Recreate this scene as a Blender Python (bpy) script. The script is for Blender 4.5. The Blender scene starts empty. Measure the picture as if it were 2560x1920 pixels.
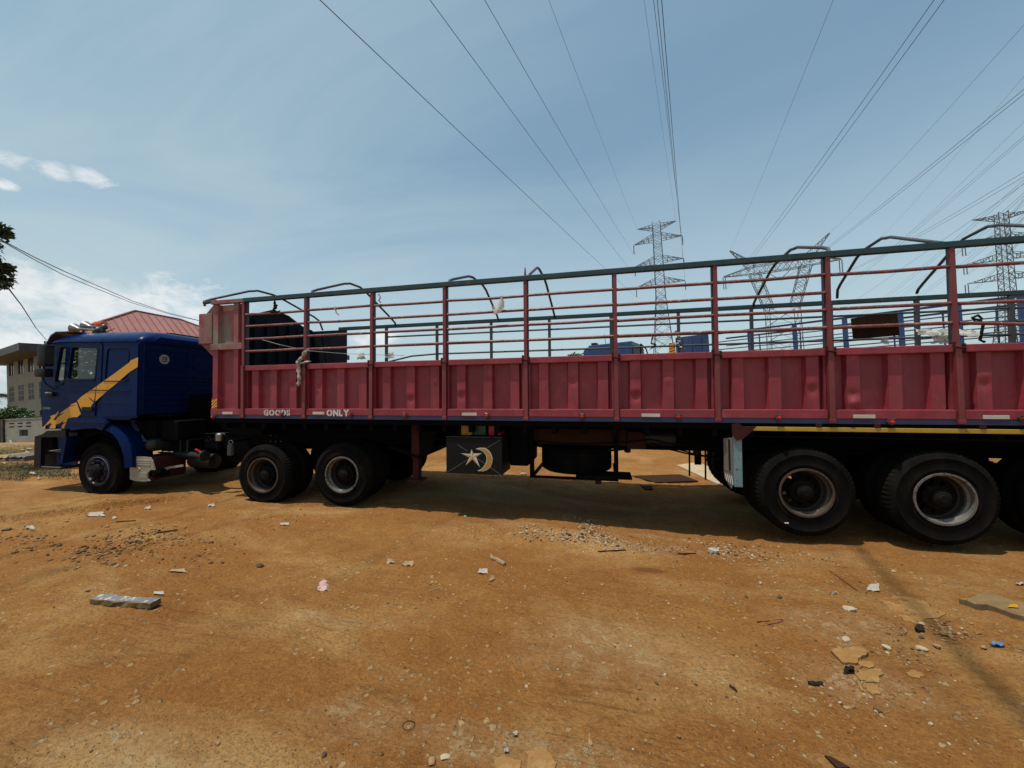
import bpy, bmesh, math, random
import numpy as np
from mathutils import Matrix, Vector
from mathutils.geometry import tessellate_polygon
random.seed(7); np.random.seed(7)
S = bpy.context.scene
COL = S.collection
PI = math.pi

# ------------------------------------------------------------------ frames
# world W: z is true up.  trailer frame F: the yard slopes by 2.5 degrees, the trailer stands on it.
FL = 961.0
def nrm(v): v = np.array(v, float); return v/np.linalg.norm(v)
_fx = nrm([4030, 55, -FL]); _up = nrm([-.0122, 1, .0218]); _up = nrm(_up-_fx*np.dot(_up, _fx))
_fy = np.cross(_up, _fx); _fy = _fy if _fy[2] > 0 else -_fy
RF = np.array([_fx, _fy, _up])
CAM_F = np.array([0, 0, 1.86])
_ut = RF@nrm([-math.sin(math.radians(3)), math.cos(math.radians(3)), math.tan(math.radians(1.3))])
_wx = nrm(np.array([1, 0, 0])-_ut*_ut[0])
MW = np.array([_wx, np.cross(_ut, _wx), _ut])              # F -> W
CAM_W = MW@CAM_F
PIV = np.array([-4.95, 6.7, 0.0])                           # tractor pivot (fifth wheel) in F
_a, _b = math.radians(4), math.radians(1)
_tx = np.array([math.cos(_a)*math.cos(_b), math.sin(_a)*math.cos(_b), -math.sin(_b)])
_tz = nrm(np.array([0, 0, 1])-_tx*_tx[2])
RT = np.array([_tx, np.cross(_tz, _tx), _tz])               # F -> T
def rayF(px, py): return RF@nrm([(px-1280)/FL, -(py-960)/FL, 1])
def F(px, py, y=5.45):                                      # point of a plane y = const of the trailer frame
    r = rayF(px, py); return CAM_F+r*((y-CAM_F[2]*0)/r[1])
def T(px, py, y=-1.25):
    c = RT@(CAM_F-PIV); r = RT@rayF(px, py); return c+r*((y-c[1])/r[1])
def TX(px, py, x=-3.41):
    c = RT@(CAM_F-PIV); r = RT@rayF(px, py); return c+r*((x-c[0])/r[0])
def W(px, py, d):                                           # world point at depth d in front of the photographer
    v = np.array([(px-1280)/FL, -(py-960)/FL, 1.0])*d
    return CAM_W+MW@(RF@v)
def f2w(p): return MW@np.array(p, float)
MF4 = Matrix([list(MW[0])+[0], list(MW[1])+[0], list(MW[2])+[0], [0, 0, 0, 1]])
_mt = MW@RT.T
_pw = MW@PIV
MT4 = Matrix([list(_mt[i])+[_pw[i]] for i in range(3)]+[[0, 0, 0, 1]])

# ------------------------------------------------------------------ camera
cd = bpy.data.cameras.new('camera'); cam = bpy.data.objects.new('camera', cd); COL.objects.link(cam)
cd.sensor_width = 36; cd.lens = FL/2560*36; cd.clip_start = .05; cd.clip_end = 5000
_r = MW@RF[:, 0]; _u = MW@RF[:, 1]; _f = MW@RF[:, 2]
cam.matrix_world = Matrix([[_r[i], _u[i], -_f[i], CAM_W[i]] for i in range(3)]+[[0, 0, 0, 1]])
S.camera = cam
S.render.resolution_x = 1024; S.render.resolution_y = 768

# ------------------------------------------------------------------ node helper
class N:
    def __init__(s, nt): s.t = nt; s.n = nt.nodes; s.l = nt.links
    def new(s, ty, ins=None, **kw):
        n = s.n.new(ty)
        for k, v in kw.items(): setattr(n, k, v)
        for k, v in (ins or {}).items(): s.put(n.inputs[k], v)
        return n
    def put(s, sock, v):
        if isinstance(v, bpy.types.NodeSocket): s.l.new(v, sock)
        elif isinstance(v, (tuple, list)) and len(v) == 3 and sock.type == 'RGBA': sock.default_value = (*v, 1)
        else: sock.default_value = v
    def noise(s, vec, scale, detail=4, rough=.55, dist=0):
        n = s.new('ShaderNodeTexNoise', {'Vector': vec, 'Scale': scale, 'Detail': detail, 'Roughness': rough, 'Distortion': dist}); return n.outputs['Fac']
    def vor(s, vec, scale, feature='F1', out='Distance', rnd=1):
        n = s.new('ShaderNodeTexVoronoi', {'Vector': vec, 'Scale': scale, 'Randomness': rnd}, feature=feature); return n.outputs[out]
    def mapr(s, v, a, b, c=0., d=1.):
        n = s.new('ShaderNodeMapRange', {'Value': v, 'From Min': a, 'From Max': b, 'To Min': c, 'To Max': d}); n.clamp = True; return n.outputs[0]
    def math(s, op, a, b=0., c=0.):
        n = s.new('ShaderNodeMath', operation=op); s.put(n.inputs[0], a); s.put(n.inputs[1], b); s.put(n.inputs[2], c); return n.outputs[0]
    def mix(s, f, a, b, mode='MIX'):
        n = s.new('ShaderNodeMix', data_type='RGBA', blend_type=mode)
        s.put(n.inputs['Factor'], f); s.put(n.inputs['A'], a); s.put(n.inputs['B'], b); return n.outputs['Result']
    def scale(s, vec, sc, loc=(0, 0, 0)):
        n = s.new('ShaderNodeMapping', {'Vector': vec}); n.inputs['Scale'].default_value = sc; n.inputs['Location'].default_value = loc; return n.outputs[0]
    def bump(s, h, strength=.3, dist=.01): return s.new('ShaderNodeBump', {'Height': h, 'Strength': strength, 'Distance': dist}).outputs[0]

# ------------------------------------------------------------------ light
SUN_F = nrm([-.195, -.15, 1.0])                              # towards the sun: near the zenith
SUN_W = MW@SUN_F
wd = bpy.data.worlds.new('World'); S.world = wd; wd.use_nodes = True
w = N(wd.node_tree); w.n.clear()
sky = w.new('ShaderNodeTexSky', sky_type='NISHITA', sun_disc=False)
sky.sun_elevation = math.asin(SUN_W[2]); sky.sun_rotation = math.atan2(SUN_W[0], SUN_W[1])
sky.air_density = 1.0; sky.dust_density = 2.4; sky.ozone_density = 1.6; sky.altitude = 50
tc = w.new('ShaderNodeTexCoord').outputs['Generated']
sep = w.new('ShaderNodeSeparateXYZ', {0: tc})
zc = w.math('MAXIMUM', sep.outputs[2], 0.0)
def wdir(px, py): return tuple(float(v) for v in nrm(MW@rayF(px, py)))
# high thin cloud, projected on a plane overhead
inv = w.math('DIVIDE', 1.0, w.math('ADD', zc, .12))
proj = w.new('ShaderNodeVectorMath', {0: tc}, operation='SCALE'); w.put(proj.inputs['Scale'], inv)
pv = w.scale(proj.outputs[0], (1, 1, 0))
c1 = w.noise(w.scale(pv, (.55, 1.1, 1), (3.1, 1.3, 0)), 1.1, 6, .62, .9)
c2 = w.noise(w.scale(pv, (.35, .35, 1), (7.0, 2.0, 0)), .9, 2, .5)
lf = w.mapr(sep.outputs[0], -.8, .15, 1.0, .28)
hi = w.math('MULTIPLY', w.mapr(w.math('ADD', w.math('MULTIPLY', c1, .65), w.math('MULTIPLY', c2, .35)), .36, .74), lf)
hi = w.math('MULTIPLY', hi, .95)
# low cumulus near the left horizon
def blob(px, py, rad, sx=1.):
    d = wdir(px, py)
    v = w.new('ShaderNodeVectorMath', {0: tc, 1: d}, operation='SUBTRACT').outputs[0]
    v = w.scale(v, (1, 1, 1.75))
    ln = w.new('ShaderNodeVectorMath', {0: v}, operation='LENGTH').outputs['Value']
    return w.mapr(ln, rad, rad*.25)
cn = w.noise(w.scale(tc, (1, 1, 1.6)), 17, 10, .66, .5)
bl = None
for px, py, rd in ((135, 428, .040), (222, 444, .042), (8, 385, .04), (10, 462, .025), (110, 745, .15), (230, 780, .16), (350, 770, .13), (450, 765, .13), (20, 690, .09), (0, 870, .2), (560, 800, .1), (950, 850, .1)):
    b = blob(px, py, rd); bl = b if bl is None else w.math('MAXIMUM', bl, b)
cum = w.math('MULTIPLY', w.mapr(w.math('ADD', w.math('MULTIPLY', bl, .34), cn), .66, .92), w.mapr(bl, .02, .2))
skyc = w.new('ShaderNodeVectorMath', {0: sky.outputs[0]}, operation='MULTIPLY'); skyc.inputs[1].default_value = (1.16, 1.48, 1.36)
skyd = w.mix(.12, skyc.outputs[0], (4.0, 5.0, 5.4))
mixh = w.mix(hi, skyd, (4.8, 6.2, 6.5))
hz = w.mapr(sep.outputs[2], .0, .52, .62, 0)
mixz = w.mix(hz, mixh, (6.2, 7.1, 7.6))
mixc = w.mix(w.math('MULTIPLY', cum, .85), mixz, (8.6, 8.8, 8.9))
bg = w.new('ShaderNodeBackground', {'Color': mixc, 'Strength': .1})
w.l.new(bg.outputs[0], w.new('ShaderNodeOutputWorld').inputs[0])
sd = bpy.data.lights.new('sun', 'SUN'); sd.energy = 4.9; sd.angle = math.radians(.5); sd.color = (1, .95, .87)
so = bpy.data.objects.new('sun', sd); COL.objects.link(so)
so.rotation_mode = 'QUATERNION'; so.rotation_quaternion = Vector(SUN_W).to_track_quat('Z', 'Y'); so.location = (0, 0, 60)
S.view_settings.view_transform = 'Standard'; S.view_settings.look = 'None'
S.view_settings.exposure = 0; S.view_settings.gamma = 1; S.view_settings.use_curve_mapping = False
S.cycles.max_bounces = 6; S.cycles.diffuse_bounces = 3; S.cycles.glossy_bounces = 3; S.cycles.transparent_max_bounces = 12

# ------------------------------------------------------------------ materials
MATS = {}
def mat(name, fn):
    m = bpy.data.materials.new(name); m.use_nodes = True; n = N(m.node_tree); n.n.clear()
    p = n.new('ShaderNodeBsdfPrincipled'); o = n.new('ShaderNodeOutputMaterial'); n.l.new(p.outputs[0], o.inputs[0])
    co = n.new('ShaderNodeTexCoord').outputs['Object']
    fn(n, p, co); MATS[name] = m; return m
def paint(name, col, rough=.5, chips=.0, chipcol=(.10, .045, .03), dust=.25, dustcol=(.30, .19, .12), scratch=0., fade=.12, metallic=0., sc=1., spec=.5, patch=None, runs=None):
    def fn(n, p, co):
        v = n.noise(co, 1.7*sc, 5, .6); v2 = n.noise(co, 14*sc, 5, .65)
        c = n.mix(n.mapr(v, .35, .7), col, tuple(min(1, x*(1-fade*2.0)) for x in col))
        c = n.mix(n.mapr(v2, .45, .75, 0, fade*1.6), c, tuple(min(1, x*1.3+.003) for x in col))
        if patch:
            pc, lo, hi_, psc = patch
            c = n.mix(n.mapr(n.noise(n.scale(co, (1, 1, .6)), psc, 6, .65), lo, hi_), c, pc)
        if runs:
            rc, amt = runs; rn = n.noise(n.scale(co, (9, 9, .55)), 1.6, 6, .7); c = n.mix(n.mapr(rn, .50, .70, 0, amt), c, rc)
            bl_ = n.noise(n.scale(co, (1, 1, .8)), 2.4, 7, .7, .5); c = n.mix(n.mapr(bl_, .54, .66, 0, amt*.8), c, tuple(min(1, x*1.5+.03) for x in col))
            sc2 = n.noise(n.scale(co, (1.5, 1.5, 9)), 3.1, 4, .7); c = n.mix(n.mapr(sc2, .66, .69, 0, .7), c, rc)
        if dust: c = n.mix(n.mapr(n.noise(n.scale(co, (1, 1, .45)), 4*sc, 6, .65), .42, .8, 0, dust), c, dustcol)
        r = n.mapr(v2, .3, .7, rough-.08, min(1, rough+.15))
        if chips:
            k = n.mapr(n.noise(n.scale(co, (.8, .8, 1)), 16*sc, 8, .68, .4), .72-chips*.22, .74-chips*.22)
            c = n.mix(k, c, chipcol); r = n.math('ADD', r, n.math('MULTIPLY', k, .3))
        if scratch:
            k2 = n.mapr(n.noise(n.scale(co, (3, 3, 60)), 2.2, 3, .6), .66, .70, 0, scratch); c = n.mix(k2, c, dustcol)
        n.put(p.inputs['Base Color'], c); n.put(p.inputs['Roughness'], r); p.inputs['Metallic'].default_value = metallic
        p.inputs['Specular IOR Level'].default_value = spec
        n.put(p.inputs['Normal'], n.bump(n.math('ADD', v2, n.math('MULTIPLY', v, 2.)), .18, .006))
    return mat(name, fn)
RED = paint('red_paint', (.245, .019, .033), .5, .3, (.07, .03, .025), dust=.22, dustcol=(.24, .12, .10), runs=((.12, .018, .022), .5), fade=.16)
RED2 = paint('red_post_paint', (.175, .020, .026), .5, .5, dust=.25, dustcol=(.25, .12, .08))
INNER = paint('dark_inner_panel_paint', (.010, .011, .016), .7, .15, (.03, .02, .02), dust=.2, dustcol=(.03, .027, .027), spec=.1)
REDW = paint('weathered_red_paint', (.24, .032, .038), .6, .4, (.09, .04, .03), dust=.6, dustcol=(.27, .20, .16), patch=((.19, .145, .115), .44, .62, 2.6))
PIPE = paint('worn_pipe_paint', (.145, .034, .033), .45, .55, (.28, .24, .21), dust=.5, dustcol=(.24, .18, .15), sc=1.6)
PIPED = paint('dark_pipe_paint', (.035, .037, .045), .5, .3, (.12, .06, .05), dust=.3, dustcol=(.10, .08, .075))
GREEN = paint('dark_green_rail_paint', (.008, .032, .035), .42, .38, (.13, .04, .04), dust=.2, dustcol=(.07, .09, .09))
NAVY = paint('navy_sill_paint', (.012, .020, .07), .5, .2, dust=.2, dustcol=(.06, .05, .07))
BLUE = paint('cab_blue_paint', (.0018, .0125, .068), .26, .03, (.02, .02, .03), dust=.03, dustcol=(.03, .03, .035), fade=.1, spec=.07)
BLUE2 = paint('far_blue_paint', (.010, .045, .15), .4, .15, dust=.15)
YEL = paint('yellow_stripe_vinyl', (.66, .30, .008), .45, .03, (.02, .02, .05), dust=.1, fade=.1)
DKLINE = paint('dark_outline_vinyl', (.03, .008, .012), .5, 0, dust=0)
YBAR = paint('yellow_bar_paint', (.42, .25, .015), .5, .35, (.12, .04, .02), dust=.3)
BLACK = paint('black_frame_paint', (.004, .004, .0045), .7, .1, (.012, .008, .006), dust=.15, dustcol=(.014, .010, .008), spec=.04)
BLKPL = paint('black_plastic', (.008, .008, .009), .45, 0, dust=.12, dustcol=(.022, .019, .017), spec=.18)
GREYPL = paint('grey_bumper_plastic', (.075, .07, .065), .55, .05, dust=.4, dustcol=(.16, .13, .10))
RUB = paint('tyre_rubber', (.0055, .0052, .005), .85, 0, dust=.5, dustcol=(.024, .017, .012), sc=1.5, spec=.04)
RIM = paint('silver_rusty_rim', (.17, .16, .145), .42, .7, (.05, .025, .016), dust=.6, dustcol=(.07, .042, .03), sc=2., metallic=.35)
RIMR = paint('brown_rusty_rim', (.075, .054, .04), .5, .6, (.045, .022, .014), dust=.7, dustcol=(.07, .04, .025), sc=2., metallic=.2, spec=.3)
RIMD = paint('rusty_dark_rim_barrel', (.05, .04, .034), .5, .5, (.03, .015, .01), dust=.6, dustcol=(.035, .022, .015), sc=2., metallic=.1, spec=.15)
HUBM = paint('dark_hub_metal', (.008, .007, .006), .7, .3, (.016, .010, .008), dust=.4, dustcol=(.022, .015, .011), spec=.08)
HUBB = paint('blue_hub_paint', (.010, .013, .042), .5, .4, (.05, .03, .022), dust=.5, dustcol=(.045, .04, .036), spec=.2)
CHR = paint('dull_chrome', (.25, .25, .24), .32, .1, dust=.3, dustcol=(.22, .20, .17), metallic=.85)
ALU = paint('stained_aluminium_shield', (.36, .32, .25), .5, .15, (.12, .08, .05), dust=.35, dustcol=(.22, .17, .12), metallic=.3)
TANKM = paint('dark_air_tank_paint', (.016, .017, .017), .4, .15, dust=.4, dustcol=(.03, .025, .02), spec=.3)
VISOR = paint('purple_visor_plastic', (.045, .018, .05), .25, 0, dust=.12)
ORNG = paint('orange_beacon_lens', (.75, .09, .01), .2, 0, dust=.1)
REDL = paint('red_lens', (.45, .008, .012), .15, 0, dust=.1)
CHROMB = paint('lamp_housing', (.06, .045, .045), .3, .2, dust=.2)
WHT = paint('off_white_reflector', (.52, .48, .42), .5, .25, (.30, .10, .09), dust=.35, dustcol=(.35, .28, .22), sc=2)
STEN = paint('white_stencil_paint', (.60, .57, .54), .6, .30, (.33, .07, .08), dust=.2, sc=1.4)
STICK = paint('grey_sticker', (.30, .31, .30), .5, 0, dust=.1)
CHEVR = paint('chevron_red', (.30, .02, .015), .4, .1); CHEVY = paint('chevron_yellow', (.72, .33, .02), .4, .05)
TBOX = paint('toolbox_black_paint', (.009, .009, .009), .5, .1, (.03, .03, .03), dust=.4, dustcol=(.016, .014, .013), scratch=.10, spec=.12)
GOLD = paint('gold_emblem_paint', (.42, .22, .02), .45, .2, (.25, .07, .01), dust=.2)
EMW = paint('white_emblem_line', (.55, .55, .50), .5, .1)
SCR = paint('grey_scratch_line', (.075, .072, .068), .6, 0)
WOODD = paint('dark_timber', (.034, .015, .008), .85, .2, (.02, .012, .008), dust=.3, dustcol=(.05, .03, .018), sc=2, spec=.08)
LBLUE = paint('pale_blue_steel_paint', (.15, .25, .27), .5, .5, (.08, .035, .025), dust=.3, dustcol=(.16, .15, .13), sc=1.5)
FLAPM = paint('dirty_flap', (.13, .11, .09), .7, .3, dust=.5, dustcol=(.17, .12, .08))
RUST = paint('rusty_steel', (.05, .013, .011), .7, .4, (.018, .01, .008), dust=.2, dustcol=(.04, .022, .016), spec=.1)
YCAN = paint('yellow_jerrycan_plastic', (.42, .20, .01), .4, 0, dust=.3); RCAN = paint('red_jerrycan_plastic', (.35, .01, .02), .4, 0, dust=.2)
GCAN = paint('green_jerrycan_plastic', (.02, .07, .03), .4, 0, dust=.2)
RAG = paint('pale_rag_cloth', (.42, .36, .32), .9, 0, dust=.4); DRAG = paint('dark_rag_cloth', (.02, .016, .013), .9, 0, dust=.3, dustcol=(.08, .045, .02), spec=.05)
SEAT = paint('dark_seat_cloth', (.03, .03, .035), .9, 0)
BEIGE = paint('beige_render', (.225, .21, .175), .85, .05, (.2, .17, .13), dust=.3, dustcol=(.22, .19, .15), sc=.4)
SOFFIT = paint('dark_fascia', (.045, .045, .05), .7, 0, dust=.2)
WFRAME = paint('brown_window_frame', (.045, .03, .025), .6, 0); WGL = paint('dark_window_glass', (.03, .032, .036), .12, 0, dust=.1)
GRILL = paint('pale_burglar_bars', (.30, .30, .30), .5, 0)
ROOFR = paint('rose_red_roof_sheet', (.235, .092, .085), .7, 0, dust=.25, dustcol=(.24, .12, .11), sc=.3, spec=.2)
BLOCK = paint('dirty_white_wall_render', (.26, .25, .215), .9, .15, (.12, .11, .09), dust=.45, dustcol=(.14, .12, .09), sc=.7)
VENTM = paint('dark_vent_recess', (.03, .028, .025), .9, 0)
CORR = paint('weathered_corrugated_sheet', (.26, .22, .17), .7, .1, (.20, .08, .03), dust=.5, dustcol=(.16, .11, .08), sc=.5)
CONC = paint('grey_tile_top', (.13, .135, .15), .5, .75, (.42, .36, .22), dust=.2, sc=1.6, spec=.2)
CONC2 = paint('mossy_concrete', (.15, .095, .045), .95, .5, (.035, .03, .02), dust=.5, dustcol=(.26, .19, .10), sc=2.4, spec=.1)
ROCKP = paint('pale_sandstone', (.25, .155, .080), .95, .3, (.14, .085, .045), dust=.7, dustcol=(.19, .10, .045), sc=4, spec=.1)
ROCKW = paint('whitish_rubble', (.33, .265, .18), .9, .1, (.25, .18, .11), dust=.4, dustcol=(.25, .15, .08), sc=3, spec=.1)
ROCKD = paint('dark_stone', (.065, .042, .024), .95, .1, dust=.5, dustcol=(.15, .085, .04), sc=3, spec=.05)
ROCKB = paint('brown_earth_clod', (.185, .095, .038), .95, .1, (.12, .06, .025), dust=.3, dustcol=(.2, .11, .05), sc=3, spec=.1)
PAPER = paint('white_litter', (.30, .27, .225), .8, .15, (.25, .17, .11), dust=.5, dustcol=(.33, .22, .14), sc=5, spec=.2)
PINKP = paint('pinkish_litter', (.42, .25, .22), .6, .5, (.55, .52, .5), dust=.2, sc=9)
DRYW = paint('dry_wood', (.25, .165, .085), .85, .2, (.16, .09, .05), dust=.3, sc=4)
PLYW = paint('pale_plywood', (.38, .28, .17), .8, .1, (.35, .22, .12), dust=.3, sc=1)
MATM = paint('dark_folded_mat', (.10, .08, .07), .85, .1, dust=.3)
SBLUE = paint('blue_sachet_film', (.05, .15, .33), .2, .6, (.45, .45, .62), dust=.15, sc=9)
STEEL = paint('galvanised_lattice_steel', (.085, .09, .10), .6, 0, dust=.2, dustcol=(.12, .11, .11), sc=.2)
WIREM = paint('dark_conductor', (.025, .027, .03), .6, 0, dust=0); INSUL = paint('insulator_glass', (.05, .055, .06), .3, 0, dust=0)
TRUNK = paint('bark', (.09, .06, .04), .9, .1, sc=2)
def leafm(name, a, b):
    def fn(n, p, co):
        n.put(p.inputs['Base Color'], n.mix(n.mapr(n.noise(co, 2.3, 3), .35, .65), a, b)); p.inputs['Roughness'].default_value = .5
        p.inputs['Subsurface Weight'].default_value = 0
    return mat(name, fn)
LEAF = leafm('leaf_green', (.025, .055, .014), (.055, .10, .025)); LEAFD = leafm('dark_leaf', (.02, .038, .012), (.04, .06, .02))
GRASSM = leafm('grass_blades', (.085, .085, .028), (.16, .125, .055))
SLABM = paint('dusty_hardcore_slab', (.22, .122, .044), .95, .5, (.13, .07, .03), dust=.9, dustcol=(.24, .11, .032), sc=7, spec=.03, patch=((.25, .155, .07), .48, .60, 12), fade=.25)
def _glass(n, p, co):
    p.inputs['Base Color'].default_value = (.78, .84, .82, 1); p.inputs['Roughness'].default_value = .04
    n.n.clear(); o = n.new('ShaderNodeOutputMaterial'); t = n.new('ShaderNodeBsdfTransparent', {'Color': (.84, .88, .87)})
    g = n.new('ShaderNodeBsdfGlossy', {'Roughness': .05, 'Color': (.9, .9, .9)})
    fr = n.new('ShaderNodeFresnel', {'IOR': 1.5}).outputs[0]
    m = n.new('ShaderNodeMixShader'); bf = n.new('ShaderNodeNewGeometry').outputs['Backfacing']; n.l.new(n.math('MULTIPLY', n.math('ADD', fr, .02), n.math('SUBTRACT', 1.0, bf)), m.inputs[0]); n.l.new(t.outputs[0], m.inputs[1]); n.l.new(g.outputs[0], m.inputs[2]); n.l.new(m.outputs[0], o.inputs[0])
GLASS = mat('window_glass', _glass)
def _plast(n, p, co):
    n.n.clear(); o = n.new('ShaderNodeOutputMaterial'); t = n.new('ShaderNodeBsdfTransparent', {'Color': (.9, .9, .9)})
    d = n.new('ShaderNodeBsdfTranslucent', {'Color': (.75, .74, .72)}); d2 = n.new('ShaderNodeBsdfDiffuse', {'Color': (.68, .66, .62)})
    a = n.new('ShaderNodeMixShader', {0: .45}); n.l.new(d.outputs[0], a.inputs[1]); n.l.new(d2.outputs[0], a.inputs[2])
    m = n.new('ShaderNodeMixShader', {0: .72}); n.l.new(t.outputs[0], m.inputs[1]); n.l.new(a.outputs[0], m.inputs[2]); n.l.new(m.outputs[0], o.inputs[0])
PLAST = mat('thin_white_plastic', _plast)

# ------------------------------------------------------------------ geometry helpers
def tag(o, label=None, cat=None, group=None, kind=None):
    for k, v in (('label', label), ('category', cat), ('group', group), ('kind', kind)):
        if v: o[k] = v
    if cat and not kind: o['kind'] = 'thing'
    return o
def thing(name, label, cat, org=(0, 0, 0), frame=None, group=None):
    o = bpy.data.objects.new(name, None); COL.objects.link(o); o.empty_display_size = .3
    m = frame if frame else Matrix.Identity(4)
    o.matrix_world = m@Matrix.Translation(Vector([float(v) for v in org])); o['org'] = [float(v) for v in org]
    o.rotation_mode = 'XYZ'
    return tag(o, label, cat, group)
def org_of(p):
    while p is not None:
        if 'org' in p: return np.array(list(p['org']))
        p = p.parent
    return np.zeros(3)
class MB:
    def __init__(s): s.v = []; s.f = []; s.m = []
    def add(s, vs, fs, mi=0):
        b = len(s.v); s.v += [tuple(float(c) for c in v) for v in vs]; s.f += [tuple(i+b for i in f) for f in fs]; s.m += [mi]*len(fs); return s
    def box(s, a, b, mi=0):
        x0, y0, z0 = a; x1, y1, z1 = b
        vs = [(x0, y0, z0), (x1, y0, z0), (x1, y1, z0), (x0, y1, z0), (x0, y0, z1), (x1, y0, z1), (x1, y1, z1), (x0, y1, z1)]
        return s.add(vs, [(0, 3, 2, 1), (4, 5, 6, 7), (0, 1, 5, 4), (1, 2, 6, 5), (2, 3, 7, 6), (3, 0, 4, 7)], mi)
    def cbox(s, a, b, c=.01, mi=0):                         # box with chamfered edges
        a = np.minimum(a, b).astype(float) if False else np.array(a, float); b = np.array(b, float)
        bm = bmesh.new(); bmesh.ops.create_cube(bm, size=1)
        for v in bm.verts: v.co = Vector([(a[i]+b[i])/2+v.co[i]*(b[i]-a[i]) for i in range(3)])
        bmesh.ops.bevel(bm, geom=bm.edges[:], offset=c, segments=2, profile=.6, affect='EDGES')
        vs = [tuple(v.co) for v in bm.verts]; fs = [tuple(v.index for v in f.verts) for f in bm.faces]; bm.free()
        return s.add(vs, fs, mi)
    def obox(s, c, ax, ay, az, mi=0):                       # oriented box: centre + half axes
        c, ax, ay, az = [np.array(q, float) for q in (c, ax, ay, az)]
        vs = [c+i*ax+j*ay+k*az for k in (-1, 1) for j in (-1, 1) for i in (-1, 1)]
        return s.add(vs, [(0, 2, 3, 1), (4, 5, 7, 6), (0, 1, 5, 4), (1, 3, 7, 5), (3, 2, 6, 7), (2, 0, 4, 6)], mi)
    def bar(s, p, q, w=.01, mi=0, up=(0, 0, 1), w2=None):
        p = np.array(p, float); q = np.array(q, float); d = q-p; L = np.linalg.norm(d)
        if L < 1e-6: return s
        d /= L; u = np.array(up, float)
        if abs(np.dot(u, d)) > .95: u = np.array([1., 0, 0])
        a = nrm(np.cross(d, u)); b = np.cross(d, a)
        return s.obox((p+q)/2, d*L/2, a*w/2, b*(w2 or w)/2, mi)
    def tube(s, pts, r, n=8, mi=0, caps=True):
        pts = [np.array(p, float) for p in pts]; m = len(pts); rs = r if hasattr(r, '__len__') else [r]*m
        vs = []; a = None
        for i in range(m):
            t = nrm((pts[min(i+1, m-1)]-pts[max(i-1, 0)])+1e-9)
            if a is None:
                u = np.array([0, 0, 1.]) if abs(t[2]) < .9 else np.array([1., 0, 0]); a = nrm(np.cross(t, u))
            a = nrm(a-t*np.dot(a, t)); b = np.cross(t, a)
            for k in range(n):
                g = 2*PI*k/n; vs.append(pts[i]+rs[i]*(math.cos(g)*a+math.sin(g)*b))
        fs = [(i*n+k, i*n+(k+1) % n, (i+1)*n+(k+1) % n, (i+1)*n+k) for i in range(m-1) for k in range(n)]
        if caps: fs += [tuple(range(n))[::-1], tuple((m-1)*n+k for k in range(n))]
        return s.add(vs, fs, mi)
    def lathe(s, prof, c, axis, n=32, mi=0, mod=None):      # prof: (radius, offset along axis)
        c = np.array(c, float); d = nrm(axis); u = np.array([0, 0, 1.]) if abs(d[2]) < .9 else np.array([1., 0, 0])
        a = nrm(np.cross(d, u)); b = np.cross(a, d); vs = []
        for j, (r, h) in enumerate(prof):
            for k in range(n):
                rr = r if mod is None else mod(j, k, r); g = 2*PI*k/n
                vs.append(c+d*h+rr*(math.cos(g)*a+math.sin(g)*b))
        m = len(prof)
        fs = [(i*n+k, i*n+(k+1) % n, (i+1)*n+(k+1) % n, (i+1)*n+k) for i in range(m-1) for k in range(n)]
        return s.add(vs, fs, mi)
    def plate(s, outer, holes=(), o=(0, 0, 0), ax=(1, 0, 0), ay=(0, 0, 1), th=.01, nrmdir=None, mi=0):
        """flat plate: 2D outlines in the plane (o, ax, ay), thickness th along nrmdir"""
        o, ax, ay = [np.array(q, float) for q in (o, ax, ay)]; nd = np.array(nrmdir, float) if nrmdir is not None else np.cross(ax, ay)
        loops = [outer]+list(holes); tri = tessellate_polygon([[Vector((p[0], p[1], 0)) for p in lp] for lp in loops])
        flat = [p for lp in loops for p in lp]; k = len(flat)
        vs = [o+ax*p[0]+ay*p[1] for p in flat]+[o+ax*p[0]+ay*p[1]+nd*th for p in flat]
        fs = [tuple(t) for t in tri]+[tuple(i+k for i in t[::-1]) for t in tri]
        b = 0
        for lp in loops:
            q = len(lp); fs += [(b+i, b+(i+1) % q, b+(i+1) % q+k, b+i+k) for i in range(q)]; b += q
        return s.add(vs, fs, mi)
    def ball(s, c, r, mi=0, n=10, m=7):
        c = np.array(c, float); r = np.array(r if hasattr(r, '__len__') else (r, r, r), float)
        prof = [(max(1e-4, math.sin(PI*i/m)), -math.cos(PI*i/m)) for i in range(m+1)]
        vs = [c+r*np.array([p[0]*math.cos(2*PI*k/n), p[0]*math.sin(2*PI*k/n), p[1]]) for p in prof for k in range(n)]
        fs = [(i*n+k, i*n+(k+1) % n, (i+1)*n+(k+1) % n, (i+1)*n+k) for i in range(m) for k in range(n)]
        return s.add(vs, fs, mi)
    def build(s, name, mats, parent=None, smooth=False, org=None):
        mats = mats if isinstance(mats, (list, tuple)) else [mats]
        o3 = org_of(parent) if parent is not None else np.array(org if org is not None else (0, 0, 0), float)
        me = bpy.data.meshes.new(name); me.from_pydata([tuple(np.array(v)-o3) for v in s.v], [], s.f)
        for m in mats: me.materials.append(m)
        if len(mats) > 1: me.polygons.foreach_set('material_index', s.m)
        bm = bmesh.new(); bm.from_mesh(me); bmesh.ops.recalc_face_normals(bm, faces=bm.faces[:]); bm.to_mesh(me); bm.free()
        if smooth:
            me.polygons.foreach_set('use_smooth', [True]*len(me.polygons)); me.set_sharp_from_angle(angle=math.radians(38))
        ob = bpy.data.objects.new(name, me); COL.objects.link(ob)
        if parent is not None: ob.parent = parent
        elif org is not None: ob.location = [float(v) for v in org]
        return ob
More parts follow.
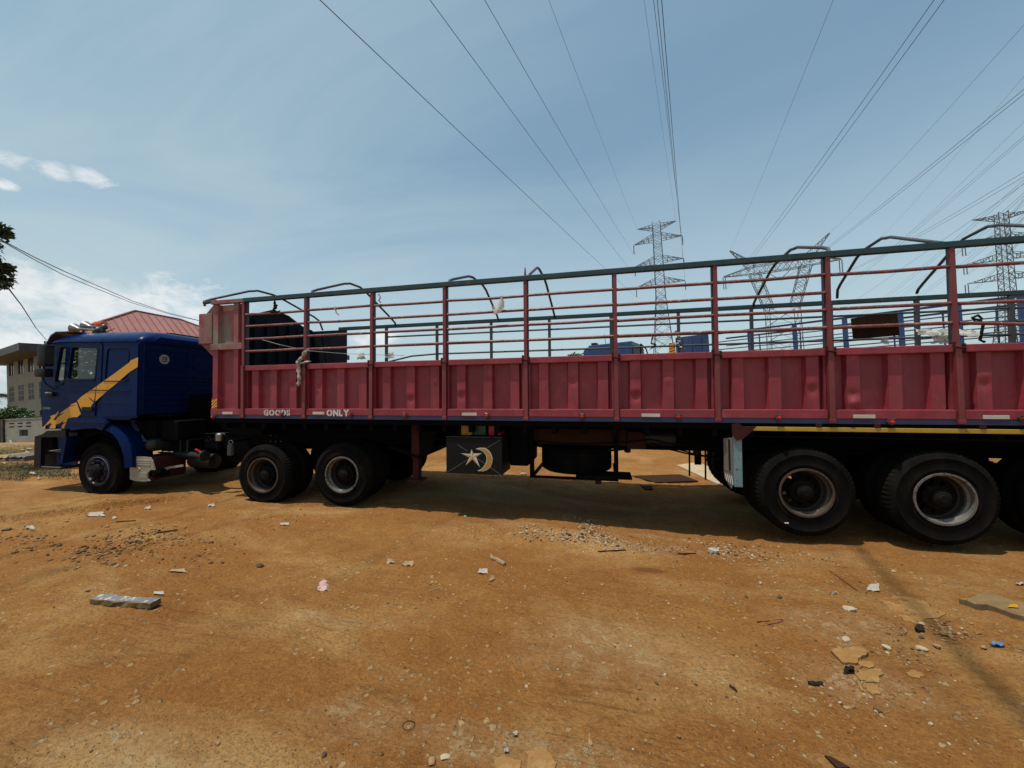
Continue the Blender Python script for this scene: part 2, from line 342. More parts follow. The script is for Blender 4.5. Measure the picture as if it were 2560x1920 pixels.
def cp(o, dx=(0, 0, 0), parent=None):                       # copy of a part (with its own children)
    c = o.copy(); COL.objects.link(c); c.parent = parent if parent is not None else o.parent
    c.location = Vector(o.location)+Vector([float(v) for v in dx])
    for ch in list(o.children):
        if ch is not c: cp(ch, (0, 0, 0), c)
    return c
def circ(c, rx, ry=None, n=24, a0=0, a1=2*PI):
    ry = ry or rx; return [(c[0]+rx*math.cos(a0+(a1-a0)*i/n), c[1]+ry*math.sin(a0+(a1-a0)*i/n)) for i in range(n)]
def rrect(x0, y0, x1, y1, r, n=4):
    p = []
    for cx_, cy_, a in ((x1-r, y0+r, -PI/2), (x1-r, y1-r, 0), (x0+r, y1-r, PI/2), (x0+r, y0+r, PI)):
        p += [(cx_+r*math.cos(a+PI/2*i/n), cy_+r*math.sin(a+PI/2*i/n)) for i in range(n+1)]
    return p
def textmb(txt, x0, z0, w_, h, y, mi=0, bold=.02, gaps=None, o=None, ax=None, ay=None, nd=None):
    """text as thin solid letters; gaps = list of (char index) cut by a vertical stencil bridge"""
    mbx = MB(); pos = []; xcur = 0
    for ci, ch in enumerate(txt):
        cu = bpy.data.curves.new('t', 'FONT'); cu.body = ch; cu.size = 1; cu.offset = bold; cu.resolution_u = 3
        ob = bpy.data.objects.new('t', cu); COL.objects.link(ob)
        me = bpy.data.meshes.new_from_object(ob.evaluated_get(bpy.context.evaluated_depsgraph_get()))
        bm = bmesh.new(); bm.from_mesh(me)
        if bm.verts:
            xs = [v.co.x for v in bm.verts]; ys = [v.co.y for v in bm.verts]; a, b = min(xs), max(xs)
            if gaps and ci in gaps:
                m_ = (a+b)/2
                for sg in (-1, 1):
                    bmesh.ops.bisect_plane(bm, geom=bm.verts[:]+bm.edges[:]+bm.faces[:], plane_co=(m_+sg*.045, 0, 0), plane_no=(1, 0, 0))
                bmesh.ops.delete(bm, geom=[f for f in bm.faces if abs(f.calc_center_median().x-m_) < .045], context='FACES')
            bm.verts.index_update()
            pos.append((xcur-a, [tuple(v.co) for v in bm.verts], [tuple(v.index for v in f.verts) for f in bm.faces])); xcur += (b-a)+.09
        bm.free(); bpy.data.objects.remove(ob); bpy.data.curves.remove(cu); bpy.data.meshes.remove(me)
    W_ = xcur-.09; H_ = max(v[1] for _, vs, _ in pos for v in vs)
    y0_ = min(v[1] for _, vs, _ in pos for v in vs)
    for dx, vs, fs in pos:
        P = []
        for v in vs:
            u = x0+(v[0]+dx)/W_*w_; t = z0+(v[1]-y0_)/(H_-y0_)*h
            P.append((u, y, t) if o is None else tuple(np.array(o)+np.array(ax)*u+np.array(ay)*t))
        mbx.add(P, fs, mi)
    return mbx

# ------------------------------------------------------------------ ground
_perm = np.random.RandomState(3).rand(256, 256)
def vnoise(x, y):
    xi = np.floor(x).astype(int); yi = np.floor(y).astype(int); fx = x-xi; fy = y-yi
    fx = fx*fx*(3-2*fx); fy = fy*fy*(3-2*fy); g = lambda a, b: _perm[a % 256, b % 256]
    return (g(xi, yi)*(1-fx)+g(xi+1, yi)*fx)*(1-fy)+(g(xi, yi+1)*(1-fx)+g(xi+1, yi+1)*fx)*fy-.5
def sst(a, b, x):
    t = np.clip((x-a)/(b-a), 0, 1); return t*t*(3-2*t)
def gauss(x, y, cx_, cy_, sx, sy): return np.exp(-((x-cx_)/sx)**2-((y-cy_)/sy)**2)
SX, SY = MW[2, 0]/MW[0, 0], MW[2, 1]
CRX = [-14, -10, -8.78, -8.5, -8.35, -8.19, -7.83, -7.4]; CRY = [2.5, 3.3, 3.84, 3.96, 4.22, 4.66, 4.99, 5.35]
def gh(x, y, fine=True):
    x = np.asarray(x, float); y = np.asarray(y, float)
    r = np.sqrt(x*x+(y-5)**2)
    fall = 1-sst(13, 42, r)
    z = (SX*x+SY*y)*fall
    z = z-.15*gauss(x, y, .7, 7.3, 1.7, 1.9)-.05*gauss(x, y, 1.2, 5.2, .8, .5)
    z = z+.05*gauss(x, y, -1.6, 4.9, 1.6, .35)+.04*gauss(x, y, -6.3, 5.3, .9, .4)
    z = z-.035*gauss(x, y, -7.6, 5.6, .8, 1.2)
    ya = y+.12*np.sin(x*.5+.6)                              # old wheel ruts running along the trailer
    near = np.exp(-np.maximum(r-8, 0)/8)
    for yc, am in ((4.55, .018), (3.45, .012), (2.5, .01)):
        z = z+near*am*(-np.exp(-((ya-yc)/.16)**2)+.6*np.exp(-((ya-yc-.28)/.12)**2))
    z = z+.05*vnoise(x*.55+9, y*.6+3)*(.35+.65*near)+.028*vnoise(x*1.5, y*1.9)
    z = z+.25*sst(20, 90, r)*vnoise(x*.05, y*.05)
    if fine:
        nf = np.clip(1.6-r/9, .12, 1)
        z = z+nf*(.016*vnoise(x*4.2, y*6)+.010*vnoise(x*9+5, y*17)+.0085*vnoise(x*22, y*34)+.006*vnoise(x*47+3, y*55))
        z = z+nf*.012*np.maximum(0, vnoise(x*13+50, y*15+9)-.22)*2.2
    # broken edge of the harder crust, left foreground of the cab
    e = y-(np.interp(x, CRX, CRY)+.10*vnoise(x*3.1, x*0+2.5)+.10*vnoise(x*9, x*0+7.5)+.05*vnoise(x*23, x*0+1.5))
    z = z+.085*sst(-.012, .012, e)*sst(-7.35, -7.7, x)*np.exp(-np.maximum(e, 0)/2.2)-.05*np.exp(-(np.minimum(e, 0)/.05)**2)*(e < 0)*sst(-7.35, -7.7, x)
    if fine:
        for yc in (4.55, 3.45, 2.5, 1.75): z = z+near*.006*np.sin(x*46+3*np.sin(y*9))*np.exp(-((ya-yc)/.13)**2)*np.clip(vnoise(x*.6+yc*7, y*0+yc)*3+.4, 0, 1)
    return z
def ghs(x, y): return float(gh(np.array([x]), np.array([y]))[0])
def GWV(px, py):                                            # where sight lines meet the ground (arrays)
    d = MW@(RF@np.array([(np.asarray(px, float)-1280)/FL, -(np.asarray(py, float)-960)/FL, np.ones(np.shape(px))]))
    dz = np.minimum(d[2], -.02); t = -CAM_W[2]/dz
    for _ in range(14):
        z = gh(CAM_W[0]+t*d[0], CAM_W[1]+t*d[1]); t = t*.3+.7*np.clip((z-CAM_W[2])/dz, .5, 400)
    x, y = CAM_W[0]+t*d[0], CAM_W[1]+t*d[1]; return np.stack([x, y, gh(x, y)], -1)
def GW(px, py): return GWV(np.array([px]), np.array([py]))[0]
def axis_pts(a, b, step, far, gro=1.16):
    mid = list(np.arange(a, b, step)); l = []; x = a; s = step
    while x > -far: s *= gro; x -= s; l.append(x)
    r_ = []; x = mid[-1]; s = step
    while x < far: s *= gro; x += s; r_.append(x)
    return np.array(l[::-1]+mid+r_)
gx = axis_pts(-12.5, 8.0, .032, 1500)
yy = [.45]
while yy[-1] < 40: yy.append(yy[-1]+max(.018, .0052*yy[-1]))
y = yy[-1]; s_ = .25
while y < 1500: s_ *= 1.16; y += s_; yy.append(y)
l = []; y = .45; s_ = .03
while y > -1500: s_ *= 1.2; y -= s_; l.append(y)
gy = np.array(l[::-1]+yy)
X, Y = np.meshgrid(gx, gy); Z = gh(X, Y)
nx, ny = len(gx), len(gy)
me = bpy.data.meshes.new('ground'); me.vertices.add(nx*ny)
me.vertices.foreach_set('co', np.stack([X.ravel(), Y.ravel(), Z.ravel()], 1).ravel().astype(np.float32))
i = np.arange((nx-1)*(ny-1)); a = i//(nx-1)*nx+i % (nx-1)
q = np.stack([a, a+1, a+nx+1, a+nx], 1).ravel().astype(np.int32)
me.loops.add(len(q)); me.loops.foreach_set('vertex_index', q)
me.polygons.add(len(i)); me.polygons.foreach_set('loop_start', (i*4).astype(np.int32))
me.polygons.foreach_set('use_smooth', np.ones(len(i), bool)); me.update()
ground = bpy.data.objects.new('ground', me); COL.objects.link(ground); tag(ground, kind='structure', label='orange laterite yard with ruts and scattered pebbles')
def gmat(n, p, co):
    n1 = n.noise(n.scale(co, (.55, .9, .9)), .9, 6, .6); n2 = n.noise(co, 5.5, 8, .68); n3 = n.noise(n.scale(co, (1, 1.5, 1)), 34, 6, .72); n4 = n.noise(co, 150, 3, .7)
    c = n.mix(n.mapr(n1, .36, .66), (.250, .099, .022), (.318, .152, .042))
    c = n.mix(n.mapr(n2, .38, .68, 0, .55), c, (.190, .070, .016))
    dn = n.noise(n.scale(co, (.45, .8, 1), (4, 7, 0)), 1.0, 5, .62, .6)
    c = n.mix(n.mapr(dn, .48, .68, 0, .8), c, (.43, .265, .105))          # dry pale dust
    c = n.mix(n.mapr(n3, .46, .66, 0, .62), c, (.150, .062, .017))
    c = n.mix(n.mapr(n3, .46, .30, 0, .40), c, (.42, .235, .085))
    c = n.mix(n.mapr(n.noise(co, 62, 5, .75), .57, .64, 0, .65), c, (.085, .036, .012))
    # thin dark lines left by tyre treads, in patches
    pm = n.mapr(n.noise(n.scale(co, (.5, .8, 1), (9, 2, 0)), 1.3, 3, .5), .42, .58)
    wv = n.scale(co, (.45, 16, 1)); tr = n.noise(wv, 1.9, 8, .72, .7)
    c = n.mix(n.math('MULTIPLY', n.math('MULTIPLY', pm, n.mapr(n3, .40, .60, .25, 1)), n.mapr(tr, .57, .66, 0, .20)), c, (.12, .048, .013))
    # pale pebbles pressed into the surface
    wob = n.new('ShaderNodeVectorMath', {0: n.new('ShaderNodeTexNoise', {'Vector': co, 'Scale': 22.}).outputs['Color'], 1: (.05, .05, .05), 2: co}, operation='MULTIPLY_ADD').outputs[0]
    vs = n.vor(wob, 22); vc = n.new('ShaderNodeTexVoronoi', {'Vector': wob, 'Scale': 22}).outputs['Color']
    sc_ = n.new('ShaderNodeSeparateColor', {0: vc})
    cl = n.mapr(n.noise(n.scale(co, (1, 1, 1), (2, 5, 0)), .8, 4, .6), .46, .62)
    dens = n.math('SUBTRACT', .985, n.math('MULTIPLY', cl, .26))
    pk = n.math('MULTIPLY', n.math('GREATER_THAN', sc_.outputs[0], dens), n.mapr(n.math('ADD', vs, n.math('MULTIPLY', n3, .3)), .56, .48))
    pc = n.mix(sc_.outputs[1], (.46, .32, .16), (.25, .165, .085)); c = n.mix(n.math('MULTIPLY', pk, .72), c, pc)
    v2 = n.vor(co, 75); vc2 = n.new('ShaderNodeSeparateColor', {0: n.new('ShaderNodeTexVoronoi', {'Vector': co, 'Scale': 75}).outputs['Color']})
    pk2 = n.math('MULTIPLY', n.math('GREATER_THAN', vc2.outputs[0], .93), n.mapr(v2, .42, .3))
    c = n.mix(n.math('MULTIPLY', pk2, .8), c, n.mix(vc2.outputs[1], (.46, .31, .15), (.06, .032, .015)))
    # worn pale hardcore showing through (lower right and bottom edge)
    sp = n.new('ShaderNodeSeparateXYZ', {0: co})
    def spot(x, y, rx, ry):
        dx = n.math('DIVIDE', n.math('SUBTRACT', sp.outputs[0], x), rx); dy = n.math('DIVIDE', n.math('SUBTRACT', sp.outputs[1], y), ry)
        return n.math('SQRT', n.math('ADD', n.math('MULTIPLY', dx, dx), n.math('MULTIPLY', dy, dy)))
    tot = None
    for px, py, rx, ry in ((1500, 1620, .8, .5), (1300, 1880, .9, .18), (350, 1900, .7, .2), (2150, 1700, .5, .3), (2100, 1560, .6, .3), (900, 1800, .4, .2), (1650, 1345, .55, .12), (820, 1545, .45, .1)):
        g = GW(px, py); s_ = n.mapr(n.math('ADD', spot(float(g[0]), float(g[1]), rx, ry), n.math('MULTIPLY', n.math('SUBTRACT', n2, .5), 2.2)), 1.0, .35)
        tot = s_ if tot is None else n.math('MAXIMUM', tot, s_)
    blot = n.mapr(n.noise(co, 11, 6, .7, .6), .5, .62)
    c = n.mix(n.math('MULTIPLY', tot, n.math('ADD', .12, n.math('MULTIPLY', blot, .5))), c, (.40, .30, .165))
    # damp stain
    g = GW(1620, 1425); c = n.mix(n.mapr(n.math('ADD', spot(float(g[0]), float(g[1]), .22, .10), n.math('SUBTRACT', n2, .5)), .9, .6, 0, .7), c, (.12, .045, .015))
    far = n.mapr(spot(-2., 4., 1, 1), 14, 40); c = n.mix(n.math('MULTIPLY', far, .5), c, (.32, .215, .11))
    gp = n.mapr(n.noise(n.scale(co, (.12, .12, 1)), 1.4, 5, .65), .46, .6); fg = n.mapr(spot(-2., 2., 1, 1), 13, 20)
    c = n.mix(n.math('MULTIPLY', n.math('MULTIPLY', gp, fg), .65), c, (.10, .105, .035))
    n.put(p.inputs['Base Color'], c); p.inputs['Roughness'].default_value = .95; p.inputs['Specular IOR Level'].default_value = .15
    h = n.math('ADD', n.math('MULTIPLY', n3, 1.0), n.math('ADD', n.math('MULTIPLY', n4, .35), n.math('ADD', n.math('MULTIPLY', pk, .5), n.math('ADD', n.math('MULTIPLY', n2, 1.2), n.math('MULTIPLY', pk2, .3)))))
    h = n.math('ADD', h, n.math('MULTIPLY', n.noise(n.scale(co, (1, 1.6, 1)), 13, 5, .7), 1.6)); h = n.math('SUBTRACT', h, n.math('MULTIPLY', n.math('MULTIPLY', pm, n.mapr(tr, .55, .66)), .22))
    n.put(p.inputs['Normal'], n.bump(h, 1.0, .026))
me.materials.append(mat('laterite_soil', gmat))

# ------------------------------------------------------------------ wheels
def tyre_mb(c, d, R, r_in, wdt, lug=60, block=.010):
    """c: centre of outer face, d: axis pointing inwards"""
    pf = [(r_in, .012), (r_in+.02, .0), (r_in+.045, -.003), (r_in+.055, -.008), (r_in+.065, -.004), (R-.088, -.004), (R-.080, -.009), (R-.072, -.002), (R-.045, .008), (R-.012, .03), (R, .05), (R, .115), (R-.008, .12), (R, .125), (R, wdt-.125), (R-.008, wdt-.12), (R, wdt-.115), (R, wdt-.05), (R-.012, wdt-.03), (R-.06, wdt), (r_in+.02, wdt), (r_in, wdt-.02)]
    n = lug*4
    def mod(j, k, r):
        if 9 <= j <= 17: return r-(block if (k+(2 if 11 < j < 15 else 0)) % 4 == 0 else 0)
        return r
    return MB().lathe(pf, c, d, n, 0, mod)
def wheel(parent, c, d, R, kind, dual=True, name='wheel'):
    """rim/hub mesh is the part; tyres, nuts and hub cap hang on it. d = inward axis"""
    c = np.array(c, float); d = np.array(d, float); wd = .29
    ri = .285 if kind != 'front' else .275
    m = MB()
    if kind == 'front':
        m.lathe([(ri+.012, 0), (ri+.012, -.012), (ri-.01, -.012), (ri-.015, .05), (ri-.05, .07), (ri-.075, .055), (.215, .03), (.20, -.01), (.16, -.018), (.155, .03), (.10, .03)], c, d, 48)
        mm = [RIM if False else HUBB]
    else:
        m.lathe([(ri+.014, .0), (ri+.014, -.014), (ri-.008, -.014), (ri-.014, .045), (ri-.032, .06), (ri-.034, .085)], c, d, 56)
        m.lathe([(ri-.034, .085), (ri-.038, .14), (ri-.052, .155), (ri-.055, .20)], c, d, 56, 1)
        mm = [RIMR if kind == 'rust' else RIM, RIMD]
    hub = m.build(name, mm, parent, smooth=True)
    tyre_mb(c, d, R, ri, wd).build('tyre', RUB, hub, smooth=True)
    if kind == 'front':
        for k in range(10):
            g = 2*PI*k/10; u = np.array([0, 0, 1.]); a = nrm(np.cross(d, u)); b = np.cross(a, d); q = c+(math.cos(g)*a+math.sin(g)*b)*.183
            MB().lathe([(.020, -.014), (.019, -.040), (.012, -.050), (.0005, -.050)], q, d, 6).build('wheel_nut', HUBM, hub)
        MB().lathe([(.155, .03), (.125, .0), (.118, -.05), (.09, -.075), (.06, -.078), (.05, -.09), (.0005, -.092)], c, d, 24).build('hub_cap', HUBM, hub, smooth=True)
        MB().lathe([(ri-.02, -.013), (ri-.028, -.018), (ri-.045, .03), (ri-.02, .03)], c, d, 48).build('rim_edge', RIM, hub, smooth=True)
    else:
        # dished disc with hand holes
        a = nrm(np.cross(d, [0, 0, 1.])); b = np.cross(a, d); out = circ((0, 0), ri-.045, n=64)
        holes = [circ((.178*math.cos(2*PI*(k+.5)/10), .178*math.sin(2*PI*(k+.5)/10)), .024, n=10) for k in range(10)]
        MB().plate(out, holes, c+d*.165, a, b, .012, d).build('rim_disc', HUBM, hub)
        MB().lathe([(.145, .166), (.145, .10), (.12, .08), (.10, .075), (.095, .03), (.08, .015), (.045, .01), (.04, .0), (.0005, .0)], c, d, 28).build('hub_cap', HUBM, hub, smooth=True)
        for k in range(10):
            g = 2*PI*k/10; q = c+d*.10+(math.cos(g)*a+math.sin(g)*b)*.130
            MB().lathe([(.014, .0), (.013, -.03), (.0005, -.032)], q, d, 6).build('wheel_nut', HUBM, hub)
    if dual:
        tyre_mb(c+d*(wd+.06), d, R, ri, wd, 48).build('tyre', RUB, hub, smooth=True)
    return hub
def wheel_far(parent, c, d, R):                             # twin wheel of the far side, its inner tyre towards us
    c = np.array(c, float); d = np.array(d, float)
    h = MB().lathe([(.28, .0), (.28, .60), (.10, .45), (.08, -.5), (.0005, -.5)], c, d, 24).build('wheel', HUBM, parent, smooth=True)
    tyre_mb(c, d, R, .27, .29, 40).build('tyre', RUB, h, smooth=True)
    tyre_mb(c+d*.34, d, R, .27, .29, 40).build('tyre', RUB, h, smooth=True)
    return h

# ------------------------------------------------------------------ the red trailer (frame F)
D = 5.45; FY = 7.95
tr = thing('semi_trailer', 'long red stake-sided semi-trailer with GOODS ONLY lettering, parked across the yard behind the blue cab', 'trailer', (-.8, 6.7, 0), MF4)
XR = 7.75
POST = [-6.12+1.2575*k for k in range(0, 12)]
XF = -6.83
# floor, beams
MB().box((XF, D+.02, 1.38), (XR, FY-.02, 1.452)).build('floor', BLACK, tr)
for yy_ in (6.15, 7.2):
    MB().box((XF+.1, yy_-.06, 1.30), (XR, yy_+.06, 1.376)).box((XF+.1, yy_-.012, 1.02), (XR, yy_+.012, 1.30)).box((-5.6, yy_-.06, .98), (XR, yy_+.06, 1.02)).build('chassis_beam', BLACK, tr)
cm = MB().box((-.03, D+.04, 1.26), (.03, FY-.04, 1.376)).build('cross_member', BLACK, tr)
cm.location = (XF+.3+.8, 0, 0); cm.location.x = 0
cm.data.transform(Matrix.Translation((0, 0, 0)))
x = XF+.25; first = True
while x < XR:
    if first: cm.location = (x, 0, 0); first = False
    else: c = cp(cm); c.location = (x, 0, 0)
    x += .42
MB().cbox((XF, D-.015, 1.44), (XR, D+.05, 1.502), .006).build('sill', NAVY, tr)
MB().cbox((XF, FY-.05, 1.44), (XR, FY+.015, 1.502), .006).build('sill', NAVY, tr)
MB().box((XF+.05, D+.03, 1.36), (XR, D+.10, 1.437)).build('side_rail', BLACK, tr)

def bay(x0, x1, side, mats, z1=2.36, offs=(.155, .575, .985), dents=None):
    """one drop-side panel between two posts; side=+1 near (outer face towards -y), -1 far"""
    yb = D if side > 0 else FY; s = side
    P = lambda a, b: (min(yb+s*a, yb+s*b), max(yb+s*a, yb+s*b))
    m = MB(); a, b = P(.085, .093); m.box((x0, a, 1.60), (x1, b, z1-.085))
    a, b = P(-.018, .115); m.cbox((x0+.006, a, z1-.088), (x1-.006, b, z1), .01)
    a, b = P(-.018, .10); m.cbox((x0+.006, a, 1.503), (x1-.006, b, 1.612), .008)
    a, b = P(.02, .09); m.box((x0+.004, a, 1.61), (x0+.03, b, z1-.088)); m.box((x1-.03, a, 1.61), (x1-.004, b, z1-.088))
    pan = m.build('side_panel', mats, tr)
    for k, o in enumerate(offs):
        o = o*(x1-x0)/1.1975; wr = .134
        e = .022
        prof = [(x0+o-e, .086), (x0+o, .022), (x0+o+wr, .022), (x0+o+wr+e, .086)]
        if dents is None or k not in dents:
            r_ = MB(); vs = []
            for z in (1.610, z1-.086): vs += [(px_, yb+s*dy, z) for px_, dy in prof]
            r_.add(vs, [(0, 1, 5, 4), (1, 2, 6, 5), (2, 3, 7, 6)])
        else:                                                # pushed-in rib
            dz, dep = dents[k]; r_ = MB(); vs = []; zs = np.linspace(1.61, z1-.086, 26); us = np.linspace(0, 1, 9)
            cols = [prof[0]]+[(prof[1][0]+(prof[2][0]-prof[1][0])*u, .022) for u in us]+[prof[3]]
            for z in zs:
                for j, (px_, dy) in enumerate(cols):
                    q_ = 0
                    if 0 < j < len(cols)-1:
                        u = (j-1)/8-.5; q_ = dep*math.exp(-((z-dz)/.055)**2-(u/.38)**2)-dep*.45*math.exp(-((z-dz-.10)/.045)**2-(u/.5)**2)
                    vs.append((px_, yb+s*(dy+q_), z))
            nc = len(cols); r_.add(vs, [(i_*nc+j, i_*nc+j+1, (i_+1)*nc+j+1, (i_+1)*nc+j) for i_ in range(len(zs)-1) for j in range(nc-1)])
        r_.build('rib', mats, pan, smooth=(dents is not None and k in dents))
    return pan
for k in range(len(POST)-1):
    x0, x1 = POST[k]+.03, POST[k+1]-.03
    dn = {0: {2: (2.0, .010)}, 1: {0: (1.95, .012)}, 2: {1: (1.75, .014), 2: (2.05, -.010)}, 3: {0: (1.80, .016)}, 4: {1: (2.0, .012)}, 5: {0: (1.78, .022), 1: (2.0, -.008)}, 6: {2: (1.85, .015)}, 7: {0: (1.70, -.030)}, 8: {0: (1.9, .014), 1: (1.72, .012)}}.get(k)
    bay(x0, x1, 1, RED, dents=dn, offs=(.125, .505, .905) if k == 0 else (.155, .575, .985))
    bay(x0, x1, -1, RED)
# posts
def post(x, side, z0=1.452, z1=3.50, tip=0., lean=0.):
    yb = D if side > 0 else FY; s = side; m = MB()
    for (za, zb, w_, ya, yb2) in ((z0, 2.37, .028, -.036, .05), (2.37, z1, .024, -.02, .012)):
        la, lb = lean*(za-1.45)/2, lean*(zb-1.45)/2
        y0_, y1_ = sorted((yb+s*ya, yb+s*yb2))
        vs = [(x+sx*w_+l_, yq, z) for z, l_ in ((za, la), (zb, lb)) for yq in (y0_, y1_) for sx in (-1, 1)]
        m.add(vs, [(0, 1, 3, 2), (4, 6, 7, 5), (0, 4, 5, 1), (1, 5, 7, 3), (3, 7, 6, 2), (2, 6, 4, 0)])
    if tip: m.add([(x-.02, D-.01, 3.5), (x+.02, D-.01, 3.5), (x+.02, D+.03, 3.5), (x-.02, D+.03, 3.5), (x-.006, D, 3.5+tip), (x+.006, D, 3.5+tip), (x+.006, D+.01, 3.5+tip), (x-.006, D+.01, 3.5+tip)], [(0, 1, 5, 4), (1, 2, 6, 5), (2, 3, 7, 6), (3, 0, 4, 7), (4, 5, 6, 7)])
    m.cbox((x-.036, yb+s*(.01 if s > 0 else .02)-.05, 1.455), (x+.036, yb+s*.02, 1.50), .005)
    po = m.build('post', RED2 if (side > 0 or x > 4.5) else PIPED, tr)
    y0_, y1_ = sorted((yb+s*.014, yb+s*.062)); sh = .012 if x < 0 else -.012
    MB().box((x-.026+sh, y0_, 2.2), (x+.026+sh, y1_, z1-.01)).build('post_tube', PIPED, po)
    return po
for k, x in enumerate(POST):
    post(x, 1, tip=.17 if k == 4 else 0, lean=(-.01, .02, .01, 0, 0, 0, 0, .0, -.03, 0, 0, 0)[k]); post(x, -1, z1=3.36)
# latches on the posts at panel-top height
for k, x in enumerate(POST[1:]):
    m = MB(); m.cbox((x-.055, D-.035, 2.29), (x-.030, D+.03, 2.39), .006); m.cbox((x+.030, D-.035, 2.27), (x+.058, D+.03, 2.37), .006); m.tube([(x-.05, D-.045, 2.33), (x+.05, D-.045, 2.31)], .009)
    m.build('latch', RUST, tr)
# top rails and pipes
MB().cbox((-6.12, D-.03, 3.475), (XR, D+.045, 3.548), .008).build('top_rail', GREEN, tr)
MB().cbox((XF, D-.03, 3.475), (-6.122, D+.045, 3.545), .008).build('top_rail', REDW, tr)
MB().cbox((-6.12, FY-.045, 3.36), (XR, FY+.03, 3.435), .008).build('top_rail', GREEN, tr)
RZ = (3.262, 3.05, 2.833, 2.613)
for k in range(len(POST)-1):
    for j, z in enumerate(RZ):
        if k >= 7 and j == 1: continue
        x0, x1 = POST[k]+.03, POST[k+1]-.03; s1, s2 = random.uniform(-.008, .008), random.uniform(-.008, .008)
        if k == 8 and j == 3: s2 = -.10
        MB().tube([(x0-.005, D+.01, z+s1), ((x0+x1)/2, D+.01+random.uniform(-.01, .01), z+(s1+s2)/2+random.uniform(-.008, .004)), (x1+.005, D+.01, z+s2)], .0205, 10).build('side_pipe', PIPE, tr, smooth=True)
    for j, z in enumerate((3.155, 2.94, 2.725)):
        if k == 0: continue
        x0, x1 = POST[k]+.03, POST[k+1]-.03
        bend = .10 if (k == 1 and j == 2) else 0
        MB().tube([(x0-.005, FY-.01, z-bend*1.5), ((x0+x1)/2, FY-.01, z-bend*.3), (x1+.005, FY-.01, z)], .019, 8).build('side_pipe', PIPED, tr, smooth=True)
# solid front corner sections
def corner(side, x1):
    yb = D if side > 0 else FY; s = side; P = lambda a, b: (min(yb+s*a, yb+s*b), max(yb+s*a, yb+s*b)); m = MB()
    zt = 3.47 if s > 0 else 3.36
    a, b = P(.07, .08); m.box((XF, a, 1.60), (x1, b, 2.71)).box((XF, a, 2.71), (x1, b, zt), 1); a, b = P(-.018, .08); m.cbox((XF, a, 1.503), (x1, b, 1.605), .006)
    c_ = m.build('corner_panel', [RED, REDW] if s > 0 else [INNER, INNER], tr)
    a, b = P(-.022, .07); MB().cbox((XF-.02, a, 2.655), (x1, b, 2.765), .006).build('band', REDW, c_)
    for xa, xb in ((XF, XF+.15), (x1-.22, x1-.08)):
        for za, zb in ((1.605, 2.655), (2.765, zt)):
            vs = []
            for z in (za, zb): vs += [(xa-.0, yb+s*.07, z), (xa+.02, yb+s*.0, z), (xb-.02, yb+s*.0, z), (xb, yb+s*.07, z)]
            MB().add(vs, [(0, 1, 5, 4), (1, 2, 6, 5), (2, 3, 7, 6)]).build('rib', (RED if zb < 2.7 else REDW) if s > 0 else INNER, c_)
    return c_
cpan = corner(1, -6.15); corner(-1, -5.86)
# headboard with its raised rear edge and the box on its upper front
hb = MB(); hb.plate([(D+.08, 1.45), (FY-.08, 1.45), (FY-.08, 3.38), (7.55, 3.43), (7.15, 3.60), (6.75, 3.66), (6.4, 3.52), (5.95, 3.42), (D+.08, 3.40)], (), (XF, 0, 0), (0, 1, 0), (0, 0, 1), .03, (1, 0, 0))
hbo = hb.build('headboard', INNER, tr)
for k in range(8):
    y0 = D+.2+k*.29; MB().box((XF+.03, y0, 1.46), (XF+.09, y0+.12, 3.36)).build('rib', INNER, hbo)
MB().cbox((-7.14, D-.005, 2.77), (XF-.003, FY, 3.33), .02).build('front_box', REDW, tr)
m = MB(); m.plate([(-7.10, 2.768), (XF-.003, 2.55), (XF-.003, 2.768)], (), (0, D+.02, 0), (1, 0, 0), (0, 0, 1), .03, (0, 1, 0)); m.plate([(-7.10, 2.768), (XF-.003, 2.55), (XF-.003, 2.768)], (), (0, FY-.05, 0), (1, 0, 0), (0, 0, 1), .03, (0, 1, 0)); m.build('bracket', RED2, tr)
m = MB(); m.plate([(-6.99, 3.33), (XF-.003, 3.33), (XF-.003, 3.47)], (), (0, D+.02, 0), (1, 0, 0), (0, 0, 1), .03, (0, 1, 0)); m.build('bracket', REDW, tr)
MB().tube([(-7.02, D, 3.52), (-6.75, D, 3.535)], .03, 8).build('rail_end', GREEN, tr)
# hoops of bent pipe
def hoop(pts):
    P = [F(px, py, y) for px, py, y in pts]; out = []
    for i in range(len(P)):
        if 0 < i < len(P)-1:
            for t in (.88, 1.0): out.append(P[i-1]*(1-t)+P[i]*t) if t < 1 else out.append(P[i]*.86+(P[i-1]+P[i+1])*.07)
            out.append(P[i]*.88+P[i+1]*.12)
        else: out.append(P[i])
    MB().tube(out, .021, 9).build('hoop', PIPED, tr, smooth=True)
hoop([(512, 764, 5.47), (510, 752, 5.5), (637, 725, 6.3), (690, 739, 6.8), (797, 799, 7.85), (807, 826, 7.94)])
hoop([(778, 737, 5.46), (781, 727, 5.5), (870.5, 707, 6.3), (905, 720, 6.7), (987.5, 806, 7.85), (989, 816, 7.94)])
hoop([(1122, 713, 5.46), (1124, 700, 5.5), (1177, 689.4, 6.2), (1211, 716, 6.9), (1241, 784.8, 7.8), (1247, 802, 7.94)])
hoop([(1316, 695, 5.46), (1324, 686, 5.5), (1344.7, 667, 6.3), (1363, 700, 6.9), (1385, 784, 7.82), (1388, 796, 7.94)])
hoop([(2075, 634, 5.46), (2068, 619.6, 5.52), (1984, 618, 6.1), (1933, 664, 6.9), (1884.5, 757, 7.85), (1884, 770, 7.94)])
hoop([(2392, 612, 5.46), (2340, 606, 5.5), (2212, 591, 6.3), (2150, 631, 6.9), (2094, 722, 7.8), (2093, 745, 7.94)])
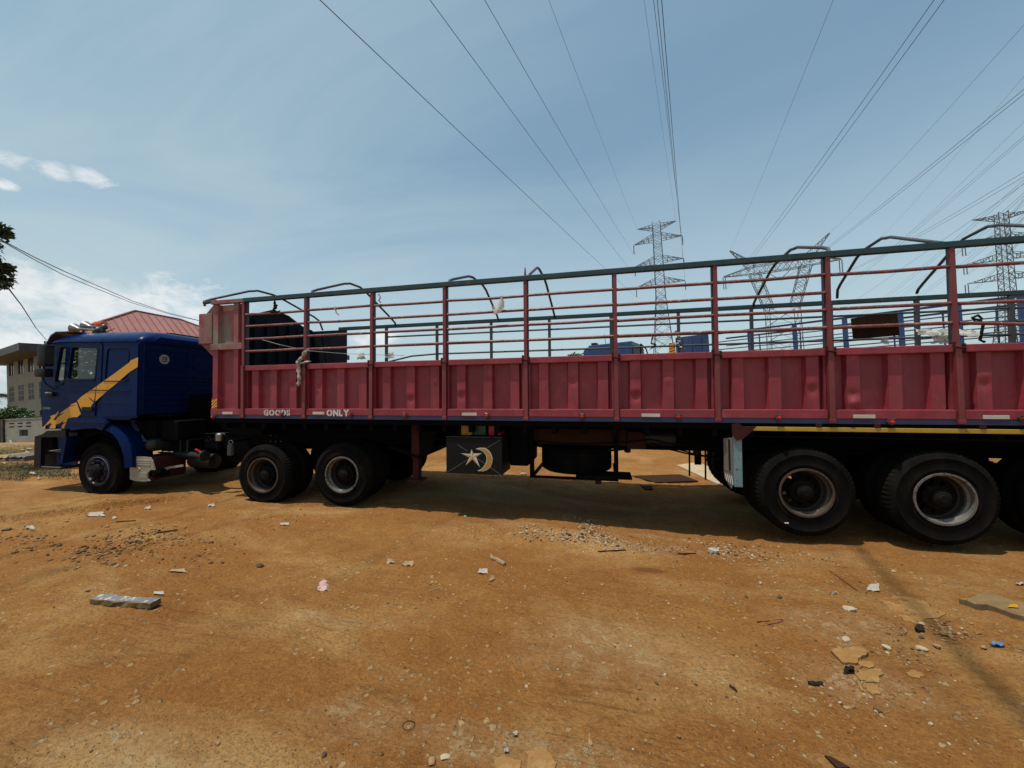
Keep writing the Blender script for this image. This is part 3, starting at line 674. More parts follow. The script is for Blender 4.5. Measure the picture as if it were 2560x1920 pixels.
hoop([(2700, 590, 5.46), (2670, 570, 5.5), (2479, 561, 6.3), (2400, 602, 6.9), (2296, 722, 7.85), (2292, 733, 7.94)])
# lamps, reflectors, lettering
def lamp(px, py):
    p = F(px, py, D-.03); x, _, z = p
    h = MB().lathe([(.028, .03), (.036, .0), (.036, -.025), (.024, -.03)], (x, D-.018, z), (0, 1, 0), 16).build('marker_lamp', CHROMB, tr, smooth=True)
    MB().lathe([(.024, -.02), (.026, -.038), (.018, -.052), (.0005, -.056)], (x, D-.018, z), (0, 1, 0), 14).build('lens', REDL, h, smooth=True)
    MB().tube([(x-.035, D-.03, z+.012), (x-.02, D-.055, z+.034), (x+.02, D-.055, z+.034), (x+.035, D-.03, z+.012)], .008, 6).build('guard', CHROMB, h)
for q_ in ((534, 1042), (704, 1037), (876, 1037), (1013, 1038), (1218, 1039), (1456, 1041), (1696, 1042), (1947, 1044), (2227, 1055), (2557, 1046)): lamp(*q_)
for xa, xb, y0, y1 in ((556, 582, 1031, 1037), (782, 811, 1029, 1036), (1155, 1192, 1031, 1039), (1604, 1650, 1032, 1042), (2133, 2188, 1037, 1048), (2457, 2523, 1037, 1048)):
    a, b = F(xa, y1, D-.018), F(xb, y0, D-.018)
    MB().cbox((a[0], D-.0235, max(a[2], 1.512)), (b[0], D-.0175, max(a[2], 1.512)+.042), .002).build('reflector', WHT, tr)
a = F(660, 1040, D-.02); b = F(725, 1040, D-.02)
ga = F(659.5, 1039.5, D-.02); gb = F(725, 1039.5, D-.02)
textmb('GOODS', ga[0], 1.492, gb[0]-ga[0], .104, D-.0215, bold=.055, gaps={0, 1, 2, 3, 4}).build('lettering', STEN, tr)
ga = F(816.5, 1040, D-.02); gb = F(873, 1040, D-.02)
textmb('ONLY', ga[0], 1.492, gb[0]-ga[0], .108, D-.0215, bold=.055, gaps={0}).build('lettering', STEN, tr)
# chevron plate on the corner
a = F(529, 1022, D-.005); b = F(546, 996, D-.005)
ch = MB().box((XF+.012, D-.008, a[2]), (XF+.135, D-.002, b[2])).build('chevron_plate', CHEVR, tr)
m = MB(); H = b[2]-a[2]
for k in range(-1, 4):
    z = a[2]+k*H/3.3
    pts = [(0, z), (.123, z+.10), (.123, z+.13), (0, z+.03)]
    pts = [(px_, min(max(pz, a[2]), b[2])) for px_, pz in pts]
    if max(p[1] for p in pts)-min(p[1] for p in pts) > .02: m.plate(pts, (), (XF+.012, D-.0085, 0), (1, 0, 0), (0, 0, 1), .002, (0, -1, 0))
m.build('chevron_stripe', CHEVY, ch)
# toolbox with painted star and crescent
bx0, bx1, bz0, bz1 = -2.335, -1.46, .645, 1.18
tb = MB().cbox((bx0, D+.0, bz0), (bx1, D+.52, bz1), .008).build('toolbox', TBOX, tr)
MB().cbox((bx0-.006, D-.012, bz1+.002), (bx1+.006, D+.53, bz1+.016), .004).build('lid', TBOX, tb)
Q = lambda x, y: F(1110+x*.0904, 1070+y*.0904, D)        # zoomed drawing -> face of the box
def quad2(p): q_ = Q(*p); return (q_[0], q_[2])
for (p, q_) in (((95, 1220), (650, 880)), ((1180, 560), (1560, 330)), ((900, 830), (1130, 985)), ((1280, 1090), (1590, 1310)), ((370, 460), (650, 640))):
    p, q_ = quad2(p), quad2(q_); MB().bar((p[0], D-.0006, p[1]), (q_[0], D-.0006, q_[1]), .008, 0, (0, 1, 0), .0022).build('crease_line', SCR, tb)
ctr = (790, 790); tips = [(765, 585), (1045, 700), (995, 1085), (605, 1030), (475, 700)]
inn = [(822, 705), (890, 810), (790, 870), (700, 820), (725, 715)]
lf_, rg_ = MB(), MB()
for k in range(5):
    t = tips[k]; a = inn[(k+4) % 5]; b = inn[k]
    (lf_ if k in (0, 1, 2) else rg_).plate([quad2(q_) for q_ in (ctr, a, t)], (), (0, D-.0012, 0), (1, 0, 0), (0, 0, 1), .002, (0, -1, 0))
    (rg_ if k in (0, 1, 2) else lf_).plate([quad2(q_) for q_ in (ctr, t, b)], (), (0, D-.0012, 0), (1, 0, 0), (0, 0, 1), .002, (0, -1, 0))
st = lf_.build('star_emblem', EMW, tb); rg_.build('gold_facet', GOLD, st)
oc = [(875, 575), (1000, 545), (1130, 550), (1230, 610), (1300, 700), (1345, 830), (1335, 960), (1280, 1090), (1200, 1160), (1080, 1200), (925, 1185)]
ic = [(1020, 1140), (1100, 1060), (1150, 980), (1180, 870), (1165, 770), (1110, 680), (1020, 620)]
crs = MB().plate([quad2(q_) for q_ in oc+ic], (), (0, D-.001, 0), (1, 0, 0), (0, 0, 1), .002, (0, -1, 0)).build('crescent_emblem', EMW, tb)
cc = (1140, 880)
shr = lambda L, f_: [(p[0]+(nrm([cc[0]+60-p[0], cc[1]-p[1]])*f_)[0], p[1]+(nrm([cc[0]+60-p[0], cc[1]-p[1]])*f_)[1]) for p in L]
oc2 = [(940, 578), (1010, 560), (1125, 567), (1218, 625), (1285, 710), (1327, 830), (1317, 955), (1265, 1078), (1190, 1143), (1080, 1182), (980, 1182)]
ic2 = [(1035, 1150), (1115, 1070), (1168, 985), (1198, 870), (1182, 765), (1125, 668), (1030, 606)]
MB().plate([quad2(q_) for q_ in oc2+ic2], (), (0, D-.0032, 0), (1, 0, 0), (0, 0, 1), .0015, (0, -1, 0)).build('gold_facet', GOLD, crs)
# brackets of the box, frame beside it
MB().box((bx0+.12, D+.15, 1.19), (bx0+.18, D+.5, 1.38)).build('bracket', BLACK, tr); MB().box((bx1-.16, D+.15, 1.19), (bx1-.1, D+.5, 1.38)).build('bracket', BLACK, tr)
MB().cbox((bx1+.03, D+.35, .72), (bx1+.32, D+1.2, 1.36), .03).build('battery_box', BLACK, tr)
# landing legs
for y0 in (D+.28, FY-.42):
    lg = MB().box((-3.06, y0, .80), (-2.93, y0+.14, 1.37)).build('landing_leg', RUST, tr)
    MB().box((-3.045, y0+.015, .46), (-2.945, y0+.125, .80)).build('leg_foot_tube', RUST, lg)
    MB().cbox((-3.11, y0-.05, .43), (-2.88, y0+.19, .458), .008).build('foot', RUST, lg)
m = MB(); m.tube([(-2.95, D+.4, 1.0), (-2.6, 6.2, 1.25)], .02); m.tube([(-2.99, D+.42, .9), (-2.99, FY-.42, .9)], .022); m.build('leg_brace', BLACK, tr)
MB().add([(-2.9, D+.3, 1.22), (-2.62, D+.3, 1.25), (-2.74, D+.3, .88), (-2.90, D+.3, .80), (-2.9, D+.33, 1.22), (-2.62, D+.33, 1.25), (-2.74, D+.33, .88), (-2.90, D+.33, .80)], [(0, 1, 2, 3), (7, 6, 5, 4), (0, 4, 5, 1), (1, 5, 6, 2), (2, 6, 7, 3), (3, 7, 4, 0)]).build('leg_gusset', BLACK, tr)
# spare tyre in its carrier
sc_ = MB(); a = F(1340, 1180, 6.1); b = F(1535, 1180, 6.1)
xa, xb = F(1332, 1150, 5.9)[0], F(1540, 1150, 5.9)[0]
ca = ((xa+xb)/2, 6.5, .80)
for xq in (xa, xb):
    sc_.box((xq-.03, 5.80, .55), (xq+.03, 5.87, 1.30)); sc_.box((xq-.025, 5.88, .55), (xq+.025, 7.1, .58))
sc_.box((xa-.03, 5.80, .55), (xb+.03, 5.86, .58)); sc_.build('tyre_carrier', BLACK, tr)
tyre_mb((ca[0], ca[1], .965), (0, 0, -1), .57, .29, .38).build('spare_tyre', RUB, tr, smooth=True)
MB().cbox((F(1440, 1200, 5.75)[0], 5.7, .60), (F(1580, 1200, 5.75)[0], 6.1, .635), .005).build('step_plate', BLACK, tr)
MB().box((F(1488, 1210, 5.8)[0], 5.8, .50), (F(1504, 1210, 5.8)[0], 5.86, .60)).build('step_bracket', RUST, tr)
# fender bar and flap ahead of the axles
a, b = F(1866, 1079, D), F(2560, 1079, D)
yb_ = MB().cbox((a[0]-.02, D-.012, 1.345), (XR, D+.03, 1.398), .006).build('fender_bar', YBAR, tr)
for px in (2046, 2192, 2455):
    xq = F(px, 1070, D)[0]; MB().cbox((xq-.03, D-.02, 1.40), (xq+.03, D+.05, 1.45), .008).build('fender_bolt_plate', RUST, tr)
MB().box((1.50, D+.03, 1.26), (XR, D+.78, 1.28)).build('fender', BLACK, tr)
x0, x1 = F(1834, 1140, D-.01)[0], F(1855, 1140, D-.01)[0]
pbl = MB().cbox((x0, D-.02, F(1845, 1217, D)[2]), (x1, D+.015, 1.36), .005).build('flap_frame', LBLUE, tr)
MB().plate([(x0-.02, 1.30), (x0-.02, 1.43), (x0+.06, 1.44), (x0+.10, 1.40), (x1+.16, 1.40), (x1+.07, 1.30), (x1, 1.24), (x0+.03, 1.22)], (), (0, D-.03, 0), (1, 0, 0), (0, 0, 1), .012, (0, -1, 0)).build('rusted_gusset', RUST, pbl)
fl = MB().box((x0-.12, D+.02, .80), (x0-.006, D+.05, 1.24), 0)
fl = MB().add([(x0-.10, D+.03, 1.24), (x0-.005, D+.0, 1.25), (x0-.0, D+.0, .80), (x0-.10, D+.03, .83), (x0-.10, D+.05, 1.24), (x0-.005, D+.02, 1.25), (x0-.0, D+.02, .80), (x0-.10, D+.05, .83)], [(0, 1, 2, 3), (7, 6, 5, 4), (0, 4, 5, 1), (1, 5, 6, 2), (2, 6, 7, 3), (3, 7, 4, 0)]).build('mud_flap', FLAPM, tr)
MB().add([(x0-.055, D+.012, 1.23), (x0-.035, D+.006, 1.23), (x0-.032, D+.006, .83), (x0-.052, D+.012, .83)], [(0, 1, 2, 3)]).build('flap_batten', BLKPL, fl)
ft = MB().add([(x0-.105, D+.03, .825), (x0+.005, D-.005, .795), (x0+.02, D-.01, .73), (x0-.03, D-.0, .60), (x0-.10, D+.03, .73)], [(0, 1, 2, 3, 4)]).build('flap_tail', FLAPM, fl)
m = MB()
for k in range(4): m.bar((x0-.092+k*.022, D+.010-.004*k, .79-.008*k), (x0-.080+k*.022, D+.006-.004*k, .70-.016*k), .009, 0, (0, 1, 0), .003)
m.build('flap_mark', STEN, fl)
# hanging rods and small far flap seen under the bed
for px, z0 in ((1723, .55), (1763, .50)):
    p = F(px, 1150, 6.4); MB().bar((p[0], 6.4, z0), (p[0]+.01, 6.4, 1.3), .022).build('hanging_rod', BLACK, tr)
p = F(1748, 1140, 7.4); MB().box((p[0]-.08, 7.38, .55), (p[0]+.03, 7.41, 1.3)).build('mud_flap', BLKPL, tr)
# axles and wheels
for k, X in enumerate((2.40, 3.775, 5.15)):
    h = .592
    wheel(tr, (X, D+.0, h), (0, 1, 0), .545, 'rust' if k == 0 else 'dark')
    wheel_far(tr, (X, FY-.64, h), (0, 1, 0), .545)
    MB().tube([(X, D+.3, h), (X, FY-.3, h)], .075, 12).build('axle', BLACK, tr, smooth=True)
    m = MB(); 
    for yq in (6.2, 7.15):
        m = MB()
        for q_ in range(5): m.box((X-.55+q_*.06, yq-.04, h+.09+q_*.026), (X+.55-q_*.06, yq+.04, h+.117+q_*.026))
        m.build('leaf_spring', BLACK, tr)
        MB().box((X+.60, yq-.05, .72), (X+.78, yq+.05, 1.0)).build('spring_hanger', BLACK, tr)
for sy_, z_, sg in ((5.75, 1.18, .10), (5.9, 1.10, .16), (6.5, 1.05, .2)):
    for k_ in range(4):
        xa = -5.4+k_*2.0+sy_*.3-1.7; MB().tube([(xa+2.0*t, sy_+.04*math.sin(t*9+k_), z_-sg*4*t*(1-t)*(.4+.25*k_ % 1)) for t in np.linspace(0, 1, 9)], .012, 6).build('air_hose', BLACK, tr, smooth=True)
for xa in (-.3, .35, 1.35):
    MB().lathe([(.0005, 0), (.09, .01), (.09, .10), (.05, .13), (.05, .22), (.0005, .23)], (xa, 6.25, 1.12), (0, .3, -1), 16).build('brake_chamber', TANKM, tr, smooth=True)
MB().lathe([(.0005, -.02), (.10, .0), (.12, .03), (.12, .62), (.10, .65), (.0005, .67)], (.35, 6.0, 1.17), (1, 0, 0), 20).build('air_tank', TANKM, tr, smooth=True)
pm_ = F(1967, 1308, D-.01); MB().cbox((pm_[0]-.022, D-.011, pm_[2]-.008), (pm_[0]+.022, D-.003, pm_[2]+.008), .003).build('paint_mark', STEN, tr)
# front bolster and coiled air lines below the corner
MB().cbox((-6.75, D+.25, 1.12), (-6.0, FY-.3, 1.375), .02).build('front_bolster', BLACK, tr)
MB().cbox((-6.0, 6.0, 1.20), (-3.6, 7.4, 1.30), .01).build('coupler_plate', BLACK, tr)

# ------------------------------------------------------------------ the blue tractor (frame T, x towards the rear)
tk = thing('truck_tractor', 'dark blue cab-over truck with yellow door stripe, coupled to the red trailer', 'truck', (0, 0, 0), MT4)
A_ = lambda x, y, yy=-1.25: T(70+x*.13562, 790+y*.13562, yy)
C_ = lambda x, y, yy=-1.25: T(70+x*.13562, 1030+y*.13562, yy)
A2 = lambda x, y: (A_(x, y)[0], A_(x, y)[2])
C2 = lambda x, y: (C_(x, y)[0], C_(x, y)[2])
HW = 1.235
side = [A2(205, 1350), C2(250, 300), C2(690, 310), (-5.03, 1.165), (-4.95, 1.345), (-4.10, 1.352), (-4.09, 1.355), (-3.60, 1.365), (-3.44, 1.40), (-3.41, 1.46), (-3.41, 2.78), (-5.23, 2.795), (-5.44, 2.79), (-5.50, 2.70)]
qwin = rrect(0, 0, 1, 1, .1, 3)
def warp(poly, q):                                          # unit square -> quad (bl, br, tr, tl)
    bl, br, tr_, tl = [np.array(v) for v in q]; return [tuple((bl*(1-u)+br*u)*(1-v)+(tl*(1-u)+tr_*u)*v) for u, v in poly]
QW = warp(qwin, ((-5.325, 2.02), (-5.105, 2.055), (-5.065, 2.70), (-5.205, 2.70)))
MWN = warp(rrect(0, 0, 1, 1, .07, 3), ((-5.02, 2.093), (-4.385, 2.093), (-4.335, 2.67), (-4.93, 2.695)))
cabm = MB()
for sy, nd in ((-HW, 1), (HW, -1)):
    cabm.plate(side, [QW, MWN], (0, sy, 0), (1, 0, 0), (0, 0, 1), .03, (0, nd, 0))
# front, rear, floor of the cab
fr = [(-5.70, 1.90), (-5.615, 1.15), (-5.45, 1.10), (-3.6, 1.30)]
def sheet(pts, th=.02):                                     # pts in (x, z), swept over the cab width
    for (xa, za), (xb, zb) in zip(pts[:-1], pts[1:]):
        n_ = nrm([zb-za, 0, -(xb-xa)])*th
        cabm.add([(xa, -HW, za), (xb, -HW, zb), (xb, HW, zb), (xa, HW, za), (xa+n_[0], -HW, za+n_[2]), (xb+n_[0], -HW, zb+n_[2]), (xb+n_[0], HW, zb+n_[2]), (xa+n_[0], HW, za+n_[2])], [(0, 1, 2, 3), (7, 6, 5, 4), (0, 4, 5, 1), (3, 2, 6, 7)])
sheet([(-5.612, 1.15), (-5.70, 1.893), (-5.675, 2.02)]); sheet([(-5.512, 2.70), (-5.49, 2.79)])
sheet([(-5.55, 1.155), (-5.03, 1.17), (-4.95, 1.35), (-3.60, 1.37)])
for sy in (-HW, HW-.09): cabm.box((-5.64, sy, 2.02), (-5.58, sy+.09, 2.06)); 
for sy in (-1, 1): cabm.bar((-5.675, sy*(HW-.05), 2.0), (-5.50, sy*(HW-.07), 2.72), .09, 0, (0, 1, 0), .07)
# rear wall with pressed frames and ribs
def rearplate():
    m = cabm; m.box((-3.44, -HW+.03, 1.45), (-3.415, HW-.03, 2.78)); return m
rearplate()
cab = cabm.build('cab_body', BLUE, tk)
def frame_ring(y0, z0, y1, z1, r, w_, proud, name='pressed_frame', parent=None):
    o = rrect(y0, z0, y1, z1, r, 5); i_ = rrect(y0+w_, z0+w_, y1-w_, z1-w_, max(r-w_, .02), 5)
    return MB().plate(o, [i_], (-3.415, 0, 0), (0, 1, 0), (0, 0, 1), proud, (1, 0, 0)).build(name, BLUE, parent or cab)
frame_ring(-1.13, 2.30, -.34, 2.66, .09, .018, .012); frame_ring(-.22, 2.30, .22, 2.66, .09, .018, .012); frame_ring(.34, 2.30, 1.13, 2.66, .09, .018, .012)
for ya, yb in ((-1.14, -.30), (-.22, .22), (.30, 1.14)):
    for z in (2.17, 2.09, 2.02, 1.915, 1.84, 1.72, 1.62): MB().cbox((-3.417, ya, z-.014), (-3.400, yb, z+.014), .006).build('pressed_rib', BLUE, cab)
MB().cbox((-3.45, -HW+.005, 1.46), (-3.40, -HW+.075, 2.80), .02).build('corner_pillar', BLUE, cab)
# sticker "70"
so_ = TX(412, 898.5, -3.40)
stk = MB().plate(circ((0, 0), .092, n=32), (), (-3.412, so_[1], so_[2]), (0, 1, 0), (0, 0, 1), .004, (1, 0, 0)).build('speed_sticker', STICK, cab)
textmb('70', -.048, -.022, .098, .072, 0, bold=.03, o=(-3.4055, so_[1], so_[2]), ax=(0, 1, 0), ay=(0, 0, 1)).build('lettering', BLKPL, stk)
MB().box((-3.4075, so_[1]-.044, so_[2]-.046), (-3.4050, so_[1]+.044, so_[2]-.034)).build('underline', BLKPL, stk)
# roof: stacked rounded outlines
def ring(x0, x1, hw, z, r=.16):
    return [(a, b, z) for a, b in rrect(x0, -hw, x1, hw, r, 5)]
rings = [ring(-5.46, -3.385, HW+.012, 2.775, .10), ring(-5.46, -3.385, HW+.016, 2.80, .10), ring(-5.45, -3.39, HW+.0, 2.835, .11), ring(-5.42, -3.40, HW-.03, 2.875, .13), ring(-5.36, -3.44, HW-.10, 2.925, .16), ring(-5.24, -3.50, HW-.22, 2.985, .2), ring(-5.10, -3.60, HW-.36, 3.02, .22), ring(-4.9, -3.8, HW-.6, 3.045, .25)]
m = MB(); nr = len(rings[0]); vs = [p for r_ in rings for p in r_]
m.add(vs, [(i_*nr+k, i_*nr+(k+1) % nr, (i_+1)*nr+(k+1) % nr, (i_+1)*nr+k) for i_ in range(len(rings)-1) for k in range(nr)]+[tuple(range((len(rings)-1)*nr, len(rings)*nr)), tuple(range(nr))[::-1]])
roof = m.build('roof', BLUE, tk, smooth=True)
# roof rear skirt with pressed pockets, ridge line
m = MB(); m.plate([(-1.06, 2.80), (-.93, 2.90), (.93, 2.90), (1.06, 2.80)], (), (-3.40, 0, 0), (0, 1, 0), (0, 0, 1), .025, (1, 0, 0)); m.build('rear_visor_step', BLUE, roof)
for k in range(6): MB().cbox((-3.38, -.80+k*.28, 2.825), (-3.366, -.60+k*.28, 2.868), .006).build('pressed_pocket', BLUE, roof)
MB().cbox((-4.35, -.42, 3.040), (-3.75, .42, 3.07), .015).build('roof_hatch', BLKPL, roof)
# gutter bead
MB().tube([(-5.42, -HW-.012, 2.782), (-5.20, -HW-.016, 2.792), (-3.44, -HW-.016, 2.785)], .012, 8).build('gutter', BLUE, roof, smooth=True)
# side mouldings: belt line, sills, door gaps
def bead(pts, r=.008, name='belt_moulding', m_=BLUE, par=None): return MB().tube(pts, r, 6).build(name, m_, par or cab, smooth=True)
doorpoly = [(-5.60, 1.19), (-5.06, 1.19), (-4.96, 1.40), (-4.37, 1.41), (-4.36, 1.65), (-4.25, 2.05), (-4.235, 2.72), (-4.28, 2.765), (-5.20, 2.765), (-5.30, 2.70), (-5.63, 1.93)]
drm = MB().plate(doorpoly, [QW, MWN], (0, -HW-.002, 0), (1, 0, 0), (0, 0, 1), .016, (0, -1, 0))
door = drm.build('door', BLUE, tk)
MB().plate(doorpoly, [QW, MWN], (0, HW+.002, 0), (1, 0, 0), (0, 0, 1), .016, (0, 1, 0)).build('door', BLUE, tk)
MB().plate([(x_*1.0, z_) for x_, z_ in [(-5.615, 1.18), (-5.05, 1.18), (-4.95, 1.39), (-4.36, 1.40), (-4.348, 1.65), (-4.238, 2.05), (-4.222, 2.73), (-4.27, 2.778), (-5.21, 2.778), (-5.31, 2.71), (-5.645, 1.93)]], [QW, MWN], (0, -HW+.0005, 0), (1, 0, 0), (0, 0, 1), .004, (0, -1, 0)).build('door_seal', BLKPL, door)
DY = -HW-.018
rear_poly = [(-4.205, 1.40), (-3.43, 1.43), (-3.43, 2.74), (-4.20, 2.75), (-4.215, 2.05)]
rh = warp(rrect(0, 0, 1, 1, .1, 4), ((-4.165, 2.075), (-3.64, 2.075), (-3.60, 2.66), (-4.12, 2.66)))
qp = MB().plate(rear_poly, [rh], (0, -HW-.002, 0), (1, 0, 0), (0, 0, 1), .014, (0, -1, 0)).build('quarter_panel', BLUE, tk)
rh2 = warp(rrect(0, 0, 1, 1, .1, 4), ((-4.12, 2.12), (-3.68, 2.12), (-3.64, 2.61), (-4.08, 2.61)))
MB().plate(rh2, (), (0, -HW-.002, 0), (1, 0, 0), (0, 0, 1), .006, (0, -1, 0)).build('pressed_panel', BLUE, qp)
bead([(-5.69, -HW-.012, 1.888), (-5.2, DY-.004, 1.893), (-3.58, DY-.004, 1.883)], .009)
bead([(-4.18, DY, 2.055), (-3.70, DY, 2.055), (-3.62, DY, 2.09)], .010, 'window_sill'); bead([(-5.10, DY, 2.075), (-5.03, DY-.008, 2.070), (-4.40, DY-.008, 2.070), (-4.37, DY, 2.085)], .014, 'window_sill', par=door)
bead([(-5.36, DY, 2.0), (-5.31, DY-.008, 1.985), (-5.15, DY-.008, 1.985), (-5.11, DY, 2.01)], .014, 'window_sill', par=door)
bead([(-4.20, -HW-.016, 1.655), (-3.62, -HW-.016, 1.650)], .006, 'panel_seam', BLKPL, qp); bead([(-5.52, DY, 1.735), (-4.38, DY, 1.70)], .004, 'panel_seam', BLKPL, door)
# glazing
for sy in (-HW+.012, HW-.016):
    for hp in (QW, MWN): MB().plate([(cx_+(x_-cx_)*1.01, z_) for x_, z_, cx_ in [(p[0], p[1], sum(q_[0] for q_ in hp)/len(hp)) for p in hp]], (), (0, sy, 0), (1, 0, 0), (0, 0, 1), .004, (0, 1, 0)).build('window_glass', GLASS, cab)
def gasket(hp):
    cx_, cz_ = sum(q_[0] for q_ in hp)/len(hp), sum(q_[1] for q_ in hp)/len(hp)
    o_ = [(cx_+(a-cx_)*1.07, cz_+(b-cz_)*1.05) for a, b in hp]
    MB().plate(o_, [[(cx_+(a-cx_)*.985, cz_+(b-cz_)*.985) for a, b in hp]], (0, -HW-.017, 0), (1, 0, 0), (0, 0, 1), .006, (0, -1, 0)).build('window_gasket', BLKPL, door)
gasket(QW); gasket(MWN)
MB().add([(-5.665, -HW+.08, 2.04), (-5.665, HW-.08, 2.04), (-5.512, HW-.1, 2.70), (-5.512, -HW+.1, 2.70)], [(0, 1, 2, 3)]).build('windscreen', GLASS, cab)
# yellow slanting stripe with torn star cut-outs
Zs = lambda x, y: T(85+x*.06781, 1000+y*.06780, -1.25)      # detail drawing of the lower stripe
Z2 = lambda x, y: (Zs(x, y)[0], Zs(x, y)[2])
up1 = [A2(2040, 760), A2(1900, 822), A2(1880, 850), A2(1600, 1055), A2(1400, 1185), A2(1275, 1290)]
s1 = [A2(2036, 762), A2(1900, 818), A2(1868, 860), A2(1600, 1060), A2(1400, 1200), A2(1275, 1293), A2(1262, 1400), A2(1250, 1575), A2(1480, 1370), A2(1650, 1235), A2(1730, 1160), A2(1850, 1055), A2(1880, 1030), A2(2026, 942)]
s2 = [A2(1262, 1302), A2(1000, 1480), A2(905, 1570), (Z2(1615, 30)), Z2(1700, 230), Z2(1780, 360), Z2(1800, 320), Z2(1900, 310), Z2(2080, 300), Z2(2185, 120), A2(1215, 1600), A2(1130, 1515), A2(1140, 1500), A2(1225, 1575), A2(1250, 1400)]
s3 = [Z2(1560, 90), Z2(1400, 160), Z2(1340, 210), Z2(1520, 190), Z2(1520, 215), Z2(1340, 240), Z2(1150, 360), Z2(930, 530), Z2(1160, 455), Z2(1000, 560), Z2(870, 650), Z2(810, 750), Z2(720, 725), Z2(640, 790), Z2(620, 870), Z2(720, 880), Z2(640, 920), Z2(580, 1045), Z2(790, 1045), Z2(820, 980), Z2(790, 920), Z2(960, 860), Z2(1110, 750), Z2(1080, 840), Z2(1210, 815), Z2(1050, 920), Z2(1030, 1050), Z2(1160, 1055), Z2(1230, 860), Z2(1340, 680), Z2(1400, 640), Z2(1610, 635), Z2(1740, 520), Z2(1690, 400), Z2(1590, 100)]
s4 = [Z2(940, 400), Z2(800, 530), Z2(600, 600), Z2(650, 640), Z2(640, 680), Z2(480, 870), Z2(300, 1045), Z2(410, 1045), Z2(440, 990), Z2(420, 950), Z2(560, 880), Z2(640, 800), Z2(760, 680), Z2(880, 550)]
stripe = MB().plate(s1, (), (0, DY-.001, 0), (1, 0, 0), (0, 0, 1), .0025, (0, -1, 0)).build('stripe', YEL, cab)
for s_ in (s2, s3, s4): MB().plate(s_, (), (0, DY-.001, 0), (1, 0, 0), (0, 0, 1), .0025, (0, -1, 0)).build('stripe', YEL, door)
# maker's small badge, door handle, turn lamp
b0, b1 = Zs(340, 340), Zs(630, 262)
MB().box((b0[0], DY-.004, b0[2]), (b1[0], DY-.001, b1[2])).build('badge', CHROMB, door)
textmb('19.422', b0[0]+.004, b0[2]+.008, b1[0]-b0[0]-.008, b1[2]-b0[2]-.014, DY-.0065, bold=.02).build('badge_lettering', CHR, door)
h0 = Zs(1800, 400); MB().cbox((h0[0], DY-.020, h0[2]-.005), (h0[0]+.25, DY-.0, h0[2]+.075), .012).build('handle', BLKPL, door)
t0 = A_(375, 1480); tl_ = MB().cbox((t0[0], DY-.05, t0[2]), (t0[0]+.17, DY, t0[2]+.085), .018).build('side_lamp', BLKPL, door)
MB().cbox((t0[0]+.01, DY-.055, t0[2]+.058), (t0[0]+.165, DY-.01, t0[2]+.078), .006).build('lens', STICK, tl_)
# mirrors on arms
def mirror(x0, x1, z0, z1, yc):
    return MB().cbox((x0, yc-.07, z0), (x1, yc+.07, z1), .035).build('mirror', BLKPL, tk, smooth=True)
m1 = mirror(-5.41, -5.20, 2.32, 2.72, -1.40); m2 = mirror(-5.46, -5.21, 2.12, 2.28, -1.40)
MB().plate(rrect(-1.455, 2.36, -1.345, 2.68, .03), (), (-5.203, 0, 0), (0, 1, 0), (0, 0, 1), .006, (1, 0, 0)).build('mirror_glass', WGL, m1)
MB().tube([(-5.32, -1.40, 2.71), (-5.36, -1.39, 2.785), (-5.35, -1.25, 2.76), (-5.20, -1.24, 2.755)], .014, 8).build('mirror_arm', BLKPL, m1)
MB().tube([(-5.34, -1.40, 2.34), (-5.36, -1.40, 2.2), (-5.38, -1.40, 2.13), (-5.38, -1.34, 1.99), (-5.30, -1.26, 1.89)], .013, 8).build('mirror_arm', BLKPL, m1)
mc = cp(m1); mc.location = (0, 2.84, 0)
# visor above the windscreen
m = MB(); n8 = 12
for lv in range(2): pass
vs = []
for k in range(n8+1):
    yv = -HW-.02+(2*HW+.04)*k/n8; bow = .10*(1-(2*k/n8-1)**2)
    vs += [(-5.58-bow, yv, 2.74), (-5.46-bow*.8, yv, 2.90+.03), (-5.33-bow*.6, yv, 2.995), (-5.10, yv*.9, 3.015), (-5.10, yv*.9, 3.0), (-5.33-bow*.6, yv, 2.975), (-5.45-bow*.8, yv, 2.90), (-5.56-bow, yv, 2.735)]
m.add(vs, [(k*8+j, k*8+(j+1) % 8, (k+1)*8+(j+1) % 8, (k+1)*8+j) for k in range(n8) for j in range(8)]+[tuple(range(8)), tuple(range(n8*8, n8*8+8))[::-1]])
m.build('sun_visor', VISOR, tk, smooth=True)
# air horns and beacon
def horn(p, q_, yh):
    p = np.array([p[0], yh, p[2]]); q_ = np.array([q_[0], yh, q_[2]]); d = nrm(q_-p); L = np.linalg.norm(q_-p)
    h = MB().lathe([(.10, .0), (.104, .006), (.085, .035), (.055, .085), (.028, .12), (.020, .2), (.017, L-.05)], p, d, 24).build('air_horn', CHR, tk, smooth=True)
    MB().lathe([(.0005, -.005), (.05, .01), (.062, .04), (.050, .075), (.02, .09), (.0005, .095)], q_-d*.06, d, 18).build('horn_diaphragm', CHROMB, h, smooth=True)
    MB().box((q_[0]-.15, yh-.02, 2.99), (q_[0]-.12, yh+.02, q_[2])).box((p[0]+.22, yh-.02, 2.97), (p[0]+.25, yh+.02, p[2]-.01)).build('horn_bracket', CHROMB, h)
horn(A_(850, 232, -.75), A_(1310, 262, -.75), -.75); horn(A_(1060, 188, -.50), A_(1420, 205, -.50), -.50)
bp, bq = A_(1225, 180, -.05), A_(1400, 100, -.05)
bb = MB().cbox((bp[0]+.06, -.09, 2.98), (bq[0]-.05, .03, bp[2]+.0), .01).build('beacon_base', BLKPL, tk)
MB().cbox((bp[0]+.03, -.10, bp[2]), (bq[0]-.02, .04, bq[2]), .03).build('beacon_lens', ORNG, bb, smooth=True)
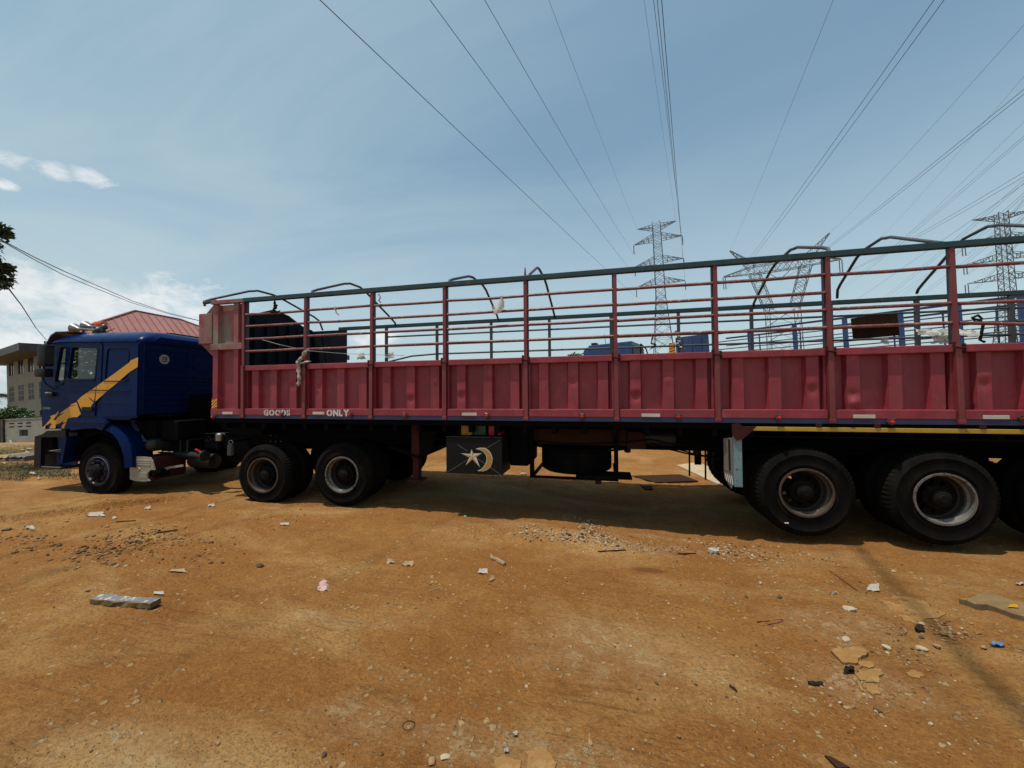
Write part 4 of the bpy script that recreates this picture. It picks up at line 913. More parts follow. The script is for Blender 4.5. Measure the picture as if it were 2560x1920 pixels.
MB().tube([A_(1390, 320, -.8), A_(1600, 228, -.8)], [.012, .004], 6).build('roof_antenna', BLKPL, tk)
# bumper, step and bull bar
bm_ = MB(); out = [(-5.80, -1.22), (-5.90, -1.0), (-5.94, -.5), (-5.94, .5), (-5.90, 1.0), (-5.80, 1.22)]
for z0, z1, mi in ((.63, .985, 0), (.385, .625, 1)):
    e = [(x_+(.03 if mi else 0), y_) for x_, y_ in out]; inn_ = [(x_+.10, y_*.97) for x_, y_ in e][::-1]
    bm_.plate(e+inn_, (), (0, 0, z0), (1, 0, 0), (0, 1, 0), z1-z0, (0, 0, 1), mi)
bmp = bm_.build('bumper', [BLKPL, GREYPL], tk)
# side well of the step: recess with edges
m = MB()
m.plate([(-5.80, .985), (-5.62, 1.03), (-5.50, 1.10), (-5.05, 1.13), (-5.05, 1.0), (-5.16, .995), (-5.60, .975)], (), (0, -HW-.005, 0), (1, 0, 0), (0, 0, 1), .05, (0, 1, 0))
m.plate([(-5.80, .385), (-5.80, .985), (-5.64, .985), (-5.64, .40)], (), (0, -HW+.0, 0), (1, 0, 0), (0, 0, 1), .06, (0, 1, 0))
m.cbox((-5.64, -HW+.0, .385), (-5.13, -.85, .415), .008)
m.build('step_frame', BLKPL, bmp)
MB().cbox((-5.62, -HW+.0, .405), (-5.16, -HW+.02, .425), .004).build('step_edge', CHR, bmp)
MB().cbox((-5.62, -HW+.10, .685), (-5.17, -.95, .71), .006).build('step_tread', GREYPL, bmp)
MB().box((-5.64, -1.0, .41), (-5.15, -.98, 1.05)).build('step_back', NAVY, bmp)
MB().add([(-5.17, -HW, .50), (-5.12, -HW, .50), (-5.03, -HW, 1.0), (-5.15, -HW, 1.0), (-5.17, -.95, .50), (-5.12, -.95, .50), (-5.03, -.95, 1.0), (-5.15, -.95, 1.0)], [(0, 1, 2, 3), (7, 6, 5, 4), (0, 4, 5, 1), (1, 5, 6, 2), (2, 6, 7, 3), (3, 7, 4, 0)]).build('step_side', BLUE, bmp)
MB().box((-5.60, -.97, .70), (-3.7, .97, 1.12)).build('front_underbody', BLACK, tk)
gb = MB(); 
for yq in (-1.05, 1.05): gb.tube([(-5.72, yq, 1.78), (-5.80, yq, 1.80), (-5.84, yq, 1.74), (-5.84, yq, 1.28), (-5.80, yq, 1.20), (-5.70, yq, 1.20)], .022, 8)
for z in (1.30, 1.45, 1.66): gb.tube([(-5.84, -1.05, z), (-5.88, 0, z), (-5.84, 1.05, z)], .018, 8)
gb.build('bull_bar', VISOR, tk, smooth=True)
# wheel arch: front wing and mudguard behind the wheel
ow = [C2(690, 325), C2(700, 300), C2(770, 118), (-4.90, 1.362), (-4.10, 1.366), (-4.045, 1.285), (-4.15, 1.15), (-4.30, 1.185), (-4.60, 1.165), (-4.85, 1.135), (-4.92, 1.17)]
fw = MB().plate(ow, (), (0, -HW-.045, 0), (1, 0, 0), (0, 0, 1), .05, (0, 1, 0)).build('front_wing', BLUE, tk)
bead([(-4.88, -HW-.05, 1.29), (-4.08, -HW-.05, 1.298)], .009, 'wing_crease', par=fw)
def arch(cx_, cz_, r0, r1, a0, a1, y0, y1, n=18):
    m = MB(); vs = []
    for k in range(n+1):
        g = a0+(a1-a0)*k/n
        for r_, yy_ in ((r0, y0), (r1, y0+.03), (r1, y1), (r0, y1)): vs.append((cx_+r_*math.cos(g), yy_, cz_+r_*math.sin(g)))
    m.add(vs, [(k*4+j, k*4+(j+1) % 4, (k+1)*4+(j+1) % 4, (k+1)*4+j) for k in range(n) for j in range(4)]+[(0, 1, 2, 3), (n*4+3, n*4+2, n*4+1, n*4)]); return m
FWX, FWZ = -4.325, .39
pth = [(C2(1400, 325), C2(1490, 230)), (C2(1560, 400), C2(1620, 300)), (C2(1660, 520), C2(1750, 430)), (C2(1730, 680), C2(1830, 590)), (C2(1770, 850), C2(1875, 780)), (C2(1785, 1030), C2(1885, 1030))]
m = MB(); vs = []
for (a, b) in pth: vs += [(a[0], -HW-.02, a[1]), (b[0], -HW+.02, b[1]), (b[0], -.86, b[1]), (a[0], -.86, a[1])]
m.add(vs, [(k*4+j, k*4+(j+1) % 4, (k+1)*4+(j+1) % 4, (k+1)*4+j) for k in range(len(pth)-1) for j in range(4)]+[(0, 1, 2, 3), (23, 22, 21, 20)])
m.build('mudguard', BLUE, tk, smooth=True)
arch(FWX, .42, .66, .69, .1, PI-.35, -1.2, -.86).build('wheel_arch_liner', BLACK, tk)
m = MB().box((-3.95, -.95, .95), (-3.40, .95, 1.32)); m.build('cab_tilt_frame', BLACK, tk)
MB().add([(-4.0, -1.0, 1.36), (-3.35, -.75, 1.10), (-3.35, -.75, .92), (-3.62, -.98, .92)], [(0, 1, 2, 3)]).add([(-4.0, -.98, 1.36), (-3.35, -.73, 1.10), (-3.35, -.73, .92), (-3.62, -.96, .92)], [(3, 2, 1, 0)]).build('inner_wing', NAVY, tk)
# interior
m = MB(); m.cbox((-5.56, -1.1, 1.55), (-5.28, 1.1, 2.09), .06).build('dashboard', SEAT, tk)
sw = MB(); c0 = np.array([-5.0, .45, 2.22]); d = nrm([-.75, 0, -.65]); a = nrm(np.cross(d, [0, 1, 0])); b = np.array([0, 1., 0])
pts = [c0+.22*(math.cos(2*PI*k/20)*a+math.sin(2*PI*k/20)*b) for k in range(21)]
sw.tube(pts, .017, 7, caps=False); 
for g in (0.3, PI-.3, PI*1.5): sw.bar(c0, c0+.22*(math.sin(g)*a+math.cos(g)*b), .03, 0, (0, 0, 1), .015)
sw.tube([c0, c0+d*.35], .03); sw.build('steering_wheel', BLKPL, tk, smooth=True)
for yq in (-.55, .6):
    s_ = MB().cbox((-4.75, yq-.27, 1.45), (-4.25, yq+.27, 1.72), .06).build('seat', SEAT, tk)
    MB().cbox((-4.36, yq-.25, 1.7), (-4.20, yq+.25, 2.22), .05).build('backrest', SEAT, s_)
MB().cbox((-3.95, -1.15, 1.45), (-3.46, 1.15, 1.75), .05).build('bunk', SEAT, tk)
MB().tube([(-5.15, -1.2, 2.66), (-5.17, -1.19, 2.52), (-5.19, -1.19, 2.44)], .008).build('cab_cable', BLKPL, tk)
# chassis
for yq in (-.42, .42):
    MB().plate([(-5.5, .68), (1.5, .86), (1.5, 1.10), (-1.7, 1.115), (-4.0, .95), (-5.5, .93)], (), (0, yq-.035, 0), (1, 0, 0), (0, 0, 1), .07, (0, 1, 0)).build('chassis_rail', BLACK, tk)
    MB().add([(-4.0, yq-.05, .952), (-1.7, yq-.05, 1.117), (1.5, yq-.05, 1.102), (1.5, yq+.05, 1.102), (-1.7, yq+.05, 1.117), (-4.0, yq+.05, .952)], [(0, 1, 4, 5), (1, 2, 3, 4)]).build('chassis_flange', TANKM, tk)
for x in (-3.2, -2.3, -1.4, -.3, .7, 1.4): MB().box((x-.04, -.40, .80), (x+.04, .40, 1.0)).build('chassis_cross_member', BLACK, tk)
MB().cbox((-.55, -.55, 1.09), (.40, .55, 1.19), .02).build('fifth_wheel', BLACK, tk)
for k in range(8):
    MB().lathe([(.010, 0), (.010, -.02), (.0005, -.022)], (-1.35+(k % 4)*.11, -.457, .93 if k < 4 else 1.04), (0, 1, 0), 6).build('rivet', CHR, tk)
# transverse air tanks
for px, py, r_ in ((341, 1115, .115), (376, 1113.5, .118)):
    c = T(px, py, -1.02)
    MB().lathe([(.0005, -.055), (.05, -.05), (.095, -.025), (r_, .02), (r_, .52), (.09, .56), (.0005, .575)], c, (0, 1, 0), 24).build('air_tank', TANKM, tk, smooth=True)
# battery rack behind them
a, b = T(405, 1128, -.75), T(475, 1100, -.75)
m = MB().cbox((a[0], -.75, a[2]), (b[0], -.48, b[2]), .01); m.build('battery_rack', BLACK, tk)
for q_ in (.05, .3, .7, .95): MB().box((a[0]+(b[0]-a[0])*q_-.012, -.775, a[2]), (a[0]+(b[0]-a[0])*q_+.012, -.752, b[2])).build('rack_strap', TANKM, tk)
MB().box((a[0]-.03, -.80, a[2]-.03), (b[0]+.05, -.74, a[2]-.008)).build('rack_ledge', TANKM, tk)
# silencer with its ribbed heat shield
sl = lambda x, y, yy=-1.15: T(320+x*.16275, 1030+y*.16275, yy)
o_ = [sl(45, 700), sl(80, 682), sl(250, 684), sl(340, 698), sl(375, 760), sl(412, 890), sl(345, 890), sl(300, 940), sl(300, 1020), sl(330, 1058), sl(250, 1068), sl(120, 1062), sl(28, 1035), sl(28, 860)]
o2 = [(p[0], p[2]) for p in o_]
shd = MB().plate(o2, (), (0, -1.15, 0), (1, 0, 0), (0, 0, 1), .02, (0, 1, 0)).build('silencer_shield', ALU, tk)
for yq in (735, 768, 800, 932, 962, 990):
    a, b = sl(52 if yq < 900 else 42, yq), sl(350 if yq < 900 else 292, yq+2)
    MB().cbox((a[0], -1.157, a[2]-.010), (b[0], -1.149, a[2]+.010), .003).build('shield_rib', ALU, shd)
a, b = sl(92, 865), sl(250, 820)
textmb('MAN', a[0], a[2], b[0]-a[0], b[2]-a[2], -1.153, bold=.015).build('shield_lettering', ALU, shd)
m = MB(); c = sl(172, 895)
m.tube([(c[0]-.035, -1.155, c[2]+.03), (c[0]+.0, -1.155, c[2]+.045), (c[0]+.03, -1.155, c[2]+.03), (c[0]+.0, -1.155, c[2]-.01), (c[0]-.03, -1.155, c[2]-.02)], .007, 5).build('shield_lettering', ALU, shd)
MB().cbox((o2[0][0]+.01, -1.128, .24), (o2[3][0]+.06, -.52, .655), .05).build('silencer', RUST, tk, smooth=True)
c = sl(372, 960, -1.16); MB().lathe([(.068, .25), (.068, 0), (.058, 0), (.054, .04), (.05, .25)], c, (0, 1, 0), 20).build('tail_pipe', BLACK, tk, smooth=True)
m = MB(); c = sl(505, 900, -.95)
m.plate([(q_[0], q_[2]) for q_ in (sl(380, 745, -.95), sl(400, 745, -.95), sl(480, 860, -.95), sl(560, 850, -.95), sl(610, 840, -.95), sl(800, 812, -.95), sl(845, 812, -.95), sl(850, 838, -.95), sl(640, 868, -.95), sl(560, 915, -.95), sl(480, 935, -.95), sl(440, 900, -.95))], (), (0, -.95, 0), (1, 0, 0), (0, 0, 1), .012, (0, 1, 0))
m.build('silencer_strap', ALU, tk)
c = sl(1180, 720, -.6); MB().lathe([(.0005, -.02), (.13, .0), (.14, .04), (.14, .5), (.0005, .52)], (-3.0, -.55, .52), (1, 0, 0), 24).build('air_tank', TANKM, tk, smooth=True)
c = T(462, 1120, -.8); MB().lathe([(.0005, -.02), (.10, .0), (.10, .05), (.06, .08), (.06, .8)], (-2.45, -.80, .66), (-.95, .12, .0), 18).build('brake_chamber', TANKM, tk, smooth=True)
m = MB(); c = T(496, 1126, -.8); m.tube([(c[0]-.06, -.8, c[2]+.015), (c[0], -.82, c[2]+.01), (c[0]+.05, -.8, c[2]-.03)], .018).build('red_coupling', REDL, tk)
# fuel filter cup and its clamp ring, valve cluster
a, b = T(570, 1110, -.9), T(583.5, 1139, -.9)
fl_ = MB().lathe([(.0005, .0), (.048, .005), (.052, .03), (.052, .20), (.0005, .205)], ((a[0]+b[0])/2, -.9, b[2]), (0, 0, 1), 20).build('filter_cup', GREYPL, tk, smooth=True)
q_ = ((a[0]+b[0])/2, -.9, b[2]+.24)
MB().tube([(q_[0]+.045*math.cos(2*PI*k/12), -.9, q_[2]+.035*math.sin(2*PI*k/12)) for k in range(13)], .009, 6, caps=False).build('filter_ring', CHR, fl_)
MB().box((q_[0]-.02, -.9, q_[2]), (q_[0]+.02, -.46, q_[2]+.03)).build('filter_bracket', BLACK, fl_)
c = T(550, 1092, -.75); vv = MB().lathe([(.07, -.0), (.075, .12), (.06, .14), (.0005, .145)], (c[0], -.75, c[2]-.07), (0, 0, 1), 20).build('valve_dome', CHR, tk, smooth=True)
MB().lathe([(.0005, 0), (.06, .005), (.06, .16), (.0005, .165)], (c[0]+.0, -.75, c[2]-.235), (0, 0, 1), 16).build('valve_body', BLACK, vv, smooth=True)
for k in range(7):
    p0 = np.array([c[0]-.15+random.uniform(-.12, .12), -.72+random.uniform(-.1, .1), c[2]-.05]); P = [p0]
    for j in range(5): P.append(P[-1]+np.array([random.uniform(-.09, .09), random.uniform(-.05, .05), random.uniform(-.08, .05)]))
    MB().tube(P, .009, 6).build('air_hose', BLACK, tk, smooth=True)
# coiled air lines between cab and trailer
def coil(p, q_, turns, r, mat_, rt=.008, sag=.12):
    p = np.array(p, float); q_ = np.array(q_, float); P = []; n = turns*10; d = nrm(q_-p); a = nrm(np.cross(d, [0, 0, 1.])); b = np.cross(a, d)
    for k in range(n+1):
        t = k/n; g = 2*PI*turns*t; P.append(p*(1-t)+q_*t+np.array([0, 0, -sag*4*t*(1-t)])+r*(math.cos(g)*a+math.sin(g)*b))
    MB().tube(P, rt, 5).build('coiled_air_line', mat_, tk, smooth=True)
coil(T(575, 1070, .2), T(745, 1062, -.1), 12, .055, BLACK); coil(T(590, 1064, 0.), T(700, 1060, -.3), 9, .05, BLACK)
coil((-3.36, -.1, 1.75), T(572, 1060, .1), 12, .045, BLACK, .008, .35); coil((-3.36, .15, 1.75), T(585, 1055, .2), 12, .045, RUST, .008, .4)
MB().box((-3.38, -.9, 1.12), (-3.30, .9, 1.2)).box((-3.36, -.35, 1.1), (-3.30, .3, 1.8)).build('hose_bracket', BLACK, tk)
MB().cbox((-3.35, -.9, .95), (-2.95, -.35, 1.32), .03).build('air_intake_box', BLACK, tk)
MB().lathe([(.0005, 0), (.23, .01), (.24, .3), (.20, .34), (.0005, .36)], (-3.0, .55, 1.0), (0, 0, 1), 22).build('air_filter', BLACK, tk, smooth=True)
MB().lathe([(.0005, 0), (.30, .03), (.31, .08), (.31, 1.0), (.0005, 1.02)], (-3.3, .75, .55), (1, 0, 0), 24).build('fuel_tank', TANKM, tk, smooth=True)
# rear mudguards of the tractor, axles
MB().tube([(-.825, -.9, .47), (-.825, .9, .47)], .08, 12).build('axle', BLACK, tk, smooth=True); MB().tube([(.64, -.9, .52), (.64, .9, .52)], .08, 12).build('axle', BLACK, tk, smooth=True)
MB().tube([(FWX, -.9, .36), (FWX, .9, .36)], .06, 12).build('axle', BLACK, tk, smooth=True)
MB().cbox((-1.1, -.62, .62), (.95, -.50, .70), .02).build('leaf_spring', BLACK, tk)
MB().add([(1.45, -1.15, 1.02), (1.95, -1.15, .86), (1.95, 1.15, .86), (1.45, 1.15, 1.02), (1.45, -1.15, .99), (1.95, -1.15, .83), (1.95, 1.15, .83), (1.45, 1.15, .99)], [(0, 1, 2, 3), (7, 6, 5, 4), (0, 4, 5, 1), (1, 5, 6, 2), (2, 6, 7, 3), (3, 7, 4, 0)]).build('rear_tread_plate', BLACK, tk)
fwh = wheel(tk, (FWX, -1.20, FWZ), (0, 1, 0), .515, 'front', dual=False)
wheel_far(tk, (FWX, .88, FWZ), (0, 1, 0), .515).name = 'wheel'
r1 = wheel(tk, (-.825, -1.22, .462), (0, 1, 0), .515, 'rust'); r2 = wheel(tk, (.648, -1.22, .535), (0, 1, 0), .525, 'dark')
wheel_far(tk, (-.825, .60, .462), (0, 1, 0), .515); wheel_far(tk, (.648, .60, .535), (0, 1, 0), .525)

# ------------------------------------------------------------------ loose load under the trailer bed (frame F)
def jerry(x, y, z, m_, colour, ly=.30, lx=.20):
    t = thing('jerrycan', colour+' plastic jerrycan standing on the black toolbox under the bed', 'jerrycan', (x, y, z), MF4, 'jerrycans on the toolbox')
    b = MB().cbox((x-lx/2, y, z), (x+lx/2, y+ly, z+.20), .035)
    b.build('can_body', m_, t, smooth=True)
    MB().tube([(x-.03, y+.05, z+.20), (x-.03, y+.06, z+.232), (x-.03, y+.18, z+.232), (x-.03, y+.20, z+.20)], .011, 6).build('handle', m_, t, smooth=True)
    MB().lathe([(.0005, .028), (.022, .026), (.022, 0)], (x+.05, y+.05, z+.20), (0, 0, 1), 12).build('cap', m_, t)
jerry(-2.075, D+.16, 1.197, YCAN, 'yellow'); jerry(-1.86, D+.18, 1.197, GCAN, 'dark green'); jerry(-1.62, D+.16, 1.197, RCAN, 'red')
def timber(pa, pb, y, z0, z1, label, m_=WOODD, d=.10):
    a, b = F(pa, 1090, y)[0], F(pb, 1090, y)[0]
    tag(MB().cbox((a, y, z0), (b, y+d, z1), .006).build('timber_beam', m_, None, org=(0, 0, 0)), label, 'timber', 'timbers stowed under the bed').matrix_world = MF4
timber(1343, 1566, 5.86, 1.06, 1.30, 'long dark plank stowed on edge above the spare tyre')
timber(1306, 1342, 5.84, 1.10, 1.31, 'short plank end left of the long stowed plank')
timber(1568, 1614, 5.84, 1.02, 1.27, 'short rounded plank end right of the long stowed plank')

# ------------------------------------------------------------------ rags and plastic tied to the rails
def cloth_strip(name, label, cat, pts, w_, m_, group=None, seed=1, org=None):
    rnd = random.Random(seed); P = []
    for p, q_ in zip(pts[:-1], pts[1:]):
        for k in range(4): P.append(np.array(p)*(1-k/4)+np.array(q_)*(k/4)+np.array([rnd.uniform(-.2, .2)*w_, rnd.uniform(-.3, .3)*w_, rnd.uniform(-.2, .2)*w_]))
    P.append(np.array(pts[-1])); rs = [w_*(.35+.65*abs(math.sin(i*1.1+seed)))*(.25 if i == len(P)-1 else 1) for i in range(len(P))]
    o = np.array(P[0]); mb_ = MB().tube([f2w(p) for p in P], rs, 7); mb_.v = [tuple(np.array(v)+np.array([rnd.uniform(-1, 1), rnd.uniform(-1, 1), rnd.uniform(-1, 1)])*w_*.25) for v in mb_.v]
    ob = mb_.build(name, m_, None, True, org=f2w(o)); return tag(ob, label, cat, group)
x_ = POST[1]
cloth_strip('rag', 'pale knotted rag hanging down the second post over the GOODS ONLY panels', 'rag', [(x_+.08, D-.03, 2.60), (x_-.0, D-.06, 2.48), (x_-.08, D-.06, 2.40), (x_-.08, D-.06, 2.32), (x_-.05, D-.07, 2.15), (x_-.07, D-.06, 1.98)], .035, RAG, seed=2)
cloth_strip('rag', 'pale cloth tail sticking out right from the post knot', 'rag', [(x_-.06, D-.05, 2.36), (x_+.02, D-.06, 2.38), (x_+.16, D-.05, 2.40)], .018, RAG, seed=5)
p = F(687, 752, D+.02); q_ = F(678, 787, D+.02)
cloth_strip('rag', 'dark twisted rag hanging from the top rail in the first open bay', 'rag', [p, F(686, 765, D+.0), F(692, 762, D-.01), F(683, 776, D), F(676, 780, D), F(690, 782, D), F(700, 776, D)], .025, DRAG, seed=3)
cloth_strip('string_scrap', 'short scrap of string tied on the top pipe of the second bay', 'string', [F(836, 770, D), F(840, 778, D-.02), F(838, 766, D-.02), F(841, 782, D-.02), F(848, 788, D-.01)], .012, RAG, seed=7)
cloth_strip('string_scrap', 'string scrap dangling from the top of the third post', 'string', [F(946, 735, D), F(951, 742, D-.02), F(947, 752, D-.02), F(953, 757, D-.02)], .014, RAG, seed=9)
def crumple(name, label, cat, P, segs, m_, seed=1, amp=.03, group=None):
    """a crumpled sheet: corners P (4 world points), folded at random"""
    rnd = np.random.RandomState(seed); n = segs; P = [np.array(p, float) for p in P]; nd = nrm(np.cross(P[1]-P[0], P[3]-P[0])); vs = []
    for j in range(n+1):
        for i in range(n+1):
            u, v = i/n, j/n; q = (P[0]*(1-u)+P[1]*u)*(1-v)+(P[3]*(1-u)+P[2]*u)*v
            vs.append(q+nd*rnd.uniform(-1, 1)*amp+(P[1]-P[0])/n*rnd.uniform(-.3, .3)+(P[3]-P[0])/n*rnd.uniform(-.3, .3))
    fs = [(j*(n+1)+i, j*(n+1)+i+1, (j+1)*(n+1)+i+1, (j+1)*(n+1)+i) for j in range(n) for i in range(n)]
    mb_ = MB().add(vs, fs); mb_.v += [tuple(np.array(v)+nd*.0015) for v in mb_.v]; k = len(vs); mb_.f += [tuple(i+k for i in f[::-1]) for f in fs]; mb_.m += [0]*len(fs)
    ob = mb_.build(name, m_, None, True, org=P[0]); return tag(ob, label, cat, group)
pb = thing('plastic_bag', 'white plastic bag knotted round the upper pipes of the fourth bay', 'plastic bag', f2w(F(1253, 741, D-.02)))
def inpar(ob, par): 
    ob.parent = par; ob.matrix_parent_inverse = Matrix.Identity(4); ob.location = Vector(ob.location)-par.matrix_world.translation
    for k in ('label', 'category', 'group'):
        if k in ob: del ob[k]
bag = [F(1250, 742, D-.02), F(1258, 741, D-.02), F(1262, 758, D-.03), F(1247, 784, D-.05), F(1236, 785, D-.04), F(1242, 764, D-.03)]
m = MB(); rnd = random.Random(4)
ring_n = 12; cz = [(1254, 740, .022), (1254, 746, .014), (1253, 756, .035), (1251, 765, .05), (1246, 775, .058), (1241, 783, .045), (1236, 786, .012)]
vs = []
for px, py, r_ in cz:
    c = F(px, py, D-.03)
    for k in range(ring_n):
        g = 2*PI*k/ring_n; rr = r_*(1+.35*math.sin(5*g+py)+rnd.uniform(-.15, .15)); vs.append(f2w(c+np.array([rr*math.cos(g), rr*.6*math.sin(g), 0])))
m.add(vs, [(j*ring_n+k, j*ring_n+(k+1) % ring_n, (j+1)*ring_n+(k+1) % ring_n, (j+1)*ring_n+k) for j in range(len(cz)-1) for k in range(ring_n)])
m.build('bag_body', PLAST, pb, smooth=True)
w_ = crumple('bag_wing', None, None, [f2w(F(1228, 762, D-.02)), f2w(F(1240, 770, D-.02)), f2w(F(1243, 782, D-.02)), f2w(F(1230, 777, D-.02))], 4, PLAST, 3, .012); inpar(w_, pb)
for k, (px, py, sz, lb) in enumerate(((903, 895, 24, 'left'), (975, 893, 26, 'right'))):
    crumple('plastic_scrap', 'frayed whitish plastic caught on the far lower pipe, %s one of two' % lb, 'plastic scrap', [f2w(F(px-sz*.5, py+4, 7.9)), f2w(F(px+sz*.5, py+2, 7.9)), f2w(F(px+sz*.35, py-14, 7.93)), f2w(F(px-sz*.2, py-8, 7.93))], 5, PLAST, 5+k, .05, 'plastic scraps on the far pipes')
crumple('plastic_sheet', 'crumpled white plastic sheet draped over the far rail near the right edge', 'plastic sheet', [f2w(F(2284, 824, 7.8)), f2w(F(2450, 830, 7.8)), f2w(F(2445, 838, 7.6)), f2w(F(2300, 832, 7.6))], 9, PLAST, 11, .05)
crumple('plastic_sheet', 'pale plastic tongue hanging below the crumpled sheet at right', 'plastic sheet', [f2w(F(2335, 836, 7.75)), f2w(F(2390, 838, 7.75)), f2w(F(2372, 860, 7.7)), f2w(F(2330, 858, 7.7))], 6, PLAST, 13, .04)
crumple('paper_scrap', 'small white scrap hanging under the brown board', 'paper scrap', [f2w(F(2202, 845, 7.9)), f2w(F(2222, 843, 7.9)), f2w(F(2223, 863, 7.9)), f2w(F(2205, 858, 7.9))], 4, PLAST, 14, .02)
tag(MB().tube([f2w(F(px, py, 7.7)) for px, py in ((2430, 795), (2445, 788), (2455, 797), (2440, 806), (2432, 797), (2450, 800), (2458, 812), (2450, 850), (2462, 855))], .02, 6).build('rope', DRAG, None, True, org=f2w(F(2440, 800, 7.7))), 'dark rope knotted round the far post at the right', 'rope')
tag(MB().tube([f2w(F(px, py, yq)) for px, py, yq in ((650, 848, 5.9), (700, 862, 6.1), (770, 877, 6.9), (860, 884, 7.6), (1010, 889, 7.9))], .006, 5).build('cord', RAG, None, True, org=f2w(F(650, 848, 5.9))), 'thin pale cord strung slack inside the front of the trailer', 'cord')
bd = [f2w(F(2129, 796, 8.05)), f2w(F(2243, 778, 8.05)), f2w(F(2249, 838, 8.05)), f2w(F(2135, 849, 8.05))]
nd_ = nrm(np.cross(bd[1]-bd[0], bd[3]-bd[0]))*.03
tag(MB().add(bd+[p+nd_ for p in bd], [(0, 1, 2, 3), (7, 6, 5, 4), (0, 4, 5, 1), (1, 5, 6, 2), (2, 6, 7, 3), (3, 7, 4, 0)]).build('wooden_board', WOODD, None, org=bd[0]), 'dark brown board tied upright outside the far rail near the right edge', 'board')

# ------------------------------------------------------------------ pylons and lines
Fh = MW@RF[:, 2]; _vd = MW@rayF(1725, 940); LD = nrm([_vd[0], _vd[1], 0]); LR = np.array([LD[1], -LD[0], 0]); UP = np.array([0, 0, 1.])
def truss(m, P0, P1, w0, w1, n, bw=.10, flat=None, u=None):
    P0 = np.array(P0, float); P1 = np.array(P1, float); d = nrm(P1-P0)
    a = nrm(u if u is not None else (LR if abs(np.dot(d, LR)) < .8 else UP)); a = nrm(a-d*np.dot(a, d)); b = np.cross(d, a)
    C = lambda t, i: P0*(1-t)+P1*t+((w0*(1-t)+w1*t)/2)*((-1 if i in (0, 3) else 1)*a+(-1 if i < 2 else 1)*b)
    ts = [(1-(w1/w0)**(k/n))/(1-w1/w0) if abs(w0-w1) > .05*w0 else k/n for k in range(n+1)]
    bw *= .75
    for i in range(4): m.bar(C(0, i), C(1, i), bw*1.25)
    for k in range(n):
        for i in range(4):
            j = (i+1) % 4; m.bar(C(ts[k], i), C(ts[k+1], j), bw*.75); m.bar(C(ts[k], j), C(ts[k+1], i), bw*.75)
            if k % 2 == 0: m.bar(C(ts[k], i), C(ts[k], j), bw*.7)
def insul(name, par, P, L=2.0, r=.13, two=False, dirn=-UP):
    m = MB()
    for off in ((-.25, .25) if two else (0,)):
        pf = []
        for k in range(int(L/.16)): pf += [(r*.35, k*.16), (r, k*.16+.05), (r*.35, k*.16+.10)]
        m.lathe(pf, np.array(P)+LR*off, dirn, 8)
    return m.build(name, INSUL, par)
def pylon(px, d, levels, halfs, base_z, wb, wt, label, arm_len, two=False):
    top = W(px, levels[0], d); ax_ = np.array([top[0], top[1], 0.]); zl = [W(px, y, d)[2] for y in levels]
    t = thing('lattice_pylon', label, 'pylon', (ax_[0], ax_[1], base_z))
    B = lambda z: ax_+UP*z
    zw = zl[-1]-3.0; m = MB()
    truss(m, B(zw), B(zl[0]+.6), wt*1.25, wt, 12, .11); m.build('upper_body', STEEL, t)
    m = MB(); truss(m, B(base_z), B(zw), wb, wt*1.25, 9, .14); m.build('lower_body', STEEL, t)
    tips = []
    for k, z in enumerate(zl):
        for s in (-1, 1):
            L = arm_len[k]; tip = B(z)+LR*s*L; m = MB(); h = 1.5 if k else 1.0
            for yo in (-.5, .5):
                r0 = B(z)+LR*s*wt*.5+LD*yo*wt; r1 = B(z+(h if k else -h))+LR*s*wt*.5+LD*yo*wt
                m.bar(r0, tip, .09); m.bar(r1, tip, .09); nseg = 4
                for q in range(1, nseg): 
                    a = r0+(tip-r0)*q/nseg; b = r1+(tip-r1)*q/nseg; m.bar(a, b, .08); m.bar(a, r1+(tip-r1)*(q-1)/nseg, .08)
            r0a, r0b = B(z)+LR*s*wt*.5-LD*.5*wt, B(z)+LR*s*wt*.5+LD*.5*wt
            for q in range(1, 4): m.bar(r0a+(tip-r0a)*q/4, r0b+(tip-r0b)*q/4, .07)
            arm = m.build('cross_arm', STEEL, t)
            if k: insul('insulator', arm, tip-UP*.15, 2.1, .15, two)
            tips.append((k, s, tip-UP*(2.3 if k else 0)))
    return t, {(k, s): p for k, s, p in tips}
pA, tA = pylon(1641, 91, (563, 602, 658, 712), None, -.5, 6.0, 1.7, 'lattice pylon with eight arms standing left of the wide delta tower', (4.3, 5.4, 5.4, 5.4))
pC, tC = pylon(2503, 84, (538, 602, 650, 700), None, -.5, 5.2, 1.45, 'tall lattice pylon at the right edge behind the trailer rails', (4.6, 6.2, 6.2, 6.2), True)
# delta tower between them
dB = 96; cB = W(1950, 700, dB); axB = np.array([cB[0], cB[1], 0]); zB = lambda px, py: W(px, py, dB)[2]
tB = thing('delta_tower', 'wide delta-shaped lattice tower with two horns seen through the trailer rails', 'pylon', (axB[0], axB[1], -.5))
zb = (zB(1950, 668)); zwst = zB(1950, 772); 
PB = lambda r_, z: axB+LR*r_+UP*z
m = MB(); truss(m, PB(0, -.5), PB(0, zwst), 6.5, 6.2, 5, .13); m.build('lower_body', STEEL, tB)
for s in (-1, 1):
    m = MB(); truss(m, PB(s*2.6, zwst), PB(s*5.4, zb-.5), 2.0, 2.2, 7, .11); m.build('fork_leg', STEEL, tB)
    m = MB(); truss(m, PB(s*5.6, zb+1.), PB(s*10.4, zb+6.3), 2.0, .2, 6, .10); m.build('ground_wire_horn', STEEL, tB)
    m = MB(); truss(m, PB(s*5.4, zb+.3), PB(s*12.2, zb-.3), 2.0, .25, 6, .10); am = m.build('cross_arm', STEEL, tB)
    insul('insulator', am, PB(s*12.1, zb-.4), 3.2, .16, True)
